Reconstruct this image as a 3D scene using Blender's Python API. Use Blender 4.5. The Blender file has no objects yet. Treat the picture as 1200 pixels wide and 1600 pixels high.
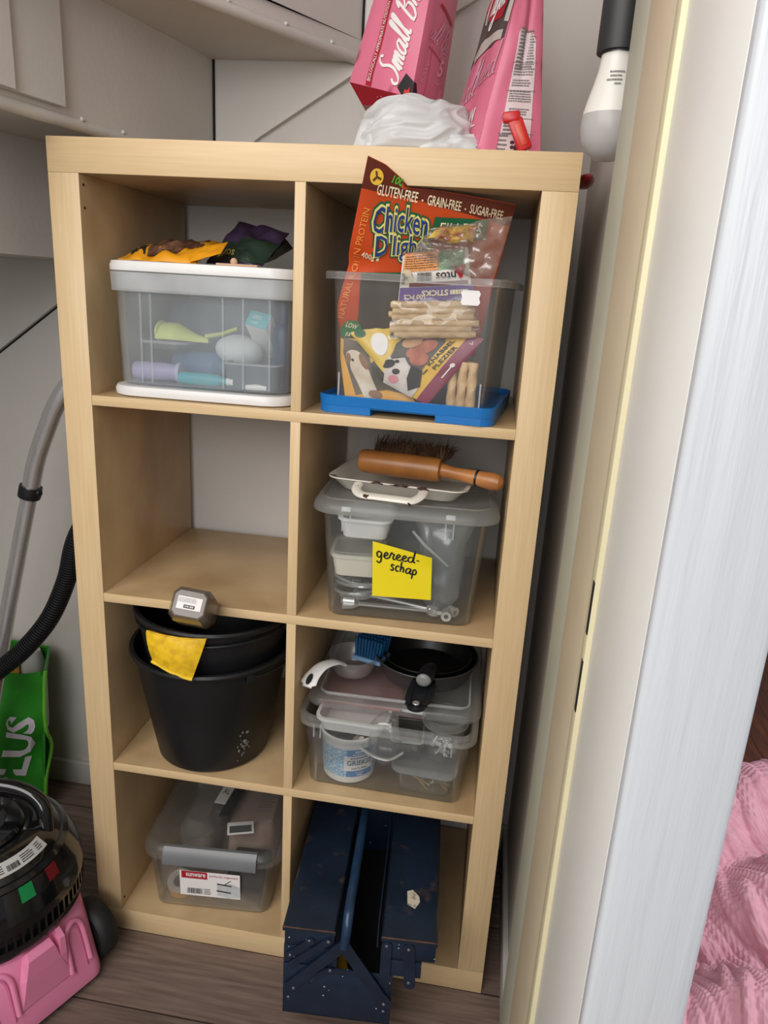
import bpy, bmesh, math, random
from math import sin, cos, pi, radians as RAD, sqrt
from mathutils import Vector as V, Matrix, Euler, noise as NZ

S = bpy.context.scene
COL = S.collection
rnd = random.Random(7)

# ------------------------------------------------------------------ camera
FPX = 1142.95                                    # focal length in pixels of the 1200x1600 frame
CAM_RIGHT = V((0.98664168, 0.1530819, 0.05571473))
CAM_DOWN = V((0.09691488, -0.2766712, -0.95606514))
CAM_FWD = V((-0.13094161, 0.9486933, -0.28781125))
CAM_POS = V((0.69978327, -1.11904815, 1.29390308))
cd = bpy.data.cameras.new('camera')
cam = bpy.data.objects.new('camera', cd)
COL.objects.link(cam)
cd.sensor_fit = 'VERTICAL'
cd.sensor_height = 36.0
cd.lens = FPX * 36.0 / 1600.0
cd.clip_start = 0.02
mw = Matrix.Identity(4)
for i in range(3):
    mw[i][0], mw[i][1], mw[i][2], mw[i][3] = CAM_RIGHT[i], -CAM_DOWN[i], -CAM_FWD[i], CAM_POS[i]
cam.matrix_world = mw
S.camera = cam

# ------------------------------------------------------------------ world, lights, exposure
S.view_settings.view_transform = 'Standard'
S.view_settings.look = 'None'
S.view_settings.exposure = 0.0
S.view_settings.gamma = 1.0
S.view_settings.use_curve_mapping = False
S.cycles.transparent_max_bounces = 40
S.cycles.max_bounces = 8
S.cycles.use_denoising = True
S.cycles.sample_clamp_indirect = 4.0
wd = bpy.data.worlds.new('world')
S.world = wd
wd.use_nodes = True
bg = wd.node_tree.nodes['Background']
bg.inputs[0].default_value = (0.93, 0.97, 1.0, 1)
bg.inputs[1].default_value = 0.20


def area_light(name, pos, target, size, size_y, energy, color):
    ld = bpy.data.lights.new(name, 'AREA')
    ld.shape = 'RECTANGLE'
    ld.size, ld.size_y, ld.energy, ld.color = size, size_y, energy, color
    lo = bpy.data.objects.new(name, ld)
    COL.objects.link(lo)
    lo.location = pos
    lo.rotation_euler = (V(target) - V(pos)).to_track_quat('-Z', 'Y').to_euler()
    return lo


# the hallway's ceiling light, frontal fill behind the camera, and an added blanket light
area_light('hall_ceiling_light', (-0.25, -1.85, 2.25), (0.40, 0.0, 0.85), 1.7, 1.7, 48, (1.0, 0.965, 0.92))
area_light('hall_front_fill', (0.75, -3.3, 1.75), (0.5, 0.0, 0.9), 1.2, 1.3, 28, (0.97, 0.98, 1.0))  # frontal fill from behind the camera; its source is unseen
area_light('blanket_fill_light', (2.7, -0.5, 1.9), (1.3, 0.15, 0.2), 1.0, 1.0, 34, (0.95, 0.97, 1.0))  # added only to brighten the blanket; no window is known there


# ------------------------------------------------------------------ helpers
def at(u, v, x=None, y=None, z=None):
    """3-D point at a known depth (a plane x=, y= or z=) that the photo shows at u, v."""
    d = CAM_RIGHT * ((u - 600) / FPX) + CAM_DOWN * ((v - 800) / FPX) + CAM_FWD
    for i, val in enumerate((x, y, z)):
        if val is not None:
            return CAM_POS + d * ((val - CAM_POS[i]) / d[i])


def lin(c):
    r = []
    for x in c[:3]:
        x = x / 255.0
        r.append(x / 12.92 if x <= 0.04045 else ((x + 0.055) / 1.055) ** 2.4)
    return tuple(r) + (1.0,)


def mat(name, rgb, rough=0.5, metal=0.0, spec=0.5, var=0.06, vscale=8.0, bump=0.0, bscale=60.0,
        stretch=(1, 1, 1), trans=0.0, coat=0.0, rgb2=None, ramp=(0.35, 0.65), detail=3.0, sss=0.0):
    m = bpy.data.materials.new(name)
    m.use_nodes = True
    nt = m.node_tree
    N, L = nt.nodes, nt.links
    p = N['Principled BSDF']
    p.inputs['Roughness'].default_value = rough
    p.inputs['Metallic'].default_value = metal
    p.inputs['Specular IOR Level'].default_value = spec
    p.inputs['Coat Weight'].default_value = coat
    c = lin(rgb)
    c2 = lin(rgb2) if rgb2 else tuple(max(0, x * (1 - var * 2)) for x in c[:3]) + (1,)
    tc = N.new('ShaderNodeTexCoord')
    mp = N.new('ShaderNodeMapping')
    mp.inputs['Scale'].default_value = stretch
    L.new(tc.outputs['Object'], mp.inputs['Vector'])
    nz = N.new('ShaderNodeTexNoise')
    nz.inputs['Scale'].default_value = vscale
    nz.inputs['Detail'].default_value = detail
    L.new(mp.outputs['Vector'], nz.inputs['Vector'])
    cr = N.new('ShaderNodeValToRGB')
    cr.color_ramp.elements[0].position, cr.color_ramp.elements[1].position = ramp
    cr.color_ramp.elements[0].color = c2
    cr.color_ramp.elements[1].color = c
    L.new(nz.outputs['Fac'], cr.inputs['Fac'])
    L.new(cr.outputs['Color'], p.inputs['Base Color'])
    if bump:
        n2 = N.new('ShaderNodeTexNoise')
        n2.inputs['Scale'].default_value = bscale
        n2.inputs['Detail'].default_value = 4
        L.new(mp.outputs['Vector'], n2.inputs['Vector'])
        bp = N.new('ShaderNodeBump')
        bp.inputs['Strength'].default_value = bump
        bp.inputs['Distance'].default_value = 0.004
        L.new(n2.outputs['Fac'], bp.inputs['Height'])
        L.new(bp.outputs['Normal'], p.inputs['Normal'])
    if trans:
        tr = N.new('ShaderNodeBsdfTranslucent')
        tr.inputs['Color'].default_value = c
        mx = N.new('ShaderNodeMixShader')
        mx.inputs[0].default_value = trans
        L.new(p.outputs[0], mx.inputs[1])
        L.new(tr.outputs[0], mx.inputs[2])
        L.new(mx.outputs[0], N['Material Output'].inputs['Surface'])
    return m


def clear(name, rgb=(225, 232, 235), alpha=0.08, rough=0.25, gloss=0.05, tint=(250, 252, 252)):
    """See-through plastic or film: mostly clear, a little milky, with a fresnel gloss."""
    m = bpy.data.materials.new(name)
    m.use_nodes = True
    N, L = m.node_tree.nodes, m.node_tree.links
    N.remove(N['Principled BSDF'])
    t = N.new('ShaderNodeBsdfTransparent')
    t.inputs['Color'].default_value = lin(tint)
    d = N.new('ShaderNodeBsdfDiffuse')
    d.inputs['Color'].default_value = lin(rgb)
    tl = N.new('ShaderNodeBsdfTranslucent')
    tl.inputs['Color'].default_value = lin(rgb)
    dm = N.new('ShaderNodeMixShader')
    dm.inputs[0].default_value = 0.5
    L.new(d.outputs[0], dm.inputs[1])
    L.new(tl.outputs[0], dm.inputs[2])
    a = N.new('ShaderNodeMixShader')
    tc = N.new('ShaderNodeTexCoord')
    nz = N.new('ShaderNodeTexNoise')
    nz.inputs['Scale'].default_value = 14
    L.new(tc.outputs['Object'], nz.inputs['Vector'])
    mr = N.new('ShaderNodeMapRange')
    mr.inputs['From Min'].default_value, mr.inputs['From Max'].default_value = 0.3, 0.7
    mr.inputs['To Min'].default_value, mr.inputs['To Max'].default_value = alpha * 0.8, alpha * 1.2
    L.new(nz.outputs['Fac'], mr.inputs['Value'])
    L.new(mr.outputs[0], a.inputs[0])
    L.new(t.outputs[0], a.inputs[1])
    L.new(dm.outputs[0], a.inputs[2])
    g = N.new('ShaderNodeBsdfGlossy')
    g.inputs['Roughness'].default_value = rough
    fr = N.new('ShaderNodeLayerWeight')
    fr.inputs['Blend'].default_value = 0.25
    ml = N.new('ShaderNodeMath')
    ml.operation = 'MULTIPLY_ADD'
    ml.inputs[1].default_value = 0.45
    ml.inputs[2].default_value = gloss
    L.new(fr.outputs['Fresnel'], ml.inputs[0])
    b = N.new('ShaderNodeMixShader')
    L.new(ml.outputs[0], b.inputs[0])
    L.new(a.outputs[0], b.inputs[1])
    L.new(g.outputs[0], b.inputs[2])
    L.new(b.outputs[0], N['Material Output'].inputs['Surface'])
    return m


def frame_to(p, d, up=(0, 0, 1)):
    """matrix whose Z runs along d, at p"""
    z = V(d).normalized()
    u = V(up)
    if abs(z.dot(u)) > 0.99:
        u = V((0, 1, 0))
    x = u.cross(z).normalized()
    y = z.cross(x)
    m = Matrix.Identity(4)
    for i in range(3):
        m[i][0], m[i][1], m[i][2], m[i][3] = x[i], y[i], z[i], p[i]
    return m


def rr_pts(w, d, r, seg=5, cx=0, cy=0):
    r = max(0.0005, min(r, w / 2 - 1e-4, d / 2 - 1e-4))
    out = []
    for k, (sx, sy) in enumerate(((1, -1), (1, 1), (-1, 1), (-1, -1))):
        ox, oy = sx * (w / 2 - r), sy * (d / 2 - r)
        a0 = -pi / 2 + k * pi / 2
        for j in range(seg + 1):
            a = a0 + (pi / 2) * j / seg
            out.append((cx + ox + r * cos(a), cy + oy + r * sin(a)))
    return out


class B:
    def __init__(s, m=None):
        s.v, s.f, s.mi = [], [], []
        s.m = m or Matrix.Identity(4)

    def add(s, vs, fs, mi=0):
        o = len(s.v)
        s.v += [s.m @ V(p) for p in vs]
        s.f += [tuple(i + o for i in f) for f in fs]
        s.mi += [mi] * len(fs)

    def box(s, c, d, mi=0, rot=None, bev=0.0, seg=2):
        bm = bmesh.new()
        bmesh.ops.create_cube(bm, size=1)
        for v in bm.verts:
            v.co = V((v.co.x * d[0], v.co.y * d[1], v.co.z * d[2]))
        if bev:
            bmesh.ops.bevel(bm, geom=bm.edges[:], offset=min(bev, min(d) * 0.45), segments=seg, affect='EDGES', profile=0.5)
        R = Euler(rot).to_matrix() if rot else Matrix.Identity(3)
        bm.verts.index_update()
        s.add([R @ v.co + V(c) for v in bm.verts], [[v.index for v in f.verts] for f in bm.faces], mi)
        bm.free()

    def bx(s, x0, x1, y0, y1, z0, z1, mi=0, bev=0.0):
        s.box(((x0 + x1) / 2, (y0 + y1) / 2, (z0 + z1) / 2), (abs(x1 - x0), abs(y1 - y0), abs(z1 - z0)), mi, None, bev)

    def rings(s, rings, mi=0, cap0=True, cap1=True, closed=True):
        n = len(rings[0])
        vs = [p for r in rings for p in r]
        fs = []
        for i in range(len(rings) - 1):
            for j in range(n if closed else n - 1):
                k = (j + 1) % n
                fs.append((i * n + j, i * n + k, (i + 1) * n + k, (i + 1) * n + j))
        if cap0:
            fs.append(tuple(reversed(range(n))))
        if cap1:
            fs.append(tuple((len(rings) - 1) * n + j for j in range(n)))
        s.add(vs, fs, mi)

    def tube(s, pts, r, n=10, mi=0, cap=True, up=(0, 0, 1), sq=1.0):
        pts = [V(p) for p in pts]
        rs = r if isinstance(r, (list, tuple)) else [r] * len(pts)
        rings, prev = [], None
        for i, p in enumerate(pts):
            d = (pts[min(i + 1, len(pts) - 1)] - pts[max(i - 1, 0)])
            if d.length < 1e-9:
                d = V((0, 0, 1))
            d.normalize()
            if prev is None:
                u = V(up)
                if abs(u.dot(d)) > 0.95:
                    u = V((1, 0, 0)) if abs(d.x) < 0.9 else V((0, 1, 0))
                x = u.cross(d).normalized()
            else:
                x = (prev - d * prev.dot(d)).normalized()
            prev = x
            y = d.cross(x)
            rings.append([p + (x * cos(2 * pi * k / n) + y * sin(2 * pi * k / n) * sq) * rs[i] for k in range(n)])
        s.rings(rings, mi, cap, cap)

    def lathe(s, prof, n=32, mi=0, m=None, cap0=False, cap1=False, a0=0.0):
        m = m or Matrix.Identity(4)
        rings = [[m @ V((r * cos(2 * pi * k / n + a0), r * sin(2 * pi * k / n + a0), z)) for k in range(n)] for r, z in prof]
        s.rings(rings, mi, cap0, cap1)

    def rr(s, prof, seg=5, mi=0, cap0=True, cap1=True, fn=None):
        """prof rows: (w, d, r, z[, cx, cy])"""
        rings = []
        for q in prof:
            w, d, r, z = q[:4]
            cx, cy = (q[4], q[5]) if len(q) > 4 else (0, 0)
            ring = [V((x, y, z)) for x, y in rr_pts(w, d, r, seg, cx, cy)]
            if fn:
                ring = [fn(p) for p in ring]
            rings.append(ring)
        s.rings(rings, mi, cap0, cap1)

    def grid(s, f, nu, nv, mi=0, flip=False):
        vs = [f(i / nu, j / nv) for j in range(nv + 1) for i in range(nu + 1)]
        fs = []
        for j in range(nv):
            for i in range(nu):
                a = j * (nu + 1) + i
                q = (a, a + 1, a + nu + 2, a + nu + 1)
                fs.append(tuple(reversed(q)) if flip else q)
        s.add(vs, fs, mi)

    def prism(s, pts, z0, z1, mi=0):
        n = len(pts)
        s.rings([[V((x, y, z0)) for x, y in pts], [V((x, y, z1)) for x, y in pts]], mi)

    def ball(s, c, r, mi=0, n=16, k=10, m=None):
        r = r if isinstance(r, (tuple, list)) else (r, r, r)
        vs, fs = [], []
        M3 = m or Matrix.Identity(3)
        for j in range(k + 1):
            t = pi * j / k
            for i in range(n):
                a = 2 * pi * i / n
                vs.append(V(c) + M3 @ V((r[0] * sin(t) * cos(a), r[1] * sin(t) * sin(a), -r[2] * cos(t))))
        for j in range(k):
            for i in range(n):
                i2 = (i + 1) % n
                fs.append((j * n + i, j * n + i2, (j + 1) * n + i2, (j + 1) * n + i))
        s.add(vs, fs, mi)

    def build(s, name, mats, parent=None, smooth=True, angle=38, weld=True, loc=None, rot=None, warp=None):
        me = bpy.data.meshes.new(name)
        vs = [warp(p) for p in s.v] if warp else s.v
        me.from_pydata([tuple(p) for p in vs], [], s.f)
        mats = mats if isinstance(mats, (list, tuple)) else [mats]
        for m in mats:
            me.materials.append(m)
        for p, k in zip(me.polygons, s.mi):
            p.material_index = k
            p.use_smooth = smooth
        if weld:
            bm = bmesh.new()
            bm.from_mesh(me)
            bmesh.ops.remove_doubles(bm, verts=bm.verts[:], dist=2e-5)
            bmesh.ops.recalc_face_normals(bm, faces=bm.faces[:])
            bm.to_mesh(me)
            bm.free()
        if smooth:
            me.set_sharp_from_angle(angle=RAD(angle))
        me.update()
        o = bpy.data.objects.new(name, me)
        COL.objects.link(o)
        if parent:
            o.parent = parent
        if loc is not None:
            o.location = loc
        if rot is not None:
            o.rotation_euler = rot
        return o


def tag(o, label=None, cat=None, group=None, kind=None):
    if label: o['label'] = label
    if cat: o['category'] = cat
    if group: o['group'] = group
    if kind: o['kind'] = kind
    return o


def thing(name, label, cat, loc=(0, 0, 0), rz=0.0, group=None, rot=None):
    o = bpy.data.objects.new(name, None)
    COL.objects.link(o)
    o.empty_display_size = 0.03
    o.location = loc
    o.rotation_euler = rot if rot else (0, 0, rz)
    return tag(o, label, cat, group)


def copy_tree(o, parent=None):
    c = o.copy()
    COL.objects.link(c)
    if parent:
        c.parent = parent
    for ch in list(o.children):
        copy_tree(ch, c)
    return c


def structure(o):
    o['kind'] = 'structure'
    return o


class Surf:
    """a bulged four-cornered sheet; decals sit on it in metres from its lower-left corner or in fractions"""
    def __init__(s, P00, P10, P11, P01, bulge=0.0, fn=None, flip=False):
        s.P = [V(p) for p in (P00, P10, P11, P01)]
        s.Lu = ((s.P[1] - s.P[0]).length + (s.P[2] - s.P[3]).length) / 2
        s.Lv = ((s.P[3] - s.P[0]).length + (s.P[2] - s.P[1]).length) / 2
        s.n = ((s.P[1] - s.P[0]) + (s.P[2] - s.P[3])).cross((s.P[3] - s.P[0]) + (s.P[2] - s.P[1])).normalized()
        if flip:
            s.n = -s.n
        s.b, s.fn, s.post = bulge, fn, None

    def __call__(s, u, v):
        P = s.P
        p = P[0] * (1 - u) * (1 - v) + P[1] * u * (1 - v) + P[2] * u * v + P[3] * (1 - u) * v
        uu, vv = min(max(u, 0), 1), min(max(v, 0), 1)
        h = s.b * (max(0.0, sin(pi * uu)) ** 0.6) * (max(0.0, sin(pi * vv)) ** 0.6)
        if s.fn:
            h += s.fn(u, v)
        p = p + s.n * h
        return s.post(p) if s.post else p

    def off(s, u, v, o):
        e = 1e-3
        a = s(u + e, v) - s(u - e, v)
        c = s(u, v + e) - s(u, v - e)
        n = a.cross(c)
        n = n.normalized() if n.length > 1e-12 else s.n.copy()
        if n.dot(s.n) < 0:
            n = -n
        return s(u, v) + n * o


def text_geo(txt, bold=0.0, shear=0.0, res=2, space=1.0):
    cu = bpy.data.curves.new('t', 'FONT')
    cu.body = txt
    cu.size = 1
    cu.offset = bold
    cu.shear = shear
    cu.space_character = space
    cu.space_line = 0.9
    cu.align_x = 'CENTER'
    cu.resolution_u = res
    o = bpy.data.objects.new('t', cu)
    me = bpy.data.meshes.new_from_object(o)
    vs = [(v.co.x, v.co.y) for v in me.vertices]
    fs = [tuple(p.vertices) for p in me.polygons]
    bpy.data.objects.remove(o)
    bpy.data.curves.remove(cu)
    bpy.data.meshes.remove(me)
    x0, x1 = min(p[0] for p in vs), max(p[0] for p in vs)
    y0, y1 = min(p[1] for p in vs), max(p[1] for p in vs)
    return [((p[0] - (x0 + x1) / 2) / (x1 - x0), (p[1] - (y0 + y1) / 2) / (y1 - y0)) for p in vs], fs


def d_map(b, sf, pts, fs, c, ang, o, mi):
    ca, sa = cos(ang), sin(ang)
    vs = []
    for x, y in pts:
        u = c[0] + (x * ca - y * sa) / sf.Lu
        v = c[1] + (x * sa + y * ca) / sf.Lv
        vs.append(sf.off(u, v, o))
    b.add(vs, fs, mi)


def d_text(b, sf, txt, c, w, h, ang=0.0, o=0.0009, mi=0, bold=0.0, shear=0.0, res=2, arc=0.0, taper=0.0):
    vs, fs = text_geo(txt, bold, shear, res)
    pts = [(x * w, y * h * (1 + taper * x) + arc * (0.25 - x * x) * 4 * h) for x, y in vs]
    d_map(b, sf, pts, fs, c, ang, o, mi)


def d_rect(b, sf, c, w, h, ang=0.0, o=0.0005, mi=0, nu=6, nv=6, skew=0.0):
    pts = [((i / nu - 0.5) * w + skew * (j / nv - 0.5) * h, (j / nv - 0.5) * h) for j in range(nv + 1) for i in range(nu + 1)]
    fs = [(j * (nu + 1) + i, j * (nu + 1) + i + 1, (j + 1) * (nu + 1) + i + 1, (j + 1) * (nu + 1) + i) for j in range(nv) for i in range(nu)]
    d_map(b, sf, pts, fs, c, ang, o, mi)


def d_poly(b, sf, poly, c=None, o=0.0005, mi=0, k=4, metric=False):
    """star-shaped polygon in fractions of the sheet (or metres about c)"""
    if metric:
        poly = [(c[0] + x / sf.Lu, c[1] + y / sf.Lv) for x, y in poly]
        cc = c
    else:
        cc = c or (sum(p[0] for p in poly) / len(poly), sum(p[1] for p in poly) / len(poly))
    dense = []
    n = len(poly)
    for i in range(n):
        a, d = poly[i], poly[(i + 1) % n]
        m = max(1, int(sqrt(((a[0] - d[0]) * sf.Lu) ** 2 + ((a[1] - d[1]) * sf.Lv) ** 2) / 0.012))
        for j in range(m):
            t = j / m
            dense.append((a[0] + (d[0] - a[0]) * t, a[1] + (d[1] - a[1]) * t))
    n = len(dense)
    vs = [sf.off(cc[0], cc[1], o)]
    for r in range(1, k + 1):
        t = r / k
        vs += [sf.off(cc[0] + (p[0] - cc[0]) * t, cc[1] + (p[1] - cc[1]) * t, o) for p in dense]
    fs = [(0, 1 + i, 1 + (i + 1) % n) for i in range(n)]
    for r in range(k - 1):
        for i in range(n):
            i2 = (i + 1) % n
            fs.append((1 + r * n + i, 1 + (r + 1) * n + i, 1 + (r + 1) * n + i2, 1 + r * n + i2))
    b.add(vs, fs, mi)


def d_disc(b, sf, c, rx, ry=None, o=0.0005, mi=0, n=20, ang=0.0):
    ry = ry or rx
    d_poly(b, sf, [(rx * cos(2 * pi * i / n) * cos(ang) - ry * sin(2 * pi * i / n) * sin(ang),
                    rx * cos(2 * pi * i / n) * sin(ang) + ry * sin(2 * pi * i / n) * cos(ang)) for i in range(n)], c, o, mi, 3, True)


STROKES = {
    'S': (1.5, [[(1.5, 1.9), (1.25, 2.2), (.85, 2.1), (.75, 1.7), (1.1, 1.2), (1.2, .7), (.8, .15), (.3, .1), (.05, .45), (.3, .7)]]),
    'm': (1.3, [[(-.1, .15), (.15, .85), (.28, .95), (.25, .5), (.15, 0)], [(.18, .3), (.5, .9), (.68, .9), (.62, .4), (.55, 0)], [(.58, .3), (.9, .9), (1.08, .9), (1.02, .4), (1.05, .05), (1.3, .15)]]),
    'n': (0.9, [[(-.1, .15), (.15, .85), (.28, .95), (.25, .5), (.15, 0)], [(.18, .3), (.5, .9), (.68, .9), (.62, .4), (.65, .05), (.9, .15)]]),
    'a': (1.1, [[(.85, .8), (.55, .95), (.2, .7), (.1, .3), (.3, .02), (.6, .2), (.85, .8)], [(.88, .95), (.78, .3), (.9, .02), (1.15, .15)]]),
    'l': (.62, [[(0, .15), (.35, 1.0), (.6, 2.0), (.45, 2.25), (.3, 1.8), (.25, .6), (.35, .05), (.65, .15)]]),
    'B': (1.4, [[(.5, 2.1), (.35, 1.2), (.15, 0)], [(.1, 1.7), (.5, 2.2), (1.1, 2.15), (1.15, 1.6), (.6, 1.15), (1.1, .95), (1.1, .35), (.6, .0), (.15, .15)]]),
    'r': (.85, [[(0, .1), (.3, .95), (.4, 1.05), (.5, .9), (.7, .85), (.55, .3), (.65, .03), (.9, .15)]]),
    'e': (.8, [[(0, .25), (.45, .5), (.65, .8), (.45, .95), (.2, .65), (.2, .2), (.45, .02), (.85, .2)]]),
    'd': (1.15, [[(.8, .8), (.5, .95), (.15, .65), (.15, .2), (.4, .02), (.7, .3), (.95, 1.4), (1.05, 2.2)], [(1.05, 2.2), (.85, .7), (.85, .1), (1.1, .1)]]),
    'O': (1.7, [[(.9, 2.15), (.35, 1.8), (.1, .9), (.4, .1), (1.0, .1), (1.5, .9), (1.4, 1.8), (.9, 2.15), (.7, 1.9)]]),
    'i': (.6, [[(0, .1), (.25, .9), (.2, .2), (.35, .02), (.6, .15)], [(.3, 1.35), (.34, 1.42)]]),
    'j': (.5, [[(0, .2), (.3, .95), (.15, -.6), (-.1, -.9), (-.25, -.6), (.4, .1)], [(.36, 1.35), (.4, 1.42)]]),
    'g': (.85, [[(.6, .8), (.3, .95), (.05, .6), (.15, .15), (.45, .1), (.62, .5), (.65, .9)], [(.65, .9), (.6, -.4), (.3, -.75), (.0, -.5)]]),
    's': (.8, [[(.6, .85), (.3, .98), (.12, .75), (.35, .5), (.55, .25), (.3, .02), (.02, .12)]]),
    'c': (.75, [[(.6, .8), (.3, .95), (.05, .5), (.25, .05), (.6, .15)]]),
    'h': (.85, [[(.1, 1.9), (.08, 0)], [(.1, .5), (.35, .9), (.55, .7), (.55, 0)]]),
    'p': (.85, [[(.1, .9), (.08, -.8)], [(.1, .7), (.4, .95), (.65, .5), (.4, .05), (.1, .2)]]),
    '-': (.6, [[(.05, .5), (.45, .52)]]),
    ' ': (.7, []),
}


def d_script(b, sf, txt, c, w, h, ang=0.0, o=0.0012, wd=0.0016, slant=0.25, mi=0, contrast=0.6):
    """written lettering: each pen stroke is a ribbon of varying width; w total width, h the height of a tall letter"""
    tot = sum(STROKES[k][0] for k in txt)
    sx, sy = w / tot, h / 2.2
    ca, sa = cos(ang), sin(ang)
    x0 = -w / 2
    for ch in txt:
        adv, strokes = STROKES[ch]
        for st_ in strokes:
            q = smooth_path([(x0 + px * sx + py * sy * slant, (py - 1.0) * sy, 0) for px, py in st_], 5)
            vs, fs = [], []
            n = len(q)
            for i, p in enumerate(q):
                d = q[min(n - 1, i + 1)] - q[max(0, i - 1)]
                d = d.normalized() if d.length > 1e-9 else V((1, 0, 0))
                ww = wd / 2 * ((1 - contrast) + contrast * abs(d.y)) * (0.55 if i in (0, n - 1) else 1)
                for s_ in (1, -1):
                    x, y = p.x - d.y * ww * s_, p.y + d.x * ww * s_
                    vs.append(sf.off(c[0] + (x * ca - y * sa) / sf.Lu, c[1] + (x * sa + y * ca) / sf.Lv, o))
            for i in range(n - 1):
                fs.append((2 * i, 2 * i + 1, 2 * i + 3, 2 * i + 2))
            b.add(vs, fs, mi)
        x0 += adv * sx


def d_lines(b, sf, c, w, h, n, ang=0.0, o=0.0009, mi=0, fill=0.45, seed=1):
    """rows of illegible small print"""
    r = random.Random(seed)
    ca, sa = cos(ang), sin(ang)
    for i in range(n):
        y = (0.5 - (i + 0.5) / n) * h
        ww = w * (0.8 + 0.2 * r.random())
        x = -w / 2
        while x < -w / 2 + ww:
            l = min((0.04 + 0.1 * r.random()) * w, -w / 2 + ww - x)
            xc = x + l / 2
            d_rect(b, sf, (c[0] + (xc * ca - y * sa) / sf.Lu, c[1] + (xc * sa + y * ca) / sf.Lv), l, h / n * fill, ang, o, mi, 2, 1)
            x += l + 0.02 * w


def d_barcode(b, sf, c, w, h, ang=0.0, o=0.0009, mi=0, n=22, seed=3):
    r = random.Random(seed)
    ca, sa = cos(ang), sin(ang)
    x = -w / 2
    while x < w / 2:
        bw = w / n * (0.3 + 0.7 * r.random())
        d_rect(b, sf, (c[0] + (x + bw / 2) * ca / sf.Lu, c[1] + (x + bw / 2) * sa / sf.Lv), bw, h, ang, o, mi, 1, 2)
        x += bw + w / n * (0.3 + 0.6 * r.random())


def wob(amp, sc, seed=0.0):
    return lambda u, v: amp * NZ.noise(V((u * sc + seed, v * sc - seed, seed * 1.7))) * min(1, 6 * min(max(u, 0), max(1 - u, 0)) + 0.15) * min(1, 6 * min(max(v, 0), max(1 - v, 0)) + 0.15)


def pouch(name, mats, sf, th, nu=18, nv=18, parent=None, backmi=0, vmax=None):
    """soft bag: front sheet sf plus a back sheet th behind it, closed at the edges"""
    b = B()
    w = (lambda u, v: (u, v * vmax(u))) if vmax else (lambda u, v: (u, v))
    b.grid(lambda u, v: sf(*w(u, v)), nu, nv, 0)
    def back(u, v):
        e = (max(0.0, sin(pi * u)) ** 0.6) * (max(0.0, sin(pi * v)) ** 0.6)
        p = sf(*w(u, v)) - sf.n * (0.0012 + th * e)
        return sf.post(p) if sf.post else p
    b.grid(back, nu, nv, backmi, True)
    for e in range(4):
        def edge(t, k, e=e):
            u, v = ((t, 0), (1, t), (t, 1), (0, t))[e]
            return sf(*w(u, v)) if k == 0 else back(u, v)
        b.grid(edge, nu if e in (0, 2) else nv, 1, 0)
    return b.build(name, mats, parent, angle=60)


def smooth_path(pts, n=8):
    """Catmull-Rom through pts"""
    P = [V(p) for p in pts]
    P = [P[0] * 2 - P[1]] + P + [P[-1] * 2 - P[-2]]
    out = []
    for i in range(1, len(P) - 2):
        for k in range(n):
            t = k / n
            a, b_, c, d = P[i - 1], P[i], P[i + 1], P[i + 2]
            out.append(0.5 * ((2 * b_) + (c - a) * t + (2 * a - 5 * b_ + 4 * c - d) * t * t + (3 * b_ - a - 3 * c + d) * t ** 3))
    out.append(P[-2])
    return out

# ------------------------------------------------------------------ materials of the place
M_WALL = mat('white_wall_paint', (205, 200, 194), 0.75, var=0.03, vscale=3, bump=0.15, bscale=180)
M_STAIR = mat('white_stair_paint', (206, 202, 196), 0.55, var=0.03, vscale=4, bump=0.12, bscale=90)
M_CASING = mat('brushed_white_gloss_paint', (198, 201, 206), 0.35, var=0.02, vscale=20, bump=0.5, bscale=70, stretch=(1, 1, 0.07))
M_JAMB = mat('off_white_jamb_paint', (242, 240, 236), 0.4, var=0.02, vscale=6)
M_CREAM = mat('old_cream_paint', (214, 198, 170), 0.5, var=0.03, vscale=8)
M_CREAM2 = mat('pale_yellow_cream_paint', (218, 208, 172), 0.45, var=0.03, vscale=8)
M_SEAL = mat('grey_green_rebate_paint', (190, 190, 172), 0.5, var=0.06, vscale=5)
M_GAP = mat('dark_crack', (18, 16, 15), 0.9)
M_BASE = mat('baseboard_paint', (190, 188, 184), 0.5, var=0.03)


def plank_mat(name, c1, c2, w, l, axis_x=True, gap=(30, 24, 20)):
    m = mat(name, c1, 0.5, bump=0.1, bscale=40, stretch=(1.5, 22, 1) if axis_x else (22, 1.5, 1), rgb2=c2, vscale=5, detail=8, ramp=(0.3, 0.7))
    N, L = m.node_tree.nodes, m.node_tree.links
    p = N['Principled BSDF']
    src = p.inputs['Base Color'].links[0].from_socket
    tc = N.new('ShaderNodeTexCoord')
    mp = N.new('ShaderNodeMapping')
    if not axis_x:
        mp.inputs['Rotation'].default_value = (0, 0, pi / 2)
    L.new(tc.outputs['Object'], mp.inputs['Vector'])
    br = N.new('ShaderNodeTexBrick')
    br.offset = 0.37
    br.inputs['Scale'].default_value = 1
    br.inputs['Brick Width'].default_value = l
    br.inputs['Row Height'].default_value = w
    br.inputs['Mortar Size'].default_value = 0.0016
    br.inputs['Color1'].default_value = (1, 1, 1, 1)
    br.inputs['Color2'].default_value = (0.72, 0.72, 0.72, 1)
    br.inputs['Mortar'].default_value = (0.18, 0.15, 0.13, 1)
    L.new(mp.outputs['Vector'], br.inputs['Vector'])
    mx = N.new('ShaderNodeMix')
    mx.data_type = 'RGBA'
    mx.blend_type = 'MULTIPLY'
    mx.inputs[0].default_value = 1
    L.new(src, mx.inputs[6])
    L.new(br.outputs['Color'], mx.inputs[7])
    L.new(mx.outputs[2], p.inputs['Base Color'])
    return m


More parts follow.
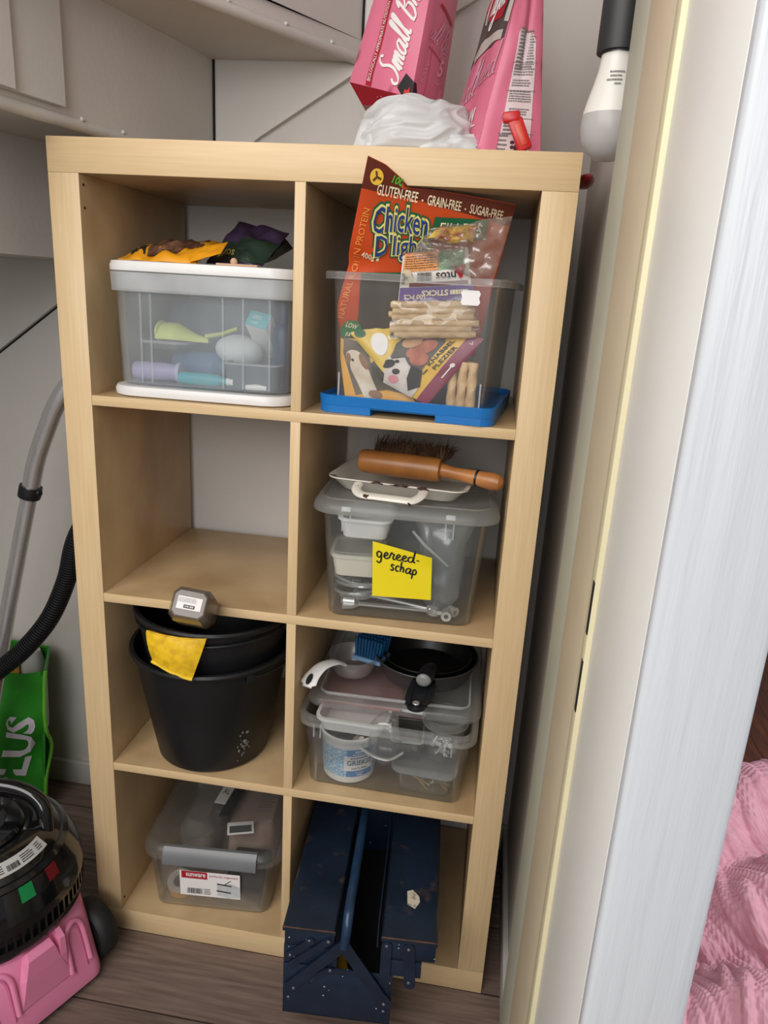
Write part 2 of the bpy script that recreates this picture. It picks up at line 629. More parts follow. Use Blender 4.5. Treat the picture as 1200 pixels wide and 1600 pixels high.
M_FLOOR = plank_mat('grey_brown_laminate', (134, 114, 104), (98, 82, 74), 0.16, 1.1)
M_FLOOR2 = plank_mat('red_brown_parquet', (120, 62, 34), (70, 32, 18), 0.09, 0.7, axis_x=False)

# ------------------------------------------------------------------ the setting
def slab(name, x0, x1, y0, y1, z0, z1, m, bev=0.0):
    b = B()
    b.bx(x0, x1, y0, y1, z0, z1, 0, bev)
    return structure(b.build(name, m))


slab('floor', -0.9, 0.9, -2.4, 0.5, -0.05, 0.0, M_FLOOR)
slab('floor_room', 0.9, 3.2, -2.4, 3.4, -0.05, 0.0, M_FLOOR2)
slab('wall_back', -0.9, 0.90, 0.415, 0.5, 0.0, 2.3, M_WALL)
slab('wall_left', -0.9, -0.8, -0.8, 0.415, 0.0, 2.3, M_WALL)
slab('wall_right', 0.838, 0.93, -0.34, 0.415, 0.0, 2.3, M_WALL)
slab('wall_front', -0.9, -0.50, -0.9, -0.8, 0.0, 2.3, M_WALL)
slab('wall_room', 0.95, 3.2, 3.3, 3.4, 0.0, 2.3, M_WALL)
slab('baseboard_back', -0.8, 0.838, 0.400, 0.415, 0.0, 0.065, M_BASE, 0.003)
slab('baseboard_right', 0.826, 0.838, -0.337, 0.400, 0.0, 0.065, M_BASE, 0.003)
slab('ceiling', -0.9, 0.95, -0.9, 0.5, 2.3, 2.36, M_WALL)

# door frame: rebate strip, cream stop with its ridge, jamb with lock slots, brushed casing
XJ = 0.790
slab('trim_1', XJ + 0.002, 0.85, -0.448, -0.337, 0.0, 2.25, M_SEAL, 0.002)
b = B()
b.bx(XJ, 0.85, -0.585, -0.448, 0.0, 2.25, 0, 0.002)
b.bx(XJ - 0.001, 0.84, -0.590, -0.572, 0.0, 2.25, 1, 0.0015)
structure(b.build('trim_2', [M_CREAM, M_CREAM2]))
for p0, p1 in (((927, 903), (914, 980)), ((907, 1016), (896, 1095))):
    b = B()
    za, zb = at(*p0, x=XJ - 0.001).z, at(*p1, x=XJ - 0.001).z
    b.bx(XJ - 0.0014, XJ + 0.002, -0.5895, -0.5835, zb, za)
    structure(b.build('trim_slot', M_GAP))
b = B()
b.bx(XJ + 0.003, 0.847, -0.744, -0.590, 0.0, 2.25, 0, 0.0015)
structure(b.build('door_frame', M_JAMB))
b = B()
b.rr([(0.060, 0.016, 0.004, 0.0, 0.8235, -0.744), (0.060, 0.016, 0.004, 2.25, 0.8235, -0.744)], seg=3)
structure(b.build('trim_3', M_CASING))

# ------------------------------------------------------------------ winder stairs over the unit
st = thing('staircase', 'white painted winder stair seen from beneath above the shelving unit', 'stairs')
ZA, ZB, ZC = 1.701, 1.511, 1.320
def poly_slab(name, pts, z0, z1, m=M_STAIR, parent=st, bev=0.0):
    b = B()
    b.prism(pts, z0, z1)
    return b.build(name, m, parent, smooth=False)
def wall_between(name, p, q, t, z0, z1, parent=st, m=M_STAIR):
    d = (V((q[0], q[1])) - V((p[0], p[1]))).normalized()
    n = V((-d.y, d.x)) * t
    return poly_slab(name, [(p[0], p[1]), (q[0], q[1]), (q[0] + n.x, q[1] + n.y), (p[0] + n.x, p[1] + n.y)], z0, z1, m, parent)
dx = 0.232                                        # slant of the riser: metres of x per metre of y
ra = lambda y: 0.112 + dx * (y - 0.415)
nz_ = lambda y: 0.396 + 0.640 * (y - 0.398)
# treads (undersides are what shows)
poly_slab('tread', [(ra(0.40) - 0.02, 0.40), (0.398, 0.40), (nz_(-0.45), -0.45), (ra(-0.45) - 0.02, -0.45)], ZA, ZA + 0.035)
poly_slab('tread', [(-0.055, 0.40), (ra(0.40), 0.40), (ra(-0.45), -0.45), (-0.141 + 0.31 * (-0.45 - 0.098), -0.45)], ZB, ZB + 0.035)
poly_slab('tread', [(-0.42, 0.40), (-0.045, 0.40), (-0.141 + 0.31 * (-0.45 - 0.098), -0.45), (-0.72, -0.45)], ZC, ZC + 0.035)
# risers
wall_between('riser', (nz_(0.40), 0.40), (nz_(-0.45), -0.45), -0.018, ZA + 0.035, 2.1)
wall_between('riser', (ra(0.40), 0.40), (ra(-0.45), -0.45), -0.018, ZB + 0.035, ZA)
wall_between('riser', (-0.141 + 0.31 * (0.40 - 0.098), 0.40), (-0.141 + 0.31 * (-0.45 - 0.098), -0.45), -0.018, ZC + 0.035, ZB)
# nosing battens along the tread fronts
for f_, z in ((nz_, ZA), (ra, ZB)):
    b = B()
    b.tube([(f_(0.395) - 0.004, 0.395, z + 0.004), (f_(-0.45) - 0.004, -0.45, z + 0.004)], 0.010, 10)
    for yy in (0.05, 0.14, 0.24, 0.33):
        b.ball((f_(yy) + 0.005, yy, z + 0.012), 0.0035, 0, 8, 6)
    b.build('nosing', M_STAIR, st)
# upright batten on the middle riser
q0, q1 = at(52, 60, y=0.0), at(105, 60, y=0.05)
yb0, yb1 = -0.20, 0.015
for (ya, yb_, t) in ((-0.085, 0.012, 0.012), (-0.125, -0.085, 0.020)):
    b = B()
    b.prism([(ra(ya) + 0.002, ya), (ra(yb_) + 0.002, yb_), (ra(yb_) + t, yb_ - 0.002), (ra(ya) + t, ya - 0.002)], ZB + 0.02, ZA + 0.0)
    b.build('batten', M_STAIR, st, smooth=False)
# stringer on the back wall with its slanting lower edge, and the dark joint beside the riser
b = B()
pts = [(-0.60, 0.985), (-0.407, 1.116), (-0.262, 1.222), (-0.05, 1.385), (0.201, 1.569), (0.379, 1.678), (0.608, 1.807), (0.836, 1.935), (0.836, 2.3), (-0.60, 2.3)]
lo, hi = pts[:8], pts[8:]
b.m = Matrix(((1, 0, 0, 0), (0, 0, -1, 0.415), (0, 1, 0, 0), (0, 0, 0, 1)))
for i in range(7):
    a, c = lo[i], lo[i + 1]
    b.prism([a, c, (c[0], 2.3), (a[0], 2.3)], 0.0, 0.014)
b.build('stringer', M_STAIR, st, smooth=False, weld=False)
for x_, za, zb in ((ra(0.40), ZB + 0.03, ZA), (0.397, ZA + 0.035, 2.1)):
    b = B()
    b.bx(x_, x_ + 0.004, 0.3975, 0.4015, za, zb)
    b.build('joint_gap', M_GAP, st, smooth=False)
b = B()
b.m = Matrix(((1, 0, 0, 0), (0, 0, -1, 0.415), (0, 1, 0, 0), (0, 0, 0, 1)))
b.prism([(-0.60, 0.981), (-0.407, 1.112), (-0.262, 1.218), (-0.05, 1.381), (-0.05, 1.385), (-0.262, 1.222), (-0.407, 1.116), (-0.60, 0.985)], 0.0, 0.002)
b.build('joint_gap', M_GAP, st, smooth=False)

# ------------------------------------------------------------------ the shelving unit
def birch(name, st_):
    return mat(name, (220, 192, 150), 0.42, rgb2=(210, 180, 135), vscale=7, detail=6, stretch=st_, ramp=(0.3, 0.7), bump=0.05, bscale=60)
W_H = birch('birch_grain_across', (1.2, 12, 30))
W_V = birch('birch_grain_upright', (30, 12, 1.2))
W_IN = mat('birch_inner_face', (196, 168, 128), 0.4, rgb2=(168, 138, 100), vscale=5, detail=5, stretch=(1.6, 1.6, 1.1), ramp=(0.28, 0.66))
M_HOLE = mat('peg_hole_black', (20, 16, 12), 0.8)
WD, HT, FR, TH, DP = 0.79, 1.49, 0.05, 0.0167, 0.39
CH = (HT - 2 * FR - 3 * TH) / 4
CW = (WD - 2 * FR - TH) / 2
ROW = [HT - FR - (i + 1) * CH - i * TH for i in range(4)]
RZ = [r + 0.0006 for r in ROW]
XC = (FR + CW, FR + CW + TH)
un = thing('shelving_unit', 'tall pale birch cube shelving unit of eight compartments against the back wall', 'shelf', (WD / 2, 0, 0))
un_m = Matrix.Translation((-WD / 2, 0, 0))
def board(name, x0, x1, y0, y1, z0, z1, m):
    b = B(un_m)
    b.bx(x0, x1, y0, y1, z0, z1, 0, 0.0008)
    return b
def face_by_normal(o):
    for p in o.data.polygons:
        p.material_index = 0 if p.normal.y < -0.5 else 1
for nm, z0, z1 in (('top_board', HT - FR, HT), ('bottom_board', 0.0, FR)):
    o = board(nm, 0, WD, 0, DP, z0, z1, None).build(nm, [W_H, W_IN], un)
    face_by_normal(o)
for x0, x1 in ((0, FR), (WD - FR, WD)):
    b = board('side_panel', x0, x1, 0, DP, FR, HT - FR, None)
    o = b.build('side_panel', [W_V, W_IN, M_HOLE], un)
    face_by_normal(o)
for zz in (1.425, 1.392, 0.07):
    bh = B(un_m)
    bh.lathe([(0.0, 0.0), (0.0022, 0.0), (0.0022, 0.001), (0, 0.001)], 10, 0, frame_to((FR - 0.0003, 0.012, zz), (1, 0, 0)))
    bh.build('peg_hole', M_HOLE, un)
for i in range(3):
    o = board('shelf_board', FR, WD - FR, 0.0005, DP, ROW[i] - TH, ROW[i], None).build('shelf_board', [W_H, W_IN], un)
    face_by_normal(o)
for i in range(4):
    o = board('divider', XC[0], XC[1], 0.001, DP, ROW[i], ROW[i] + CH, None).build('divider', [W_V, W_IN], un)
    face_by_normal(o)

# ------------------------------------------------------------------ shared materials
P_CLEAR = clear('clear_polypropylene', (246, 248, 248), 0.042, 0.22, 0.02, (254, 255, 255))
P_FROST = clear('frosted_polypropylene', (238, 244, 248), 0.17, 0.4, 0.02, (254, 255, 255))
P_LIDC = clear('milky_lid_plastic', (242, 243, 240), 0.19, 0.35, 0.02, (254, 255, 255))
P_BAND = clear('dense_frosted_band', (240, 244, 246), 0.40, 0.4, 0.02, (254, 255, 255))
P_FILM = clear('clear_plastic_film', (235, 235, 232), 0.05, 0.12, 0.05)
P_WHITE = mat('white_plastic', (226, 224, 222), 0.35, var=0.02)
P_OFFW = mat('ivory_plastic', (222, 214, 198), 0.4, var=0.02)
P_BLACK = mat('black_plastic', (26, 26, 28), 0.45, var=0.1)
K_WHITE = mat('white_print', (238, 234, 232), 0.6, var=0.02)
K_BLACK = mat('black_print', (24, 22, 24), 0.6, var=0.02)
K_GREY = mat('grey_print', (120, 112, 112), 0.6, var=0.02)
K_RED = mat('red_print', (176, 20, 40), 0.45, var=0.04)
K_CREAM = mat('cream_print', (240, 226, 190), 0.55, var=0.02)
K_YEL = mat('yellow_print', (240, 190, 60), 0.5, var=0.03)
K_GREEN = mat('dark_green_print', (18, 92, 56), 0.5, var=0.03)
K_BLUE = mat('navy_print', (26, 56, 120), 0.5, var=0.03)
K_LIME = mat('lime_print', (90, 180, 50), 0.5, var=0.03)
M_STEEL = mat('bright_steel', (212, 212, 210), 0.3, 0.6, var=0.05, vscale=20)

# ------------------------------------------------------------------ on top of the unit
ZT = HT + 0.0006
# white carrier bag, crumpled
tb = thing('plastic_carrier_bag', 'crumpled white plastic carrier bag on the unit top under a pink food bag', 'bag', (0.553, 0.125, ZT))
M_BAGW = mat('thin_white_bag_film', (240, 240, 240), 0.34, var=0.02, vscale=10, trans=0.35)
def carrier(p):
    p = V(p)
    h = p.z
    q = V((p.x * 0.8 + p.z * 0.7, p.y, p.z * 0.9 - p.x * 0.35))
    d = NZ.noise(V((p.x * 11 + 3, p.y * 9, p.z * 16))) * 0.010
    for sc_, am in ((14, 0.012), (30, 0.006), (62, 0.0025)):
        d += am * (0.45 - abs(NZ.noise(V((q.x * sc_ * 0.4, q.y * sc_ * 0.7, q.z * sc_ * 1.5 + 3)))) * 1.6)
    r = V((p.x, p.y * 0.8, 0))
    if r.length > 1e-5:
        r.normalize()
    k = min(1, h / 0.02)
    return p + r * d * (0.6 + k) + V((0, 0, (NZ.noise(V((p.x * 30, p.y * 18, 2))) * 0.010) * k))
b = B()
prof = [(0.150, 0.15, 0.05, 0.0), (0.176, 0.165, 0.06, 0.006), (0.172, 0.165, 0.07, 0.02), (0.164, 0.16, 0.07, 0.035), (0.162, 0.156, 0.07, 0.05),
        (0.158, 0.15, 0.065, 0.060), (0.150, 0.14, 0.06, 0.070), (0.135, 0.125, 0.05, 0.076), (0.11, 0.10, 0.05, 0.079), (0.06, 0.1, 0.03, 0.079), (0.02, 0.03, 0.01, 0.078)]
prof2 = []
for i in range(len(prof) - 1):
    for k in range(7):
        t = k / 7
        prof2.append(tuple(a + (c - a) * t for a, c in zip(prof[i], prof[i + 1])))
prof2.append(prof[-1])
b.rr([tuple(q[:4]) for q in prof2], seg=44, fn=carrier)
b.build('bag_body', M_BAGW, tb, angle=180)
# knotted ears and a flap lying to the side
b = B()
sf = Surf((-0.098, -0.060, 0.001), (-0.02, -0.085, 0.002), (-0.03, -0.072, 0.05), (-0.088, -0.04, 0.05), 0.008, wob(0.012, 5, 2))
b.grid(sf, 12, 12)
b.grid(lambda u, v: sf(u, v) + V((0, 0.002, 0)), 12, 12, 0, True)
b.build('bag_handle', M_BAGW, tb, angle=80)
b = B()
sf = Surf((0.01, -0.090, 0.002), (0.100, -0.075, 0.002), (0.083, -0.062, 0.03), (0.0, -0.080, 0.022), 0.006, wob(0.010, 6, 8))
b.grid(sf, 12, 10)
b.grid(lambda u, v: sf(u, v) + V((0, 0.002, 0)), 12, 10, 0, True)
b.build('bag_handle', M_BAGW, tb, angle=80)

M_PINK = mat('pink_food_bag_film', (220, 116, 144), 0.42, var=0.03, vscale=6, bump=0.05, bscale=30)
M_PINKD = mat('deep_pink_gusset_film', (196, 92, 120), 0.42, var=0.03, vscale=6)
M_FOODRED = mat('dark_red_bag_base', (176, 22, 48), 0.38, var=0.05)


def hexbag(parent, FL, FR_, BR, BL, fl, fr, br, bl, bulge, m, fn=0.0, nv=16):
    """bag from four bottom corners and four top corners; returns front and side sheets"""
    f = Surf(FL, FR_, fr, fl, bulge, wob(fn, 4, 1) if fn else None)
    r = Surf(FR_, BR, br, fr, bulge * 0.5, wob(fn, 4, 5) if fn else None)
    bk = Surf(BR, BL, bl, br, bulge)
    l = Surf(BL, FL, fl, bl, bulge * 0.4)
    bb = B()
    for i, q in enumerate((f, r, bk, l)):
        bb.grid(q, 12, nv, 0 if i in (0, 2) else 1)
    bb.grid(Surf(BL, BR, FR_, FL), 6, 6, 2)
    bb.grid(Surf(fl, fr, br, bl), 6, 6, 0)
    bb.build('bag_body', m, parent, angle=50)
    return f, r

# first pink food bag: leaning on the carrier bag, top out of the frame
fb = thing('dog_food_bag', 'pink dog food bag with white script propped on the white carrier bag', 'dog food bag', (0.52, 0.18, 1.575), 0.0, 'pink dog food bags')
inv = Matrix.Translation((-0.52, -0.18, -1.575))
loc = lambda p: inv @ V(p)
FLc = at(546, 128, y=0.185); FRc = at(642, 152, y=0.125); BRc = at(691, 160, y=0.22)
flc = at(640, -190, y=0.20); frc = at(705, -185, y=0.15); brc = at(745, -190, y=0.24)
BLc = BRc + (FLc - FRc); blc = brc + (flc - frc)
f1, r1 = hexbag(fb, loc(FLc), loc(FRc), loc(BRc), loc(BLc), loc(flc), loc(frc), loc(brc), loc(blc), 0.010, [M_PINK, M_PINK, M_FOODRED], 0.004)
# red folded base showing below the front
b = B()
c0, c1, c2, c3 = loc(FLc), loc(FRc), loc(at(640, 166, y=0.14)), loc(at(566, 164, y=0.21))
b.rings([[c0, c1, c2, c3], [c0 + V((0.003, 0.05, -0.004)), c1 + V((0.005, 0.05, -0.002)), c2 + V((0, 0.04, -0.002)), c3 + V((0, 0.03, -0.002))]])
b.build('base_fold', M_FOODRED, fb, smooth=False)
b = B()
sfb = Surf(c3, c2, c1, c0)
d_script(b, sfb, 'ijen', (0.52, 0.50), 0.040, 0.022, 0.25, 0.0014, 0.0026, 0.3)
b.build('lettering', K_WHITE, fb)
b = B()
d_rect(b, f1, (0.36, 0.22), 0.125, 0.010, RAD(86), 0.0009, 0, 12, 2)
b.build('red_stripe', K_RED, fb)
b = B()
d_text(b, f1, 'BIOLOGICALLY APPROPRIATE NUTRITION', (0.36, 0.22), 0.112, 0.006, RAD(86), 0.0018, 0)
d_script(b, f1, 'Small Breed', (0.70, 0.325), 0.168, 0.040, RAD(84), 0.0020, 0.0044, 0.30)
b.build('lettering', K_WHITE, fb)
b = B()
d_script(b, r1, 'all Br', (0.50, 0.30), 0.070, 0.032, RAD(-20), 0.0014, 0.0030, 0.3)
d_text(b, r1, '5', (0.66, 0.15), 0.013, 0.024, RAD(-12), 0.0014, 0, 0.02)
for k in range(28):
    a0, a1 = 2 * pi * k / 28, 2 * pi * (k + 0.9) / 28
    d_rect(b, r1, (0.66 + 0.019 * cos(a0) / r1.Lu, 0.15 + 0.022 * sin(a0) / r1.Lv), 0.0016, 0.0046, a0, 0.0012, 0, 1, 1)
d_text(b, r1, 'RAW', (0.22, 0.13), 0.032, 0.012, RAD(72), 0.0014)
d_lines(b, r1, (0.55, 0.225), 0.048, 0.010, 3, RAD(-22), 0.0014, 0, 0.4, 4)
b.build('lettering', mat('faded_pink_print', (222, 150, 172), 0.5, var=0.02), fb)
b = B()
d_rect(b, r1, (0.45, 0.21), 0.060, 0.0012, RAD(-25), 0.0012, 0, 6, 1)
d_rect(b, r1, (0.6, 0.40), 0.06, 0.005, RAD(-28), 0.0012, 0, 6, 1)
d_rect(b, r1, (0.33, 0.10), 0.0009, 0.09, 0.05, 0.0012, 0, 1, 6)
b.build('panel_lines', K_RED, fb)
b = B()
d_poly(b, f1, [(0.78, 0.03), (0.88, 0.105), (1.0, 0.075), (1.0, 0.0), (0.86, 0.0)], None, 0.0014)
d_poly(b, r1, [(0.0, 0.075), (0.06, 0.07), (0.12, 0.03), (0.2, 0.0), (0.0, 0.0)], None, 0.0014)
b.build('dark_patch', K_BLACK, fb)
b = B()
d_poly(b, f1, [(0.89, 0.005), (0.90, 0.03), (0.94, 0.025), (0.965, 0.045), (0.98, 0.01), (0.95, 0.0)], None, 0.002)
b.build('flame_mark', mat('flame_red', (200, 40, 48), 0.5), fb)

# second pink food bag: standing on the board, gusset towards the viewer, red clip
fb2 = thing('dog_food_bag', 'pink dog food bag standing on the unit top with a red clip at its foot', 'dog food bag', (0.69, 0.12, ZT), 0.0, 'pink dog food bags')
inv2 = Matrix.Translation((-0.69, -0.12, -ZT))
loc = lambda p: inv2 @ V(p)
FLb = at(690, 205, y=0.20); FRb = at(744, 232, y=0.05)
FLb.z = FRb.z = ZT + 0.001
BRb = V((0.735, 0.07, ZT + 0.001)); BLb = V((0.700, 0.25, ZT + 0.001))
flb = at(790, -60, y=0.17); frb = at(822, -60, y=0.06); brb = at(850, -60, y=0.09); blb = at(838, -60, y=0.19)
def fold_fn(u, v):
    return -0.010 * math.exp(-((u - 0.55) / 0.10) ** 2) * min(1, max(0, (v - 0.35) * 2.5)) + 0.004 * NZ.noise(V((u * 3, v * 4, 3)))
f2 = Surf(loc(FLb), loc(FRb), loc(frb), loc(flb), 0.008, wob(0.004, 4, 9))
g2 = Surf(loc(FRb), loc(BRb), loc(brb), loc(frb), 0.006, fold_fn)
k2 = Surf(loc(BRb), loc(BLb), loc(blb), loc(brb), 0.006)
l2 = Surf(loc(BLb), loc(FLb), loc(flb), loc(blb), 0.002)
b = B()
for q in (f2, g2, k2, l2):
    b.grid(q, 14, 18, 0)
b.grid(Surf(loc(BLb), loc(BRb), loc(FRb), loc(FLb)), 4, 4, 0)
b.grid(Surf(loc(flb), loc(frb), loc(brb), loc(blb)), 4, 4, 0)
b.build('bag_body', [M_PINK], fb2, angle=50)
b = B()
d_poly(b, f2, [(0.0, 1.0), (0.98, 1.0), (0.98, 0.62), (0.72, 0.57), (0.40, 0.60), (0.0, 0.50)], None, 0.001, 0, 6)
b.build('picture_panel', mat('charcoal_picture', (58, 52, 50), 0.45, rgb2=(80, 74, 70), vscale=30), fb2)
b = B()
d_poly(b, f2, [(0.1, 1.0), (0.86, 1.0), (0.86, 0.72), (0.5, 0.70), (0.1, 0.76)], None, 0.0017, 0, 5)
b.build('red_panel', K_RED, fb2)
b = B()
d_poly(b, f2, [(0.90, 1.0), (0.99, 1.0), (0.99, 0.70), (0.92, 0.70)], None, 0.0018, 0, 3)
d_poly(b, f2, [(0.12, 0.55), (0.5, 0.62), (0.95, 0.66), (0.95, 0.61), (0.6, 0.57), (0.3, 0.50)], None, 0.0018, 0, 3)
b.build('white_panel', mat('greyish_white_picture', (196, 186, 180), 0.5), fb2)
b = B()
d_script(b, f2, 'Orijen', (0.46, 0.82), 0.085, 0.052, RAD(18), 0.0024, 0.0040, 0.3)
b.build('brand_lettering', K_WHITE, fb2)
b = B()
d_text(b, f2, 'AW', (0.66, 0.22), 0.040, 0.020, RAD(6), 0.0016, 0, 0.02)
d_rect(b, f2, (0.6, 0.16), 0.07, 0.0016, RAD(4), 0.0016, 0, 6, 1)
d_lines(b, f2, (0.62, 0.105), 0.05, 0.004, 1, RAD(4), 0.0016, 0, 0.6, 6)
b.build('lettering', K_WHITE, fb2)
b = B()
d_script(b, f2, 'Small', (0.30, 0.36), 0.075, 0.046, RAD(20), 0.0016, 0.0030, 0.4)
d_script(b, f2, 'Breed', (0.68, 0.46), 0.075, 0.046, RAD(20), 0.0016, 0.0030, 0.4)
b.build('script_lettering', mat('silvery_pink_print', (206, 150, 168), 0.45), fb2)
b = B()
d_poly(b, f2, [(0.62, 0.0), (0.70, 0.055), (1.0, 0.045), (1.0, 0.0)], None, 0.0016)
b.build('dark_patch', K_BLACK, fb2)
# printed feeding table on the gusset
b = B()
d_poly(b, g2, [(0.30, 0.0), (0.30, 0.42), (0.28, 0.64), (0.34, 0.665), (0.48, 0.665), (0.50, 0.645), (0.70, 0.645), (0.78, 0.60), (0.80, 0.40), (0.80, 0.0)], (0.53, 0.33), 0.0012, 0, 6)
b.build('feeding_label', mat('pale_label_paper', (226, 206, 208), 0.6, var=0.02), fb2)
b = B()
for (u, v, w, h, n, sd) in ((0.60, 0.56, 0.022, 0.050, 14, 1), (0.40, 0.56, 0.010, 0.055, 12, 2), (0.55, 0.45, 0.030, 0.014, 4, 3), (0.55, 0.385, 0.028, 0.010, 3, 4), (0.55, 0.315, 0.030, 0.016, 5, 5), (0.56, 0.235, 0.026, 0.010, 3, 6), (0.42, 0.17, 0.012, 0.03, 6, 8), (0.37, 0.06, 0.012, 0.03, 5, 9)):
    d_lines(b, g2, (u, v), w, h, n, 0.0, 0.0018, 0, 0.5, sd)
for v in (0.49, 0.345, 0.20, 0.12):
    d_rect(b, g2, (0.55, v), 0.04, 0.0008, 0.0, 0.0018, 0, 4, 1)
b.build('fine_print', K_GREY, fb2)
b = B()
d_disc(b, g2, (0.52, 0.075), 0.0024, None, 0.0018)
d_disc(b, g2, (0.53, 0.050), 0.0024, None, 0.0018)
d_disc(b, g2, (0.66, 0.060), 0.0065, 0.011, 0.0018, 0, 16, -0.3)
b.build('pictogram', mat('maroon_print', (88, 22, 40), 0.5), fb2)
# red bag clip
clip = thing('bag_clip', 'bright red plastic bag clip at the front edge of the unit top', 'clip', tuple(at(815, 232, y=0.015)))
clip.location.z = ZT
b = B()
b.box((-0.004, 0.0, 0.0215), (0.020, 0.012, 0.043), 0, (0.0, RAD(-26), 0.0), 0.003)
b.box((-0.018, 0.0, 0.043), (0.024, 0.014, 0.014), 0, (0.0, RAD(-8), 0.0), 0.003)
b.build('clip_jaw', mat('red_plastic', (214, 34, 36), 0.3, var=0.03, trans=0.15), clip)
b = B()
b.box((-0.003, -0.0064, 0.021), (0.010, 0.002, 0.030), 0, (0.0, RAD(-26), 0.0), 0.001)
b.build('clip_inset', mat('orange_red_plastic', (232, 78, 50), 0.3, trans=0.2), clip)
# red thing hung between unit and wall
hg = thing('oven_mitt', 'glossy dark red tip poking out between the unit and the side wall', 'red bag', tuple(at(914, 284, y=0.06)))
b = B()
b.ball((0, 0, 0), (0.0125, 0.05, 0.0085), 0, 16, 10)
b.build('tip', mat('glossy_dark_red_film', (138, 14, 34), 0.2, var=0.2, vscale=60, bump=0.4, bscale=50), hg)
hg.name = 'red_bag'

# ------------------------------------------------------------------ containers
def tub(name, label, cat, loc, rz, prof, rim, t, m, rim_m, group=None, seg=6, wave=None):
    """prof: outer rows (w, d, r, z) bottom to rim; rim: (extra, height)"""
    root = thing(name, label, cat, loc, rz, group)
    b = B()
    outer = list(prof)
    inner = [(w - 2 * t, d - 2 * t, max(r - t, 0.002), z) for w, d, r, z in reversed(prof)]
    inner[-1] = inner[-1][:3] + (prof[0][3] + t,)
    b.rr(outer + inner, seg)
    body = b.build('body', m, root, angle=45)
    if rim:
        w, d, r, z = prof[-1]
        ex, hh = rim
        b = B()
        rows = [(w + 0.0004, d + 0.0004, r, z - hh + 0.002), (w + 2 * ex, d + 2 * ex, r + ex, z - hh), (w + 2 * ex + 0.001, d + 2 * ex + 0.001, r + ex, z - 0.002), (w + 2 * ex - 0.003, d + 2 * ex - 0.003, r + ex, z), (w - 2 * t, d - 2 * t, r - t, z), (w - 2 * t, d - 2 * t, r - t, z - 0.002)]
        b.rr(rows, seg, 0, False, False, wave)
        b.build('rim', rim_m, root, angle=45)
    return root

# ---- frosted box with white lid, upper compartment beside the divider's far side
boxA = tub('storage_box', 'frosted storage box with white lid below the yellow and dark treat bags', 'storage box', (0.2292, 0.012, RZ[0]), 0.0,
           [(0.270, 0.315, 0.03, 0.0195, 0, 0), (0.288, 0.335, 0.034, 0.023, 0, 0), (0.292, 0.34, 0.036, 0.09), (0.297, 0.345, 0.038, 0.169)] and
           [(0.272, 0.318, 0.03, 0.0195), (0.288, 0.334, 0.034, 0.023), (0.292, 0.338, 0.036, 0.09), (0.296, 0.342, 0.038, 0.169)], None, 0.002, P_FROST, None)
for ch in boxA.children:
    ch.location = (0, 0.172, 0)
b = B()
b.rr([(0.2965, 0.3425, 0.038, 0.166), (0.310, 0.356, 0.042, 0.1675), (0.312, 0.358, 0.042, 0.196), (0.300, 0.346, 0.04, 0.196), (0.2965, 0.3425, 0.038, 0.170)], 6, 0, False, False)
b.build('collar', clear('white_frosted_collar', (246, 248, 250), 0.55, 0.4, 0.02, (254, 255, 255)), boxA, loc=(0, 0.172, 0))
b = B()
b.rr([(0.300, 0.346, 0.04, 0.1965), (0.313, 0.359, 0.044, 0.198), (0.3145, 0.3605, 0.046, 0.206), (0.310, 0.356, 0.045, 0.2125), (0.296, 0.342, 0.04, 0.2135), (0.27, 0.316, 0.03, 0.2115)], 8)
b.build('lid', P_WHITE, boxA, loc=(0, 0.172, 0))
for x in (-0.095, -0.078, 0.042, 0.075, 0.118):
    b = B()
    b.bx(x - 0.0014, x + 0.0014, -0.1715, -0.1695, 0.026, 0.166)
    b.build('rib', P_FROST, boxA, loc=(0, 0.172, 0))
lid2 = thing('spare_cover', 'spare white box lid lying flat beneath the frosted storage box', 'box lid', (0.2245, 0.19, RZ[0]))
b = B()
b.rr([(0.300, 0.346, 0.045, 0.0), (0.312, 0.358, 0.05, 0.002), (0.314, 0.36, 0.05, 0.010), (0.308, 0.354, 0.048, 0.0165), (0.292, 0.338, 0.04, 0.0175)], 8)
b.build('lid', P_WHITE, lid2)
ZA0 = RZ[0] + 0.0225
# things in the frosted box
sc = thing('scoop', 'lime green hand scoop inside the frosted storage box', 'scoop', tuple(at(292, 528, y=0.10)))
M_LIME = mat('lime_plastic', (206, 214, 120), 0.45, var=0.03)
b = B()
def scoop(u, v):
    a = pi * (0.05 + 0.9 * v)
    x = -0.045 + 0.085 * u
    r = 0.030 * (1 - 0.75 * max(0, u - 0.35) / 0.65) * (0.75 + 0.25 * sin(pi * min(1, u + 0.25)))
    return V((x, -r * cos(a), -0.004 + r * sin(a) * 0.95))
b.grid(scoop, 14, 12)
b.grid(lambda u, v: scoop(u, v) + V((0, 0, -0.0025)), 14, 12, 0, True)
b.rings([[scoop(0, j / 12) for j in range(13)], [scoop(0, j / 12) + V((0, 0, -0.0025)) for j in range(13)]], 0, False, False, False)
b.ball((-0.044, 0, 0.008), (0.006, 0.029, 0.019), 0, 14, 8)
b.build('bowl', M_LIME, sc)
b = B()
b.tube([(0.034, 0, 0.004), (0.06, 0.006, 0.010), (0.085, 0.014, 0.02)], [0.008, 0.006, 0.007], 10, 0, True, (0, 0, 1), 0.6)
b.build('handle', M_LIME, sc)
tr_ = tub('food_tray', 'clear oblong tray holding the lime scoop in the frosted box', 'tray', tuple(at(268, 545, y=0.115)), 0.05,
          [(0.075, 0.07, 0.02, -0.014), (0.085, 0.08, 0.022, 0.0)], (0.004, 0.004), 0.0015, P_CLEAR, P_BAND)
tr_.location.z = ZA0 + 0.0655
mb = thing('medicine_box', 'slim white carton with turquoise end leaning inside the frosted box', 'carton', tuple(at(404, 500, y=0.065)), rot=(RAD(-38), RAD(9), RAD(-8)))
b = B()
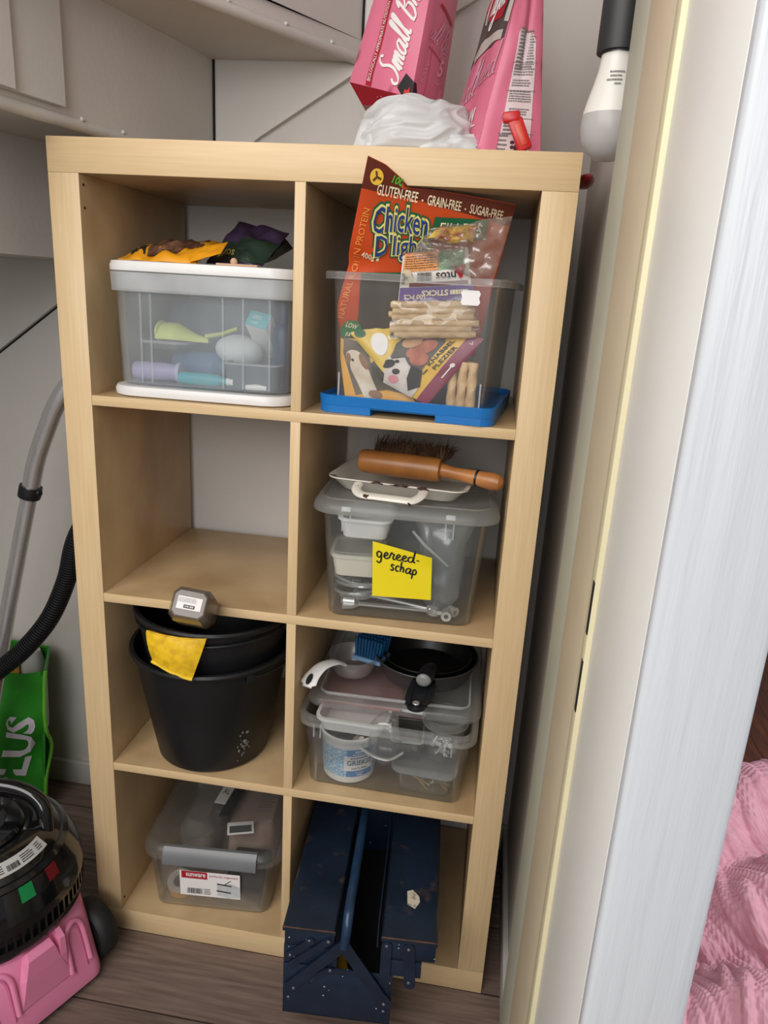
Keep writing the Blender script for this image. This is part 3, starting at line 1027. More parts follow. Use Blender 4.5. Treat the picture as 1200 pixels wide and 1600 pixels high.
b.box((0, 0.045, 0), (0.037, 0.09, 0.028), 0, None, 0.0008)
b.build('carton', P_WHITE, mb)
b = B()
b.box((0, -0.0006, 0), (0.0375, 0.001, 0.0285), 0, None, 0.0003)
b.build('turquoise_end', mat('turquoise_card', (64, 178, 188), 0.5, var=0.02), mb)
b = B()
sfm = Surf((-0.0188, -0.0012, -0.0142), (0.0188, -0.0012, -0.0142), (0.0188, -0.0012, 0.0142), (-0.0188, -0.0012, 0.0142))
d_lines(b, sfm, (0.42, 0.62), 0.018, 0.008, 3, 0, 0.0005, 0, 0.4, 5)
d_lines(b, sfm, (0.42, 0.25), 0.014, 0.004, 2, 0, 0.0005, 0, 0.4, 6)
b.build('lettering', K_WHITE, mb)
sft = Surf((-0.018, 0.0, 0.0142), (0.018, 0.0, 0.0142), (0.018, 0.09, 0.0142), (-0.018, 0.09, 0.0142))
b = B()
d_lines(b, sft, (0.35, 0.35), 0.045, 0.012, 3, RAD(90), 0.0005, 0, 0.4, 7)
b.build('fine_print', K_GREY, mb)
def bottle(name, label, cat, p, r, h, m, capm, rot=(0, 0, 0), neck=0.4, caph=0.02):
    t = thing(name, label, cat, p, rot=rot)
    b = B()
    b.lathe([(0, 0), (r * 0.9, 0), (r, 0.004), (r, h * 0.72), (r * 0.9, h * 0.82), (r * neck, h * 0.9), (r * neck, h), (0, h)], 24)
    b.build('body', m, t)
    b = B()
    b.lathe([(0, h), (r * neck * 1.25, h), (r * neck * 1.25, h + caph * 0.9), (r * neck * 1.1, h + caph), (0, h + caph)], 20)
    b.build('cap', capm, t)
    return t
M_DKBLUE = mat('dark_blue_plastic', (46, 70, 104), 0.35, var=0.05)
M_SLATE = mat('slate_grey_cloth', (104, 116, 128), 0.85, rgb2=(70, 80, 94), vscale=14, bump=0.4, bscale=30)
bt = bottle('spray_bottle', 'tall dark blue bottle upright in the frosted box beside the divider', 'bottle', (0.352, 0.075, ZA0), 0.018, 0.12, M_DKBLUE, M_DKBLUE)
bt2 = bottle('bottle', 'blue bottle lying in the frosted box under the white wad', 'bottle', (0.150, 0.125, ZA0 + 0.026), 0.024, 0.11, mat('steel_blue_plastic', (70, 104, 146), 0.35), M_DKBLUE, (RAD(90), 0, RAD(70)))
bt3 = bottle('tube', 'small teal tube on the bottom of the frosted box', 'tube', (0.185, 0.045, ZA0 + 0.011), 0.010, 0.085, mat('teal_plastic', (40, 160, 172), 0.4), P_WHITE, (0, RAD(90), RAD(-6)), 0.5, 0.012)
bt4 = bottle('roll', 'lilac roll lying along the bottom of the frosted box', 'roll', (0.098, 0.06, ZA0 + 0.016), 0.015, 0.075, mat('lilac_plastic', (168, 158, 196), 0.5), mat('pale_lilac', (190, 180, 210), 0.5), (0, RAD(90), RAD(3)), 0.9, 0.006)
wd_ = thing('cotton_wad', 'rounded white cotton wad among the bottles in the frosted box', 'cotton', tuple(at(375, 548, y=0.10)))
b = B()
b.ball((0, 0, 0), (0.042, 0.035, 0.027), 0, 22, 14)
b.build('wad', mat('cotton_white', (206, 210, 212), 0.9, bump=0.3, bscale=40), wd_, warp=lambda p: p * (1 + 0.13 * NZ.noise(p * 30)))
cc = tub('clear_case', 'open dark case with pale rim below the white wad in the frosted box', 'case', (0.310, 0.082, ZA0 + 0.001), 0.0, [(0.085, 0.10, 0.012, 0.0), (0.09, 0.105, 0.014, 0.042)], (0.003, 0.003), 0.002, mat('smoky_plastic', (70, 80, 92), 0.3), P_BAND)
sl = thing('cloth_bundle', 'folded slate grey cloth filling the back of the frosted box', 'cloth', (0.23, 0.245, ZA0))
b = B()
b.rr([(0.24, 0.16, 0.04, 0.0), (0.262, 0.17, 0.05, 0.02), (0.262, 0.17, 0.05, 0.10), (0.25, 0.15, 0.05, 0.128), (0.2, 0.1, 0.04, 0.134)], 8)
b.build('folds', M_SLATE, sl, warp=lambda p: p + V((NZ.noise(p * 14), NZ.noise(p * 14 + V((5, 0, 0))), 0.5 * NZ.noise(p * 12 + V((0, 7, 0))))) * 0.007 * min(1, p.z * 40))
pl = thing('white_stick', 'short white plastic stick on the bottom of the frosted box', 'stick', tuple(at(400, 608, y=0.03)))
pl.location.z = ZA0 + 0.005
b = B()
b.tube([(-0.017, 0, 0), (0, 0.001, 0.001), (0.017, 0.003, 0)], [0.004, 0.005, 0.004], 8)
b.build('stick', P_WHITE, pl)

# ---- treat bags on the white lid
ZLA = RZ[0] + 0.2135
tp = thing('treat_bag', 'crumpled yellow dog treat bag with a clear window on the white box lid', 'treat bag', (0.17, 0.10, ZLA))
I = Matrix.Translation((-0.17, -0.10, -ZLA))
q = [I @ at(184, 404, y=0.05), I @ at(306, 411, y=0.035), I @ at(350, 379, y=0.16), I @ at(236, 386, y=0.17)]
sfy = Surf(q[0], q[1], q[2], q[3], 0.014, wob(0.012, 6, 4))
M_TYEL = mat('yellow_orange_bag_film', (232, 158, 30), 0.35, var=0.08, vscale=10)
pouch('bag_body', [M_TYEL], sfy, 0.004, 22, 16, tp)
b = B()
d_poly(b, sfy, [(0.34, 0.10), (0.66, 0.14), (0.90, 0.55), (0.9, 0.92), (0.4, 0.9), (0.30, 0.45)], None, 0.0012, 0, 6)
b.build('window', mat('brown_kibble_in_window', (128, 92, 70), 0.3, rgb2=(60, 40, 32), vscale=60, bump=0.8, bscale=60), tp)
b = B()
d_poly(b, sfy, [(0.2, 0.12), (0.31, 0.12), (0.28, 0.45), (0.20, 0.5)], None, 0.0014, 0, 3)
d_rect(b, sfy, (0.12, 0.25), 0.012, 0.01, 0.2, 0.0014)
b.build('dark_print', K_BLACK, tp)
b = B()
sff = Surf(I @ at(296, 410, y=0.030), I @ at(345, 396, y=0.03), I @ at(356, 378, y=0.075), I @ at(290, 392, y=0.06), 0.004, wob(0.004, 5, 3))
b.grid(sff, 10, 8)
b.grid(lambda u, v: sff(u, v) + V((0, 0.0015, 0)), 10, 8, 0, True)
b.build('torn_flap', M_TYEL, tp)
td = thing('treat_bag', 'dark purple and green treat bag behind the yellow one on the white lid', 'treat bag', (0.29, 0.13, ZLA))
I = Matrix.Translation((-0.29, -0.13, -ZLA))
sfd = Surf(I @ at(322, 411, y=0.09), I @ at(410, 415, y=0.06), I @ at(452, 364, y=0.15), I @ at(374, 346, y=0.19), 0.016, wob(0.014, 4.5, 6))
M_DARKF = mat('dark_purple_film', (58, 46, 72), 0.3, var=0.2, vscale=14)
pouch('bag_body', [M_DARKF, P_BLACK], sfd, 0.012, 20, 16, td)
b = B()
d_poly(b, sfd, [(0.0, 0.02), (1.0, 0.02), (1.0, 0.62), (0.75, 0.42), (0.4, 0.40), (0.0, 0.38)], None, 0.0012, 0, 6)
b.build('green_panel', mat('dark_green_film', (34, 52, 42), 0.3, var=0.2, vscale=12), td)
b = B()
d_text(b, sfd, 'Antos', (0.30, 0.16), 0.034, 0.013, 0.05, 0.0020, 0, 0.01)
b.build('lettering', mat('olive_print', (150, 140, 60), 0.5), td)
b = B()
sfe = Surf(I @ at(412, 412, y=0.07), I @ at(430, 405, y=0.10), I @ at(458, 388, y=0.15), I @ at(440, 366, y=0.155), 0.006, wob(0.008, 5, 7))
b.grid(sfe, 8, 8)
b.grid(lambda u, v: sfe(u, v) + V((0, 0.002, 0)), 8, 8, 0, True)
b.build('crumpled_top', mat('black_green_film', (30, 36, 34), 0.3, var=0.3, vscale=20), td)
ch_ = thing('chew_piece', 'thin beige chew strip at the front of the white box lid', 'chew', tuple(at(372, 413, y=0.025)))
ch_.location.z = ZLA
b = B()
b.box((0, 0, 0.0015), (0.065, 0.02, 0.003), 0, (0, 0, RAD(4)), 0.001)
b.ball((-0.006, -0.002, 0.006), (0.006, 0.005, 0.006), 0, 10, 6)
b.build('strip', mat('beige_chew', (206, 168, 138), 0.7, bump=0.4, bscale=120), ch_)

# ------------------------------------------------------------------ top compartment by the doorway: open tub of dog treats
ZB_ = RZ[0]
YAWB = -0.10
rotb = lambda x, y: (x * cos(YAWB) - y * sin(YAWB), x * sin(YAWB) + y * cos(YAWB))
M_BLUEP = mat('bright_blue_plastic', (22, 112, 186), 0.35, var=0.03)
tray = thing('box_lid', 'bright blue upturned plastic box lid under the open treat tub', 'box lid', (0.578, 0.150, ZB_), YAWB)
b = B()
wt, dt = 0.283, 0.286
b.rr([(wt - 0.006, dt - 0.006, 0.022, 0.009), (wt, dt, 0.025, 0.012), (wt + 0.002, dt + 0.002, 0.025, 0.027), (wt - 0.004, dt - 0.004, 0.023, 0.028), (wt - 0.008, dt - 0.008, 0.022, 0.024), (wt - 0.012, dt - 0.012, 0.02, 0.0125)], 6)
b.build('tray', M_BLUEP, tray)
ring = rr_pts(wt - 0.001, dt - 0.001, 0.025, 6)
for s_ in (-1, 1):
    b = B()
    pts = [p for p in ring if p[0] * s_ > 0.05]
    pts.sort(key=lambda p: math.atan2(p[1], (p[0] * s_ - 0.09)))
    e = 0.052
    pts = [(e * s_, -dt / 2 + 0.0005)] + pts + [(e * s_, dt / 2 - 0.0005)]
    b.prism(pts if s_ > 0 else pts[::-1], 0.0, 0.020)
    b.build('skirt', M_BLUEP, tray, smooth=False)

def wave_rim(p):
    k = 0.008 * max(0, min(1, (0.085 - abs(p.x)) / 0.02)) if p.y < 0 else 0
    return p + V((0, 0, -k))
tubB = tub('treat_tub', 'open clear plastic tub of dog treats standing in the blue lid', 'storage tub', (0.5825, 0.146, ZB_ + 0.0133), YAWB,
           [(0.228, 0.255, 0.012, 0.0), (0.236, 0.263, 0.014, 0.003), (0.245, 0.270, 0.014, 0.09), (0.256, 0.277, 0.015, 0.201)], (0.0125, 0.011), 0.0022, P_CLEAR, P_LIDC, wave=wave_rim)
b = B()
for s_ in (-1, 1):
    b2 = B()
    b2.bx(s_ * 0.112 - 0.0012, s_ * 0.112 + 0.0012, -0.1345, -0.1325, 0.006, 0.05)
    b2.build('rib', P_BAND, tubB)
sfs = Surf((0.072, -0.1395, 0.163), (0.101, -0.1395, 0.163), (0.101, -0.1405, 0.184), (0.072, -0.1405, 0.184))
b = B()
d_poly(b, sfs, [(0.1, 0), (0.9, 0), (1, 0.2), (0.93, 0.5), (1, 0.8), (0.9, 1), (0.1, 1), (0, 0.8), (0.07, 0.5), (0, 0.2)], None, 0.0004)
b.build('price_sticker', K_WHITE, tubB)

TBM = Matrix.Translation((0.5825, 0.146, ZB_ + 0.0133)) @ Matrix.Rotation(YAWB, 4, 'Z')
TBI = TBM.inverted()
def in_tub(org, gap=0.0):
    """keeps a soft bag inside the walls of the treat tub below its rim"""
    o_ = V(org)
    def f(p):
        q = TBI @ (p + o_)
        if q.z < 0.228:
            k = max(0, q.z) / 0.205
            lx, ly = 0.118 + 0.010 * k - 0.004 - gap, 0.1315 + 0.007 * k - 0.005 - gap
            m = max(0.0, min(1.0, (0.228 - q.z) / 0.014))
            x, y, z = q.x, q.y, q.z
            x = x + (max(-lx, min(lx, x)) - x) * m
            y = y + (max(-ly, min(ly, y)) - y) * m
            z = max(z, 0.0045 + gap * 0.3)
            return TBM @ V((x, y, z)) - o_
        w_ = p + o_
        if w_.z > 1.437 and w_.y > -0.006:
            return V((w_.x, w_.y, 1.437)) - o_
        return p
    return f

# orange chicken bag
cb = thing('treat_bag', 'big orange and brown chicken treat bag sticking up out of the clear tub', 'treat bag', (0.56, 0.06, ZB_ + 0.10))
I = Matrix.Translation((-0.56, -0.06, -(ZB_ + 0.10)))
Pa, Pb, Pc, Pd = at(512, 556, y=0.055), at(742, 556, y=0.11), at(806, 318, y=0.075), at(575, 243, y=-0.035)
sfc = Surf(I @ Pa, I @ Pb, I @ Pc, I @ Pd, 0.012, wob(0.004, 3.5, 12))
sfc.post = in_tub((0.56, 0.06, ZB_ + 0.10))
def vmaxc(u):
    if u < 0.115: return 1.0 - 0.1 * u
    if u < 0.29: return 0.9885 - (u - 0.115) / 0.175 * 0.060
    if u < 0.34: return 0.9285 + 0.006 * (u - 0.29) / 0.05
    return 0.9345 + 0.06 * (u - 0.34) / 0.66
M_ORANGE = mat('orange_bag_film', (206, 76, 28), 0.32, var=0.08, vscale=5)
pouch('bag_body', [M_ORANGE], sfc, 0.025, 40, 20, cb, vmax=vmaxc)
b = B()
d_poly(b, sfc, [(0.0, 0.86), (0.0, 0.998), (0.115, 0.985), (0.29, 0.926), (0.34, 0.932), (1.0, 0.99), (1.0, 0.86), (0.7, 0.87), (0.35, 0.875)], (0.2, 0.905), 0.0010, 0, 8)
b.build('brown_header', mat('brown_red_film', (104, 40, 24), 0.32, var=0.08, vscale=6), cb)
b = B()
d_disc(b, sfc, (0.075, 0.925), 0.0098, None, 0.0018)
b.build('round_badge', K_YEL, cb)
b = B()
for a_ in (90, 210, 330):
    d_rect(b, sfc, (0.075 + 0.0035 * cos(RAD(a_ + 20)) / sfc.Lu, 0.925 + 0.0035 * sin(RAD(a_ + 20)) / sfc.Lv), 0.007, 0.0028, RAD(a_ + 20), 0.0024)
b.build('badge_mark', mat('brown_print', (92, 62, 24), 0.5), cb)
b = B()
d_text(b, sfc, '100', (0.205, 0.935), 0.017, 0.010, RAD(-5), 0.0020, 0, 0.02, 0.2)
b.build('green_lettering', K_LIME, cb)
b = B()
d_text(b, sfc, 'GLUTEN-FREE  -  GRAIN-FREE  -  SUGAR-FREE', (0.51, 0.893), 0.200, 0.0135, RAD(3.0), 0.0020, 0, 0.012)
b.build('headline_lettering', K_CREAM, cb)
b = B()
d_text(b, sfc, 'FILLETS', (0.665, 0.785), 0.070, 0.016, RAD(9), 0.0030, 0, 0.0, 0.2)
b.build('banner_lettering', K_CREAM, cb)
b = B()
d_text(b, sfc, '400g e', (0.135, 0.555), 0.028, 0.009, RAD(-6), 0.0020, 0, 0.02)
b.build('weight_lettering', K_CREAM, cb)
b = B()
d_text(b, sfc, 'NATURAL RICH IN PROTEIN', (0.045, 0.50), 0.150, 0.0095, RAD(88), 0.0020)
b.build('yellow_lettering', mat('amber_print', (236, 150, 60), 0.5), cb)
b = B()
d_rect(b, sfc, (0.66, 0.785), 0.088, 0.030, RAD(9), 0.0022, 0, 10, 4, 0.2)
b.build('green_banner', K_GREEN, cb)
for mi_, o_, bo, m_ in (('green', 0.0018, 0.105, K_GREEN), ('yellow', 0.0028, 0.052, mat('pale_yellow_print', (240, 226, 130), 0.5)), ('blue', 0.0038, 0.012, K_BLUE)):
    b = B()
    gr = {'green': 0.010, 'yellow': 0.005, 'blue': 0.0}[mi_]
    d_text(b, sfc, 'Chicken', (0.278, 0.745), 0.082 + gr, 0.034 + gr, RAD(7), o_, 0, bo, 0.0, 2, 0.16)
    d_text(b, sfc, "D'lights", (0.325, 0.622), 0.082 + gr, 0.036 + gr, RAD(8), o_ + 0.0003, 0, bo, 0.0, 2, 0.06)
    b.build('logo_' + mi_, m_, cb)
b = B()
d_poly(b, sfc, [(0.10, 0.46), (0.35, 0.49), (0.50, 0.47), (0.62, 0.10), (0.6, 0.02), (0.16, 0.05), (0.14, 0.25)], None, 0.0016, 0, 8)
b.build('window', mat('smoky_bag_window', (78, 68, 56), 0.18, rgb2=(54, 46, 38), vscale=20), cb)
b = B()
pts_ = [(0.095, 0.465), (0.35, 0.498), (0.51, 0.478)]
for i in range(2):
    a_, c_ = pts_[i], pts_[i + 1]
    dx_, dy_ = (c_[0] - a_[0]) * sfc.Lu, (c_[1] - a_[1]) * sfc.Lv
    d_rect(b, sfc, ((a_[0] + c_[0]) / 2, (a_[1] + c_[1]) / 2), sqrt(dx_ * dx_ + dy_ * dy_), 0.003, math.atan2(dy_, dx_), 0.0020, 0, 8, 1)
b.build('window_border', K_GREEN, cb)
b = B()
d_disc(b, sfc, (0.115, 0.155), 0.0165, None, 0.0024)
d_rect(b, sfc, (0.38, 0.06), 0.075, 0.05, 0, 0.0022)
b.build('green_seal', mat('seal_green', (60, 124, 72), 0.5), cb)
b = B()
d_text(b, sfc, 'LOW', (0.115, 0.185), 0.018, 0.008, RAD(-12), 0.0030, 0, 0.02)
d_text(b, sfc, 'FAT', (0.115, 0.130), 0.013, 0.007, RAD(-8), 0.0030, 0, 0.02)
d_text(b, sfc, 'PREMIUM', (0.38, 0.075), 0.045, 0.009, RAD(4), 0.0030)
b.build('seal_lettering', K_CREAM, cb)

# clear bag of twisted sticks with a printed header, upside down
sb = thing('stick_bag', 'clear bag of twisted chew sticks with an upside down printed header in the tub', 'treat bag', (0.63, 0.04, ZB_ + 0.15))
I = Matrix.Translation((-0.63, -0.04, -(ZB_ + 0.15)))
sfh = Surf(I @ at(622, 470, y=0.030), I @ at(738, 466, y=0.034), I @ at(731, 386, y=0.020), I @ at(630, 396, y=0.016), 0.006, wob(0.002, 3, 3))
b = B()
b.grid(sfh, 12, 12)
b.grid(lambda u, v: sfh(u, v) - sfh.n * 0.0012, 12, 12, 0, True)
b.build('header_card', mat('white_header_film', (222, 214, 206), 0.3, var=0.02), sb)
b = B()
d_rect(b, sfh, (0.47, 0.985), 0.100, 0.003, 0, 0.0012, 0, 8, 1)
d_rect(b, sfh, (0.55, 0.34), 0.085, 0.006, 0, 0.0012, 0, 8, 2)
b.build('maroon_strip', mat('maroon_print', (112, 34, 36), 0.45), sb)
b = B()
d_rect(b, sfh, (0.30, 0.80), 0.056, 0.026, 0, 0.0012)
b.build('orange_panel', mat('orange_print', (226, 150, 84), 0.45, rgb2=(200, 130, 70), vscale=400, ramp=(0.45, 0.55)), sb)
b = B()
d_rect(b, sfh, (0.74, 0.80), 0.042, 0.026, 0, 0.0012)
b.build('green_panel', mat('sage_print', (132, 160, 128), 0.45, rgb2=(100, 130, 100), vscale=400, ramp=(0.45, 0.55)), sb)
b = B()
d_rect(b, sfh, (0.52, 0.13), 0.105, 0.022, 0, 0.0012, 0, 10, 3)
b.build('purple_panel', mat('purple_print', (112, 84, 150), 0.45), sb)
b = B()
d_text(b, sfh, 'ntos', (0.655, 0.50), 0.029, 0.010, pi, 0.0018, 0, 0.015)
d_barcode(b, sfh, (0.35, 0.50), 0.022, 0.013, 0, 0.0018)
d_lines(b, sfh, (0.30, 0.80), 0.050, 0.020, 6, 0, 0.0018, 0, 0.28, 11)
b.build('black_lettering', K_BLACK, sb)
b = B()
d_text(b, sfh, 'A', (0.86, 0.54), 0.017, 0.019, pi, 0.0020, 0, 0.06)
d_rect(b, sfh, (0.85, 0.61), 0.014, 0.005, RAD(35), 0.0020)
b.build('red_letter', K_RED, sb)
b = B()
d_lines(b, sfh, (0.80, 0.155), 0.030, 0.008, 1, pi, 0.0018, 0, 0.8, 21)
d_text(b, sfh, 'STICKS', (0.50, 0.155), 0.038, 0.009, pi, 0.0018, 0, 0.03)
d_text(b, sfh, '100 PCS', (0.22, 0.09), 0.030, 0.007, pi, 0.0018, 0, 0.02)
b.build('cream_lettering', K_CREAM, sb)
b = B()
d_poly(b, sfh, [(0.02, 0.35), (0.02, 0.66), (0.09, 0.68), (0.16, 0.6), (0.2, 0.45), (0.13, 0.36)], None, 0.0012)
b.build('dog_picture', mat('dog_picture_print', (200, 184, 150), 0.5, rgb2=(70, 60, 54), vscale=80, ramp=(0.40, 0.5)), sb)
# film of the bag, crinkled above the header and down round the sticks
def crink(a, s_, sd):
    return lambda u, v: a * (NZ.noise(V((u * s_, v * s_ * 0.8, sd))) + 0.8 * abs(NZ.noise(V((u * s_ * 2.3 + v * 3, v * s_ * 1.7, sd + 4)))))
sff = Surf(I @ at(642, 398, y=0.010), I @ at(768, 446, y=0.024), I @ at(800, 338, y=0.035), I @ at(672, 356, y=0.025), 0.012, crink(0.014, 7, 1))
b = B()
b.grid(sff, 28, 24)
b.grid(lambda u, v: sff(u, v) + V((0.001, 0.006, 0)), 28, 24, 0, True)
b.build('crinkled_film', clear('crinkled_film', (240, 228, 218), 0.20, 0.18, 0.07), sb, angle=70)
sfw = Surf(I @ at(606, 530, y=0.014), I @ at(752, 522, y=0.018), I @ at(745, 460, y=0.018), I @ at(614, 468, y=0.014), 0.006, crink(0.006, 6, 8))
b = B()
b.grid(sfw, 22, 14)
b.build('front_film', P_FILM, sb, angle=70)
b = B()
d_poly(b, sff, [(0.05, 0.62), (0.35, 0.5), (0.62, 0.58), (0.6, 0.9), (0.1, 0.95)], None, 0.001, 0, 6)
b.build('yellow_picture', mat('yellow_picture_print', (206, 176, 84), 0.4, rgb2=(146, 84, 74), vscale=34, ramp=(0.40, 0.6)), sb)

M_RAW = mat('rawhide_beige', (216, 182, 138), 0.6, rgb2=(194, 156, 112), vscale=40, bump=0.3, bscale=120)
def stick_mesh(L, r):
    b = B()
    n, k = 40, 12
    rings = []
    for i in range(n + 1):
        t = i / n
        ring = []
        for j in range(k):
            a = 2 * pi * j / k
            rr_ = r * (1 + 0.09 * cos(2 * a - t * L / 0.030 * 2 * pi)) * (0.86 if i in (0, n) else 1)
            ring.append(V((-L / 2 + t * L, rr_ * cos(a), rr_ * sin(a))))
        rings.append(ring)
    b.rings(rings)
    return b
stick0 = stick_mesh(0.125, 0.0054).build('chew_stick', M_RAW)
tag(stick0, 'thin twisted beige chew stick lying in the clear bag near the tub rim', 'chew stick', 'twisted sticks in the clear bag')
k_ = 0
for j, vy in enumerate((476, 486, 495.5, 505, 514.5, 523)):
    for dpt in (0.030, 0.0415):
        if dpt > 0.035 and j in (0, 5):
            continue
        o = stick0 if k_ == 0 else stick0.copy()
        if k_:
            COL.objects.link(o)
        c_ = at(677 + rnd.uniform(-7, 7), vy + (4 if dpt > 0.035 else 0), y=dpt)
        o.location = c_
        o.rotation_euler = (rnd.uniform(0, 6), RAD(-3.5) + rnd.uniform(-0.012, 0.012), rnd.uniform(-0.02, 0.02))
        k_ += 1
stick1 = stick_mesh(0.075, 0.0075).build('chew_stick', M_RAW)
tag(stick1, 'thick beige chew stick standing in the bottom corner of the treat tub', 'chew stick', 'upright thick sticks in the tub corner')
for j, (px, yy) in enumerate(((706, 0.040), (722, 0.036), (737, 0.034), (714, 0.056), (730, 0.053))):
    o = stick1 if j == 0 else stick1.copy()
    if j:
        COL.objects.link(o)
    c_ = at(px, 600, y=yy)
    c_.z = ZB_ + 0.0165 + 0.0375
    o.location = c_
    o.rotation_euler = (rnd.uniform(-0.05, 0.05), RAD(-90) + rnd.uniform(-0.05, 0.05), 0.1)

# yellow and maroon biscuit bag lying askew
kb = thing('biscuit_bag', 'yellow and maroon biscuit bag with a black and white dog picture in the tub', 'treat bag', (0.61, 0.05, ZB_ + 0.07))
I = Matrix.Translation((-0.61, -0.05, -(ZB_ + 0.07)))
sfk = Surf(I @ at(552, 570, y=0.052), I @ at(667, 633, y=0.028), I @ at(756, 530, y=0.034), I @ at(626, 490, y=0.062), 0.010, wob(0.003, 4, 14))
sfk.post = in_tub((0.61, 0.05, ZB_ + 0.07))
pouch('bag_body', [mat('deep_yellow_film', (226, 178, 62), 0.35, var=0.05)], sfk, 0.014, 18, 18, kb)
b = B()
d_poly(b, sfk, [(0.86, 0.0), (1, 0.0), (1, 1), (0.84, 1)], None, 0.0010, 0, 8)
b.build('maroon_band', mat('maroon_film', (132, 30, 66), 0.35, var=0.05), kb)
b = B()
d_poly(b, sfk, [(0.14, 0.0), (0.70, 0.0), (0.68, 0.8), (0.60, 1.0), (0.34, 0.9), (0.22, 0.5)], None, 0.0010, 0, 8)
b.build('picture_panel', mat('grey_picture_print', (96, 92, 88), 0.45, rgb2=(56, 52, 50), vscale=20), kb)
b = B()
d_text(b, sfk, 'KNABBEL', (0.725, 0.66), 0.050, 0.0066, RAD(86), 0.0018, 0, 0.02)
d_text(b, sfk, 'PLEZIER', (0.80, 0.62), 0.044, 0.0066, RAD(86), 0.0018, 0, 0.02)
d_rect(b, sfk, (0.735, 0.36), 0.010, 0.002, RAD(86), 0.0018, 0, 2, 1)
b.build('lettering', K_BLACK, kb)
M_BISC = mat('pink_biscuit', (196, 124, 104), 0.7, rgb2=(160, 90, 74), vscale=40)
M_BISC2 = mat('pale_biscuit', (214, 168, 130), 0.7, rgb2=(190, 140, 104), vscale=40)
b = B()
for i, (u, v, rx, ry, a) in enumerate(((0.42, 0.86, 0.018, 0.012, 0.4), (0.55, 0.66, 0.016, 0.012, 1.0), (0.58, 0.48, 0.014, 0.012, 0.2), (0.48, 0.52, 0.010, 0.010, 0.2))):
    d_disc(b, sfk, (u, v), rx, ry, 0.0018 + 0.0003 * i, 0, 16, a)
b.build('biscuit_picture', M_BISC, kb)
b = B()
for i, (u, v, rx, ry, a) in enumerate(((0.38, 0.66, 0.015, 0.011, 0.9), (0.52, 0.93, 0.014, 0.010, -0.3))):
    d_disc(b, sfk, (u, v), rx, ry, 0.0022 + 0.0003 * i, 0, 16, a)
b.build('biscuit_picture', M_BISC2, kb)
b = B()
d_poly(b, sfk, [(0.22, 0.42), (0.30, 0.30), (0.44, 0.42), (0.52, 0.36), (0.66, 0.30), (0.80, 0.12), (0.80, 0.0), (0.62, 0.0), (0.42, 0.0), (0.36, 0.14)], (0.5, 0.18), 0.0020, 0, 6)
b.build('dog_picture', mat('white_fur_print', (220, 208, 202), 0.5, rgb2=(190, 178, 172), vscale=40), kb)
b = B()
d_disc(b, sfk, (0.34, 0.25), 0.010, 0.008, 0.0026, 0, 14, 0.8)
d_disc(b, sfk, (0.47, 0.20), 0.006, 0.005, 0.0026)
d_poly(b, sfk, [(0.56, 0.36), (0.70, 0.36), (0.80, 0.16), (0.72, 0.05), (0.62, 0.18)], None, 0.0026)
d_disc(b, sfk, (0.40, 0.33), 0.0035, 0.003, 0.0028)
b.build('dog_patches', K_BLACK, kb)
b = B()
d_disc(b, sfk, (0.50, 0.10), 0.008, 0.0065, 0.0030)
b.build('tongue_picture', mat('tongue_pink', (222, 140, 150), 0.5), kb)
b = B()
d_rect(b, sfk, (0.925, 0.46), 0.020, 0.002, RAD(90), 0.0018, 0, 4, 1)
d_disc(b, sfk, (0.925, 0.57), 0.0035, None, 0.0018)
d_text(b, sfk, 'V', (0.93, 0.90), 0.006, 0.005, RAD(60), 0.0018)
b.build('white_marks', K_WHITE, kb)
b = B()
d_disc(b, sfk, (0.17, 0.84), 0.006, None, 0.0018)
b.build('badge', mat('badge_grey', (90, 86, 60), 0.5), kb)

# yellow dog treat bag with a spaniel picture
yb = thing('treat_bag', 'golden treat bag with a spotted spaniel picture low in the clear tub', 'treat bag', (0.50, 0.04, ZB_ + 0.05))
I = Matrix.Translation((-0.50, -0.04, -(ZB_ + 0.05)))
sfv = Surf(I @ at(540, 628, y=0.040), I @ at(650, 634, y=0.050), I @ at(606, 500, y=0.078), I @ at(521, 470, y=0.052), 0.006, wob(0.004, 4, 21))
sfv.post = in_tub((0.50, 0.04, ZB_ + 0.05))
pouch('bag_body', [mat('golden_yellow_film', (230, 164, 52), 0.35, var=0.06)], sfv, 0.012, 18, 18, yb)
b = B()
d_poly(b, sfv, [(0.16, 0.08), (0.62, 0.16), (0.98, 0.12), (0.95, 0.5), (0.55, 0.62), (0.10, 0.66), (0.06, 0.5)], None, 0.0012, 0, 6)
b.build('picture_panel', mat('brown_picture_print', (110, 92, 70), 0.45, rgb2=(62, 52, 46), vscale=24), yb)
b = B()
d_poly(b, sfv, [(0.14, 0.46), (0.26, 0.50), (0.40, 0.44), (0.44, 0.30), (0.50, 0.10), (0.30, 0.02), (0.22, 0.2), (0.14, 0.34)], None, 0.0020, 0, 6)
d_disc(b, sfv, (0.24, 0.46), 0.015, 0.013, 0.0022)
b.build('dog_picture', mat('cream_fur_print', (222, 208, 190), 0.5, rgb2=(196, 176, 152), vscale=40), yb)
b = B()
d_disc(b, sfv, (0.37, 0.44), 0.006, 0.013, 0.0026, 0, 14, 0.3)
d_disc(b, sfv, (0.13, 0.45), 0.004, 0.009, 0.0026, 0, 14, -0.2)
d_disc(b, sfv, (0.45, 0.10), 0.010, 0.007, 0.0026)
b.build('dog_patches', mat('brown_fur_print', (140, 96, 66), 0.5), yb)
b = B()
d_disc(b, sfv, (0.195, 0.44), 0.0024, 0.0024, 0.003)
d_poly(b, sfv, [(0.10, 0.66), (0.34, 0.66), (0.30, 0.80), (0.14, 0.82)], None, 0.0022)
b.build('dark_marks', K_BLACK, yb)
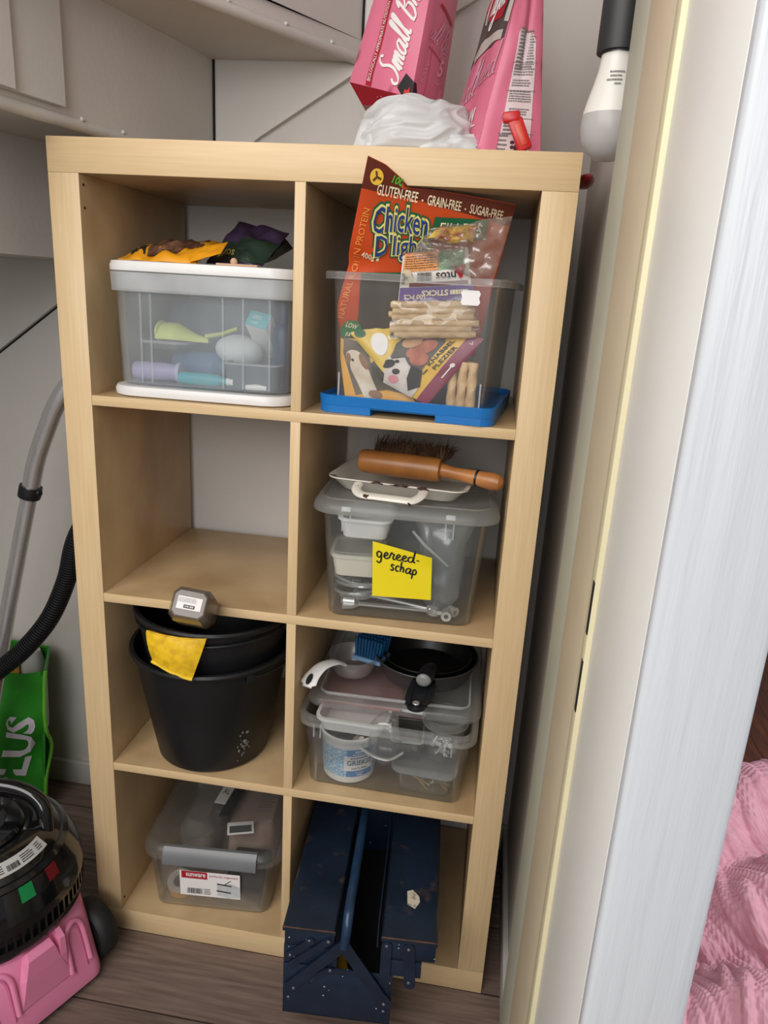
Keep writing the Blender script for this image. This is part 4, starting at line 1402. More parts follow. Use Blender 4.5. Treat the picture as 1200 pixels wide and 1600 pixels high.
# round ivory and yellow pack between them
yw = thing('treat_bag', 'yellow bag corner with a white dog chew picture between the two dog picture bags', 'treat bag', (0.54, 0.045, ZB_ + 0.09))
I = Matrix.Translation((-0.54, -0.045, -(ZB_ + 0.09)))
sfx = Surf(I @ at(600, 583, y=0.036), I @ at(640, 526, y=0.050), I @ at(592, 500, y=0.058), I @ at(540, 512, y=0.046), 0.006, wob(0.003, 4, 31))
sfx.post = in_tub((0.54, 0.045, ZB_ + 0.09))
pouch('bag_body', [mat('lemon_film', (228, 190, 80), 0.35, var=0.05)], sfx, 0.006, 12, 12, yw)
b = B()
d_disc(b, sfx, (0.42, 0.42), 0.019, 0.013, 0.0014, 0, 18, 0.9)
b.build('chew_picture', K_WHITE, yw)
b = B()
d_disc(b, sfx, (0.22, 0.80), 0.009, 0.007, 0.0016)
b.build('green_badge', K_GREEN, yw)
b = B()
d_disc(b, sfx, (0.80, 0.35), 0.0055, None, 0.0016)
b.build('dark_badge', mat('olive_badge', (96, 84, 50), 0.5), yw)

# ------------------------------------------------------------------ second row by the doorway: tool tub
ZC_ = RZ[1]
YC = 0.05
tubC = tub('tool_tub', 'clear lidded tool tub with a yellow sticky note on its front', 'storage tub', (0.5697, 0.172, ZC_), YC,
           [(0.240, 0.285, 0.02, 0.0), (0.250, 0.293, 0.022, 0.004), (0.262, 0.302, 0.024, 0.10), (0.276, 0.312, 0.026, 0.190)], None, 0.0022, P_CLEAR, None)
b = B()
b.rr([(0.280, 0.316, 0.03, 0.1905), (0.312, 0.334, 0.045, 0.188), (0.313, 0.335, 0.045, 0.193), (0.309, 0.331, 0.044, 0.200), (0.292, 0.314, 0.036, 0.2095), (0.280, 0.300, 0.03, 0.211),
      (0.276, 0.296, 0.028, 0.208), (0.2, 0.2, 0.02, 0.2078)], 8)
lidC = b.build('lid', P_LIDC, tubC)
for s_ in (-0.095, 0.075):
    b = B()
    b.box((s_, -0.1655, 0.198), (0.016, 0.004, 0.009), 0, (RAD(-25), 0, 0), 0.0015)
    b.build('clip', P_BAND, tubC)
    for d_ in (-0.007, 0.006):
        b = B()
        b.bx(s_ + d_ - 0.001, s_ + d_ + 0.001, -0.1585, -0.156, 0.158, 0.188)
        b.build('rib', P_BAND, tubC)
note = thing('sticky_note', 'yellow square sticky note with black handwriting stuck on the clear tool tub', 'note', (0.577, 0.004, ZC_ + 0.09))
I = Matrix.Translation((-0.577, -0.004, -(ZC_ + 0.09)))
n0 = [I @ at(581, 932, y=0.0085), I @ at(673, 939, y=0.013), I @ at(675, 872, y=0.0065), I @ at(582, 847, y=0.0015)]
sfn = Surf(n0[0], n0[1], n0[2], n0[3], 0.0, lambda u, v: 0.010 * max(0, v - 0.72) ** 1.3 * 2.2 * max(0, u - 0.25) - 0.003)
b = B()
b.grid(sfn, 14, 14)
b.grid(lambda u, v: sfn(u, v) - sfn.n * 0.0003, 14, 14, 0, True)
b.build('paper', mat('sticky_note_yellow', (248, 226, 24), 0.55, var=0.015, trans=0.1), note)
b = B()
d_script(b, sfn, 'gereed-', (0.43, 0.885), 0.074, 0.024, RAD(4), 0.0008, 0.0028, 0.08, 0, 0.2)
d_script(b, sfn, 'schap', (0.53, 0.655), 0.046, 0.024, RAD(-2), 0.0008, 0.0028, 0.10, 0, 0.2)
b.build('handwriting', K_BLACK, note)
# inside the tool tub
def open_box(name, label, loc, rz, w, d, h, m, lidm=None, rim=0.004, rot=None):
    t = thing(name, label, 'container', loc, rz, rot=rot)
    b = B()
    rows = [(w * 0.86, d * 0.86, 0.014, 0.0), (w * 0.88, d * 0.88, 0.016, 0.003), (w, d, 0.018, h - 0.006), (w + 2 * rim, d + 2 * rim, 0.022, h - 0.005), (w + 2 * rim, d + 2 * rim, 0.022, h), (w - 0.004, d - 0.004, 0.017, h)]
    b.rr(rows + [(w * 0.86, d * 0.86, 0.014, 0.004)], 5)
    b.build('body', m, t)
    if lidm:
        b = B()
        b.rr([(w + 2 * rim + 0.003, d + 2 * rim + 0.003, 0.023, h - 0.003), (w + 2 * rim + 0.004, d + 2 * rim + 0.004, 0.023, h + 0.003), (w - 0.002, d - 0.002, 0.018, h + 0.005), (w - 0.006, d - 0.006, 0.016, h + 0.002)], 5)
        b.build('lid', lidm, t)
    return t
c1_ = at(560, 885, y=0.09)
open_box('food_container', 'ivory food container with a clear lid behind the sticky note', (c1_.x, 0.085, c1_.z), 0.08, 0.085, 0.10, 0.040, P_OFFW, P_LIDC)
c1_ = at(574, 832, y=0.10)
open_box('food_container', 'white food container uppermost in the tool tub', (c1_.x, 0.105, c1_.z + 0.003), 0.02, 0.088, 0.11, 0.036, P_WHITE)
dk = thing('cloth_bundle', 'dark grey cloth bundle behind the ivory container in the tool tub', 'cloth', (0.575, 0.21, ZC_ + 0.004))
b = B()
b.rr([(0.17, 0.10, 0.04, 0.004), (0.20, 0.12, 0.05, 0.02), (0.20, 0.12, 0.05, 0.11), (0.18, 0.10, 0.05, 0.14), (0.10, 0.05, 0.02, 0.145)], 8)
b.build('folds', mat('charcoal_cloth', (104, 108, 112), 0.85, rgb2=(62, 66, 70), vscale=12, bump=0.4, bscale=30), dk, warp=lambda p: p + V((NZ.noise(p * 16), NZ.noise(p * 15 + V((5, 0, 0))), 0.3 * NZ.noise(p * 12))) * 0.009)
gb = thing('plastic_bag', 'crumpled grey see-through plastic bag stuffed in the tool tub beside the note', 'bag', (0.642, 0.095, ZC_ + 0.016))
b = B()
b.rr([(0.05, 0.06, 0.02, 0.0), (0.070, 0.085, 0.03, 0.02), (0.072, 0.088, 0.03, 0.07), (0.080, 0.088, 0.03, 0.12), (0.095, 0.07, 0.03, 0.145), (0.10, 0.04, 0.02, 0.16)], 10)
M_GBAG = clear('grey_bag_film', (190, 196, 198), 0.42, 0.2, 0.08, (235, 238, 240))
b.build('bag_body', M_GBAG, gb, angle=80, warp=lambda p: p + V((1, 1, 0.5)) * (0.016 * abs(NZ.noise(V((p.x * 40 + p.z * 26, p.y * 24, p.z * 34)))) - 0.005))
b = B()
b.tube([at(645, 830, y=0.045) - V(gb.location), at(662, 850, y=0.043) - V(gb.location), at(700, 885, y=0.045) - V(gb.location)], [0.002, 0.003, 0.002], 8)
b.build('folded_edge', P_BAND, gb)
co = tag(None or B().build('tmp', P_CLEAR), None) if False else None
b = B()
cx_, cy_, cz_ = 0.500, 0.075, ZC_ + 0.045
pth = []
for i in range(90):
    a = i / 90 * 2 * pi * 3
    rr_ = 0.044 + 0.003 * sin(i * 0.37)
    pth.append((cx_ + rr_ * cos(a) * 1.05, cy_ + rr_ * sin(a) * 0.95, cz_ - 0.012 + 0.009 * (i / 30) + 0.004 * sin(a * 1.3)))
b.tube(pth, 0.0028, 8)
coil = b.build('tubing_coil', clear('clear_tubing', (225, 228, 228), 0.3, 0.1, 0.12))
tag(coil, 'coil of thin clear tubing at the bottom of the tool tub', 'tubing')
def wrench_mesh(L, w):
    b = B()
    b.box((0, 0, 0), (L * 0.72, w * 0.42, 0.004), 0, None, 0.0012)
    b.m = Matrix.Translation((L * 0.42, 0, 0))
    b.lathe([(w * 0.32, -0.003), (w * 0.62, -0.003), (w * 0.62, 0.003), (w * 0.32, 0.003), (w * 0.32, -0.003)], 16)
    b.m = Matrix.Translation((-L * 0.42, 0, 0)) @ Matrix.Rotation(RAD(15), 4, 'Z')
    pts = [(0.08 * L, -w * 0.3), (0.08 * L, w * 0.3), (0.0, w * 0.65), (-0.10 * L, w * 0.6), (-0.10 * L, w * 0.28), (-0.01 * L, w * 0.25), (-0.01 * L, -w * 0.25), (-0.10 * L, -w * 0.28), (-0.10 * L, -w * 0.6), (0.0, -w * 0.65)]
    b.prism(pts, -0.003, 0.003)
    b.m = Matrix.Identity(4)
    return b
w0 = wrench_mesh(0.175, 0.022).build('wrench', M_STEEL)
tag(w0, 'bright steel spanner lying among others on the tool tub floor', 'spanner', 'steel spanners on the tool tub floor')
for i, (x, y, zz, rz, tl) in enumerate(((0.562, 0.060, 0.010, 0.04, 0.0), (0.575, 0.075, 0.014, -0.20, 0.02), (0.555, 0.100, 0.012, 0.25, 0.0), (0.578, 0.095, 0.017, 0.12, -0.02), (0.565, 0.13, 0.016, -0.1, 0.02))):
    o = w0 if i == 0 else w0.copy()
    if i:
        COL.objects.link(o)
    o.location = (x, y, ZC_ + zz)
    o.rotation_euler = (rnd.uniform(-0.15, 0.15), tl, rz)
skt0 = B()
skt0.lathe([(0.004, 0), (0.009, 0), (0.009, 0.02), (0.004, 0.02), (0.004, 0.0)], 14)
s0 = skt0.build('socket', M_STEEL)
tag(s0, 'small steel wrench socket on the tool tub floor', 'socket', 'steel sockets on the tool tub floor')
for i, (px, py) in enumerate(((712, 972), (700, 958), (512, 945), (668, 975))):
    o = s0 if i == 0 else s0.copy()
    if i:
        COL.objects.link(o)
    c_ = at(px, py, y=0.036 if i != 1 else 0.06)
    o.location = (max(0.475, min(0.658, c_.x)), max(0.056, c_.y + 0.012), ZC_ + 0.0135)
    o.rotation_euler = (RAD(90), 0, i * 0.8)

# dustpan and brush on the tub lid
ZLC = ZC_ + 0.2115
dp = thing('dustpan', 'chipped white enamel dustpan lying on the lid of the tool tub', 'dustpan', (0.563, 0.130, ZLC + 0.0004), -0.115)
M_ENAM = mat('chipped_white_enamel', (226, 220, 208), 0.25, var=0.04, coat=0.3)
M_CHIP = mat('rusty_enamel_chip', (70, 32, 24), 0.7, var=0.2, vscale=60)
b = B()
b.rr([(0.19, 0.13, 0.02, 0.0), (0.196, 0.136, 0.022, 0.001), (0.232, 0.165, 0.024, 0.021), (0.242, 0.175, 0.026, 0.0225), (0.242, 0.175, 0.026, 0.0245), (0.229, 0.162, 0.022, 0.0235), (0.194, 0.132, 0.02, 0.003)], 6)
b.build('pan', M_ENAM, dp)
b = B()
hp = smooth_path([(-0.062, -0.082, 0.017), (-0.060, -0.100, 0.012), (-0.048, -0.111, 0.007), (-0.02, -0.113, 0.007), (0.02, -0.113, 0.007), (0.038, -0.111, 0.007), (0.048, -0.100, 0.012), (0.050, -0.082, 0.017)], 6)
b.tube(hp, 0.0085, 10, 0, True, (0, 0, 1), 0.55)
b.build('handle', M_ENAM, dp)
for x, y, z, r1_, r2_ in ((-0.112, -0.072, 0.0215, 0.008, 0.003), (-0.060, -0.095, 0.012, 0.007, 0.005), (-0.037, -0.1175, 0.006, 0.006, 0.004), (0.050, -0.094, 0.013, 0.006, 0.005), (0.035, -0.118, 0.004, 0.005, 0.0025), (0.01, -0.0865, 0.0235, 0.018, 0.002), (-0.03, -0.0865, 0.0235, 0.012, 0.002), (0.05, -0.0865, 0.0235, 0.012, 0.002)):
    b = B()
    b.ball((x, y, z), (r1_, 0.0035, r2_), 0, 10, 6)
    b.build('chip', M_CHIP, dp, warp=lambda p: p + V((NZ.noise(p * 200), 0, NZ.noise(p * 200 + V((9, 0, 0))))) * 0.003)
br = thing('hand_brush', 'wooden hand brush with brown bristles resting on the white dustpan', 'brush', (0, 0, 0))
A0, A1, A2 = at(562, 719, z=ZLC + 0.046), at(690, 735, z=ZLC + 0.046), at(786, 756, z=ZLC + 0.040)
br.location = A0
ax = (A1 - A0)
la = ax.length
mfr = frame_to((0, 0, 0), ax)
M_BRW = mat('worn_brown_varnish', (160, 104, 52), 0.35, rgb2=(120, 72, 34), vscale=9, stretch=(1, 1, 1), detail=5)
b = B()
b.lathe([(0, 0), (0.013, 0.0), (0.0185, 0.003), (0.0205, 0.010), (0.0212, la * 0.5), (0.0205, la * 0.93), (0.019, la * 0.985), (0.0125, la), (0, la)], 28, 0, mfr)
b.build('head', M_BRW, br)
lb = (A2 - A1).length
mf2 = frame_to(A1 - A0, A2 - A1)
b = B()
b.lathe([(0, -0.006), (0.0115, -0.006), (0.0120, 0.004), (0.0105, 0.02), (0.0115, lb * 0.45), (0.0125, lb * 0.54), (0.0125, lb * 0.60), (0.0135, lb * 0.68), (0.0150, lb * 0.84), (0.0125, lb * 0.95), (0.006, lb), (0, lb)], 24, 0, mf2)
h_ = b.build('handle', mat('lighter_brown_varnish', (186, 124, 70), 0.35, rgb2=(154, 96, 50), vscale=14), br)
b = B()
b.lathe([(0.0115, lb * 0.565), (0.0140, lb * 0.57), (0.0140, lb * 0.60), (0.0115, lb * 0.605)], 24, 0, mf2)
b.build('black_ring', P_BLACK, br)
b = B()
rb_ = random.Random(11)
side = V((0, 0, 1)).cross(ax.normalized())
if side.y < 0:
    side = -side
for i in range(900):
    t = rb_.uniform(0.14, 1.12)
    p0 = ax * min(t, 0.985) + side * 0.012 + V((0, 0, 0.010))
    dr = (side * rb_.uniform(0.5, 1.0) + V((0, 0, 1)) * rb_.uniform(0.25, 1.0) + ax.normalized() * rb_.uniform(-0.3, 0.55) * (1 if t > 0.5 else 0.6)).normalized()
    L_ = rb_.uniform(0.030, 0.052)
    sag = V((0, 0, -0.010 * rb_.random()))
    b.tube([p0, p0 + dr * L_ * 0.5, p0 + dr * L_ + sag], [0.0006, 0.0005, 0.0002], 3, 0, False)
br_ = b.build('bristles', mat('brown_coir_bristle', (92, 62, 40), 0.8, var=0.3, vscale=60), br, weld=False)
br_['kind'] = 'stuff'

# ------------------------------------------------------------------ third row: two nested buckets
ZK = RZ[2]
M_BUCK = mat('black_bucket_plastic', (24, 25, 28), 0.42, var=0.15, vscale=10)
def bucket_body():
    b = B()
    b.lathe([(0.0, 0.0), (0.104, 0.0), (0.110, 0.004), (0.134, 0.13), (0.150, 0.218), (0.157, 0.221), (0.159, 0.226), (0.157, 0.231), (0.150, 0.231), (0.1475, 0.226), (0.131, 0.13), (0.107, 0.007), (0.0, 0.006)], 56)
    return b
def bail(rad, droop):
    pts = []
    for i in range(41):
        a = pi * i / 40
        pts.append((rad * cos(a), rad * sin(a) * 0.97, 0.216 - droop * sin(a)))
    return pts
bk = thing('bucket', 'lower black builders bucket holding a second bucket with a yellow glove', 'bucket', (0.209, 0.111, ZK), RAD(-40))
bucket_body().build('body', M_BUCK, bk).scale = (0.975, 0.975, 1.0)
hb = B()
hb.tube(bail(0.1545, 0.012), 0.0028, 8)
hb.build('handle', M_BUCK, bk)
for s_ in (-1, 1):
    b = B()
    b.box((s_ * 0.157, 0, 0.214), (0.010, 0.030, 0.022), 0, None, 0.003)
    b.build('lug', M_BUCK, bk).scale = (0.94, 0.94, 1)
bk2 = copy_tree(bk)
bk['group'] = bk2['group'] = 'nested black buckets'
bk2['label'] = 'upper black bucket nested in the lower one and holding the glove and grey bottle'
bk2.location = (0.209, 0.110, ZK + 0.0745)
bk2.rotation_euler = (RAD(1.5), RAD(-1.0), RAD(176))
for ch in bk2.children:
    ch.scale = (0.945, 0.945, 1.0)
# paint scuff on the lower bucket: a small worn mark on its wall
b = B()
rs = random.Random(5)
for i in range(26):
    a, z = RAD(-42) + rs.gauss(0, 0.055) , 0.060 + rs.gauss(0, 0.012)
    a -= (z - 0.06) * -4.0 * 0
    r_ = 0.1105 + (z - 0.004) * (0.024 / 0.126) + 0.0004
    aa = a + RAD(40)
    c_ = V((r_ * cos(aa), r_ * sin(aa), z))
    t_ = V((-sin(aa), cos(aa), 0))
    w_, h_ = rs.uniform(0.001, 0.003), rs.uniform(0.0015, 0.004)
    b.add([c_ - t_ * w_, c_ + V((0, 0, -h_)), c_ + t_ * w_, c_ + V((0, 0, h_))], [(0, 1, 2, 3)])
sc_ = b.build('paint_scuff', mat('grey_paint_scuff', (128, 128, 126), 0.8), bk)
sc_['kind'] = 'stuff'

# yellow rubber glove: its cuff hangs over the rim
gl = thing('rubber_glove', 'worn yellow rubber glove with its cuff hanging over the upper bucket rim', 'glove', (0.209, 0.111, ZK + 0.22))
M_GLOVE = mat('worn_yellow_rubber', (236, 192, 32), 0.5, rgb2=(206, 158, 24), vscale=60, ramp=(0.25, 0.55), bump=0.2, bscale=90)
ZR = 0.0745 + 0.231 - 0.22                              # upper rim height in the glove's own frame
def glove_pt(u, v, o):
    """v 0 at the cuff edge outside, 0.5 over the rim, 1 inside the bucket; bulged round the wall"""
    a0 = RAD(-112 + 40.0 * u - (-5.5 + 14 * u) * (1 - min(1, v * 2)))
    if v < 0.5:
        t = 1 - v * 2
        ln = 0.052 + 0.022 * u + 0.004 * NZ.noise(V((u * 3, 1, 2)))
        z = ZR + 0.003 - ln * t
        r = 0.1555 + 0.006 * (1 - t) + 0.004 * sin(pi * t) + 0.008 * t
    else:
        t = (v - 0.5) * 2
        z = ZR + 0.004 - 0.085 * t + 0.004 * sin(pi * min(1, t * 3))
        r = 0.1605 - 0.032 * min(1, t * 3) - 0.016 * t
        a0 += RAD(6 * t)
    r += o + 0.0016 * NZ.noise(V((u * 7, v * 14, 3)))
    return V((r * cos(a0), r * sin(a0), z))
b = B()
b.grid(lambda u, v: glove_pt(u, v, 0.0), 20, 30)
b.grid(lambda u, v: glove_pt(u, v, 0.0045 * min(1, 5 * min(u, 1 - u) + 0.1)), 20, 30, 0, True)
b.grid(lambda u, v: glove_pt(0, u, 0.0005 * v), 30, 1)
b.grid(lambda u, v: glove_pt(1, u, 0.0005 * v), 30, 1)
b.build('cuff', M_GLOVE, gl, angle=75)
b = B()
b.tube([glove_pt(i / 16, 0.0, 0.003) for i in range(17)], 0.0030, 8)
b.build('rolled_edge', mat('bright_yellow_rubber', (244, 204, 50), 0.45), gl)
b = B()
for k, (a_, ln) in enumerate(((-124, 0.05), (-117, 0.062), (-110, 0.066), (-103, 0.058), (-96, 0.045))):
    p0 = glove_pt((k + 0.5) / 5, 0.98, 0.002)
    b.tube([p0, p0 + V((0.004 * (k - 2), 0.018, -ln * 0.4)), p0 + V((0.006 * (k - 2), 0.045, -ln * 0.8)), p0 + V((0.006 * (k - 2), 0.058, -ln * 0.85))], [0.012, 0.010, 0.009, 0.005], 10)
b.build('fingers', M_GLOVE, gl)
b = B()
sg = lambda u, v: glove_pt(u, v, 0.0052)
for i in range(16):
    u, v = 0.30 + rs.gauss(0, 0.055), 0.10 + rs.gauss(0, 0.03)
    p = [sg(u + rs.uniform(-0.02, 0.02), v + rs.uniform(-0.012, 0.012)) for _ in range(3)]
    b.add(p, [(0, 1, 2)])
k_ = b.build('stain', mat('dark_stain', (96, 80, 30), 0.8), gl)
k_['kind'] = 'stuff'

# smoked grey bottle with its labelled base to the viewer
gb_ = thing('plastic_bottle', 'smoky grey plastic bottle lying in the upper bucket with a white label on its base', 'bottle', tuple(at(296, 944, y=-0.082)))
dirb = V((-0.16, 0.85, -0.56)).normalized()
mb_ = frame_to((0, 0, 0), dirb, (0.10, 0.25, 1))
gb_.location = tuple(V(gb_.location))
b = B()
M_SMOKE = mat('smoky_grey_plastic', (106, 95, 86), 0.25, rgb2=(88, 78, 70), vscale=8, coat=0.2)
def octo(w, d, c_, z):
    return [mb_ @ V(p + (z,)) for p in ((-w + c_, -d), (w - c_, -d), (w, -d + c_), (w, d - c_), (w - c_, d), (-w + c_, d), (-w, d - c_), (-w, -d + c_))]
b.rings([octo(0.0255, 0.0205, 0.007, -0.0015), octo(0.0275, 0.0225, 0.007, 0.0), octo(0.0345, 0.0285, 0.010, 0.018), octo(0.0345, 0.0285, 0.012, 0.070), octo(0.028, 0.024, 0.012, 0.095), octo(0.012, 0.012, 0.005, 0.110), octo(0.012, 0.012, 0.005, 0.128)])
b.build('body', M_SMOKE, gb_, angle=25)
sfo = Surf(mb_ @ V((0.023, -0.012, -0.0016)), mb_ @ V((-0.023, -0.012, -0.0016)), mb_ @ V((-0.023, 0.0135, -0.0016)), mb_ @ V((0.023, 0.0135, -0.0016)))
b = B()
d_rect(b, sfo, (0.5, 0.5), 0.040, 0.021, 0, 0.0004)
b.build('label', K_WHITE, gb_)
b = B()
d_lines(b, sfo, (0.46, 0.68), 0.034, 0.008, 4, 0, 0.0008, 0, 0.35, 4)
b.build('fine_print', K_GREY, gb_)
b = B()
d_rect(b, sfo, (0.52, 0.28), 0.018, 0.0055, 0, 0.0008)
b.build('logo_block', K_BLACK, gb_)
b = B()
d_barcode(b, sfo, (0.52, 0.28), 0.014, 0.0028, 0, 0.0012, 0, 8)
b.build('logo_mark', K_WHITE, gb_)

# ------------------------------------------------------------------ third row by the doorway: tub of odds and ends
ZE_ = RZ[2]
P_CLEAR2 = clear('thin_clear_plastic', (248, 250, 250), 0.032, 0.22, 0.02, (254, 255, 255))
P_LIDE = clear('thin_milky_lid', (244, 244, 242), 0.10, 0.3, 0.02, (254, 255, 255))
tubE = tub('storage_tub', 'clear tub with a loose lid on top holding a yoghurt bucket and screws', 'storage tub', (0.5712, 0.172, ZE_), -0.02,
           [(0.276, 0.285, 0.018, 0.0), (0.286, 0.293, 0.02, 0.004), (0.298, 0.305, 0.022, 0.092), (0.302, 0.309, 0.022, 0.096), (0.308, 0.314, 0.024, 0.150)], (0.0095, 0.018), 0.0022, P_CLEAR2, P_LIDC)
for s_ in (-0.125, 0.115):
    for d_ in (-0.006, 0.006):
        b = B()
        b.bx(s_ + d_ - 0.001, s_ + d_ + 0.001, -0.1565, -0.1545, 0.105, 0.132)
        b.build('rib', P_BAND, tubE)
lidE = thing('tub_cover', 'milky see-through lid resting loose on the odds and ends tub under the pans', 'tub lid', (0.5715, 0.206, ZE_ + 0.1535), 0.02)
b = B()
b.rr([(0.318, 0.314, 0.03, 0.001), (0.322, 0.318, 0.032, 0.0), (0.324, 0.320, 0.032, 0.006), (0.316, 0.312, 0.03, 0.014), (0.284, 0.280, 0.018, 0.0165), (0.282, 0.278, 0.018, 0.0185), (0.274, 0.270, 0.016, 0.0185), (0.272, 0.268, 0.016, 0.013),
      (0.27, 0.266, 0.016, 0.011), (0.28, 0.276, 0.018, 0.012), (0.31, 0.306, 0.028, 0.010)], 6)
b.build('lid', P_LIDE, lidE)
b = B()
b.rr([(0.276, 0.272, 0.016, 0.0184), (0.282, 0.278, 0.018, 0.0184), (0.282, 0.278, 0.018, 0.0200), (0.276, 0.272, 0.016, 0.0200), (0.276, 0.272, 0.016, 0.0184)], 6, 0, False, False)
b.build('raised_edge', P_BAND, lidE)
rp = thing('seed_tray', 'flat dull red gridded tray seen through the loose tub lid', 'tray', (0.507, 0.195, ZE_ + 0.137), 0.02)
b = B()
b.box((0, 0, 0.004), (0.155, 0.22, 0.008), 0, None, 0.002)
b.build('tray', mat('dull_red_plastic', (176, 92, 84), 0.5, rgb2=(150, 70, 64), vscale=20), rp)
for i in range(5):
    b = B()
    b.bx(-0.074, 0.074, -0.09 + i * 0.045 - 0.0008, -0.09 + i * 0.045 + 0.0008, 0.008, 0.0088)
    b.build('grid_line', mat('pale_red_line', (186, 140, 132), 0.5) if i == 0 else bpy.data.materials['pale_red_line'], rp)
for i in range(4):
    b = B()
    b.bx(-0.055 + i * 0.037 - 0.0008, -0.055 + i * 0.037 + 0.0008, -0.108, 0.108, 0.008, 0.0088)
    b.build('grid_line', bpy.data.materials['pale_red_line'], rp)
wc = open_box('food_container', 'white plastic box wedged under the loose lid above the yoghurt bucket', (0.503, 0.098, ZE_ + 0.107), -0.03, 0.128, 0.13, 0.030, P_WHITE)
ZE0 = ZE_ + 0.0027
yo = thing('yoghurt_bucket', 'white yoghurt bucket with a pale blue label in the odds and ends tub', 'bucket', (0.494, 0.083, ZE0))
b = B()
b.lathe([(0, 0), (0.046, 0.0), (0.049, 0.003), (0.0535, 0.086), (0.0555, 0.087), (0.057, 0.089), (0.0575, 0.097), (0.056, 0.099), (0.053, 0.098), (0.0515, 0.09), (0.047, 0.006), (0, 0.005)], 48)
b.build('body', P_WHITE, yo)
def cyl_surf(r0, r1, z0, z1, a0, a1):
    class C:
        pass
    s = Surf((0, 0, 0), (1, 0, 0), (1, 0, 1), (0, 0, 1))
    s.Lu, s.Lv = (r0 + r1) / 2 * (a1 - a0), z1 - z0
    f = lambda u, v, o=0.0: V(((r0 + (r1 - r0) * v + o) * cos(a0 + (a1 - a0) * u), (r0 + (r1 - r0) * v + o) * sin(a0 + (a1 - a0) * u), z0 + (z1 - z0) * v))
    class CS(Surf):
        def __init__(q): q.Lu, q.Lv = s.Lu, s.Lv
        def __call__(q, u, v): return f(u, v)
        def off(q, u, v, o): return f(u, v, o)
    return CS()
cs = cyl_surf(0.0499, 0.0531, 0.016, 0.076, RAD(-175), RAD(-5))
b = B()
b.grid(lambda u, v: cs.off(u, v, 0.0003), 40, 4)
b.build('blue_wrap', mat('dotted_blue_wrap', (120, 176, 214), 0.45, rgb2=(200, 220, 232), vscale=320, ramp=(0.42, 0.50), detail=1), yo)
b = B()
d_rect(b, cs, (0.70, 0.5), 0.052, 0.0595, 0, 0.0006, 0, 16, 2)
b.build('blue_panel', mat('mid_blue_print', (58, 130, 190), 0.45), yo)
b = B()
d_rect(b, cs, (0.685, 0.50), 0.058, 0.032, 0, 0.0010, 0, 16, 2)
b.build('white_panel', K_WHITE, yo)
b = B()
d_text(b, cs, 'GRIEKSE', (0.690, 0.53), 0.049, 0.0115, 0, 0.0015, 0, 0.03)
d_lines(b, cs, (0.69, 0.70), 0.036, 0.0045, 1, 0, 0.0015, 0, 0.7, 5)
d_text(b, cs, 'NATUREL', (0.69, 0.32), 0.030, 0.0045, 0, 0.0015, 0, 0.02)
b.build('lettering', mat('slate_blue_print', (60, 100, 132), 0.5), yo)
b = B()
d_lines(b, cs, (0.70, 0.93), 0.022, 0.005, 1, 0, 0.0015, 0, 0.7, 8)
d_lines(b, cs, (0.70, 0.83), 0.030, 0.004, 2, 0, 0.0015, 0, 0.5, 2)
d_text(b, cs, '0,0%', (0.70, 0.155), 0.016, 0.004, 0, 0.0015)
d_lines(b, cs, (0.70, 0.075), 0.012, 0.0035, 1, 0, 0.0015, 0, 0.7, 9)
b.build('white_lettering', K_WHITE, yo)
nzl = thing('nozzle_cap', 'small ivory nozzle cap poking out of the yoghurt bucket', 'cap', (0.515, 0.062, ZE0 + 0.074), rot=(RAD(40), RAD(20), 0))
b = B()
b.lathe([(0, 0.03), (0.005, 0.03), (0.006, 0.022), (0.013, 0.010), (0.014, 0.0), (0.0, 0.0)], 18)
b.build('cap', P_OFFW, nzl)
gy = thing('cloth_bundle', 'grey rag bundled inside the yoghurt bucket', 'cloth', (0.494, 0.083, ZE0 + 0.008))
b = B()
b.ball((0, 0, 0.030), (0.043, 0.043, 0.030), 0, 20, 12)
b.build('folds', mat('dull_grey_rag', (104, 108, 112), 0.85, bump=0.4, bscale=40), gy, warp=lambda p: p + p.normalized() * 0.004 * NZ.noise(p * 50))
# small screw box and its screws
sx = open_box('screw_box', 'small lidded clear box of brass and steel screws low in the odds and ends tub', (0.643, 0.076, ZE0), -0.06, 0.112, 0.085, 0.046, P_CLEAR, P_BAND)
M_BRASS = mat('brass_yellow', (188, 160, 84), 0.3, 0.9, var=0.1, vscale=60)
def screw_mesh(L, r):
    b = B()
    pr = [(0, 0), (r * 1.9, 0), (r * 1.9, 0.0012), (r, 0.003)]
    n = int(L / 0.0022)
    for i in range(n):
        z = 0.003 + (L - 0.006) * i / n
        pr += [(r * 0.75, z + 0.0004), (r, z + 0.0015)]
    pr += [(0.0, L)]
    b.lathe(pr, 8)
    return b
sw0 = screw_mesh(0.042, 0.0022).build('screw', M_BRASS)
sw1 = screw_mesh(0.028, 0.0020).build('screw', M_STEEL)
tag(sw0, 'long brass coloured screw in the small lidded screw box', 'screw', 'brass screws in the small box')
tag(sw1, 'short steel screw in the small lidded screw box', 'screw', 'steel screws in the small box')
for i in range(16):
    src = sw0 if i % 2 else sw1
    o = src if i < 2 else src.copy()
    if i >= 2:
        COL.objects.link(o)
    o.location = (0.643 + rnd.uniform(-0.030, 0.022), 0.074 + rnd.uniform(-0.018, 0.020), ZE0 + 0.0075 + 0.0035 * (i // 3))
    o.rotation_euler = (RAD(90) + rnd.uniform(-0.1, 0.1), 0, rnd.uniform(0.6, 2.4))
jr = thing('jar', 'round milky lidded jar of silver screws in the odds and ends tub', 'jar', (0.672, 0.098, ZE0 + 0.052))
b = B()
b.lathe([(0, 0), (0.034, 0), (0.037, 0.003), (0.0405, 0.078), (0.0385, 0.078), (0.035, 0.004), (0, 0.003)], 36)
b.build('body', P_CLEAR, jr)
b = B()
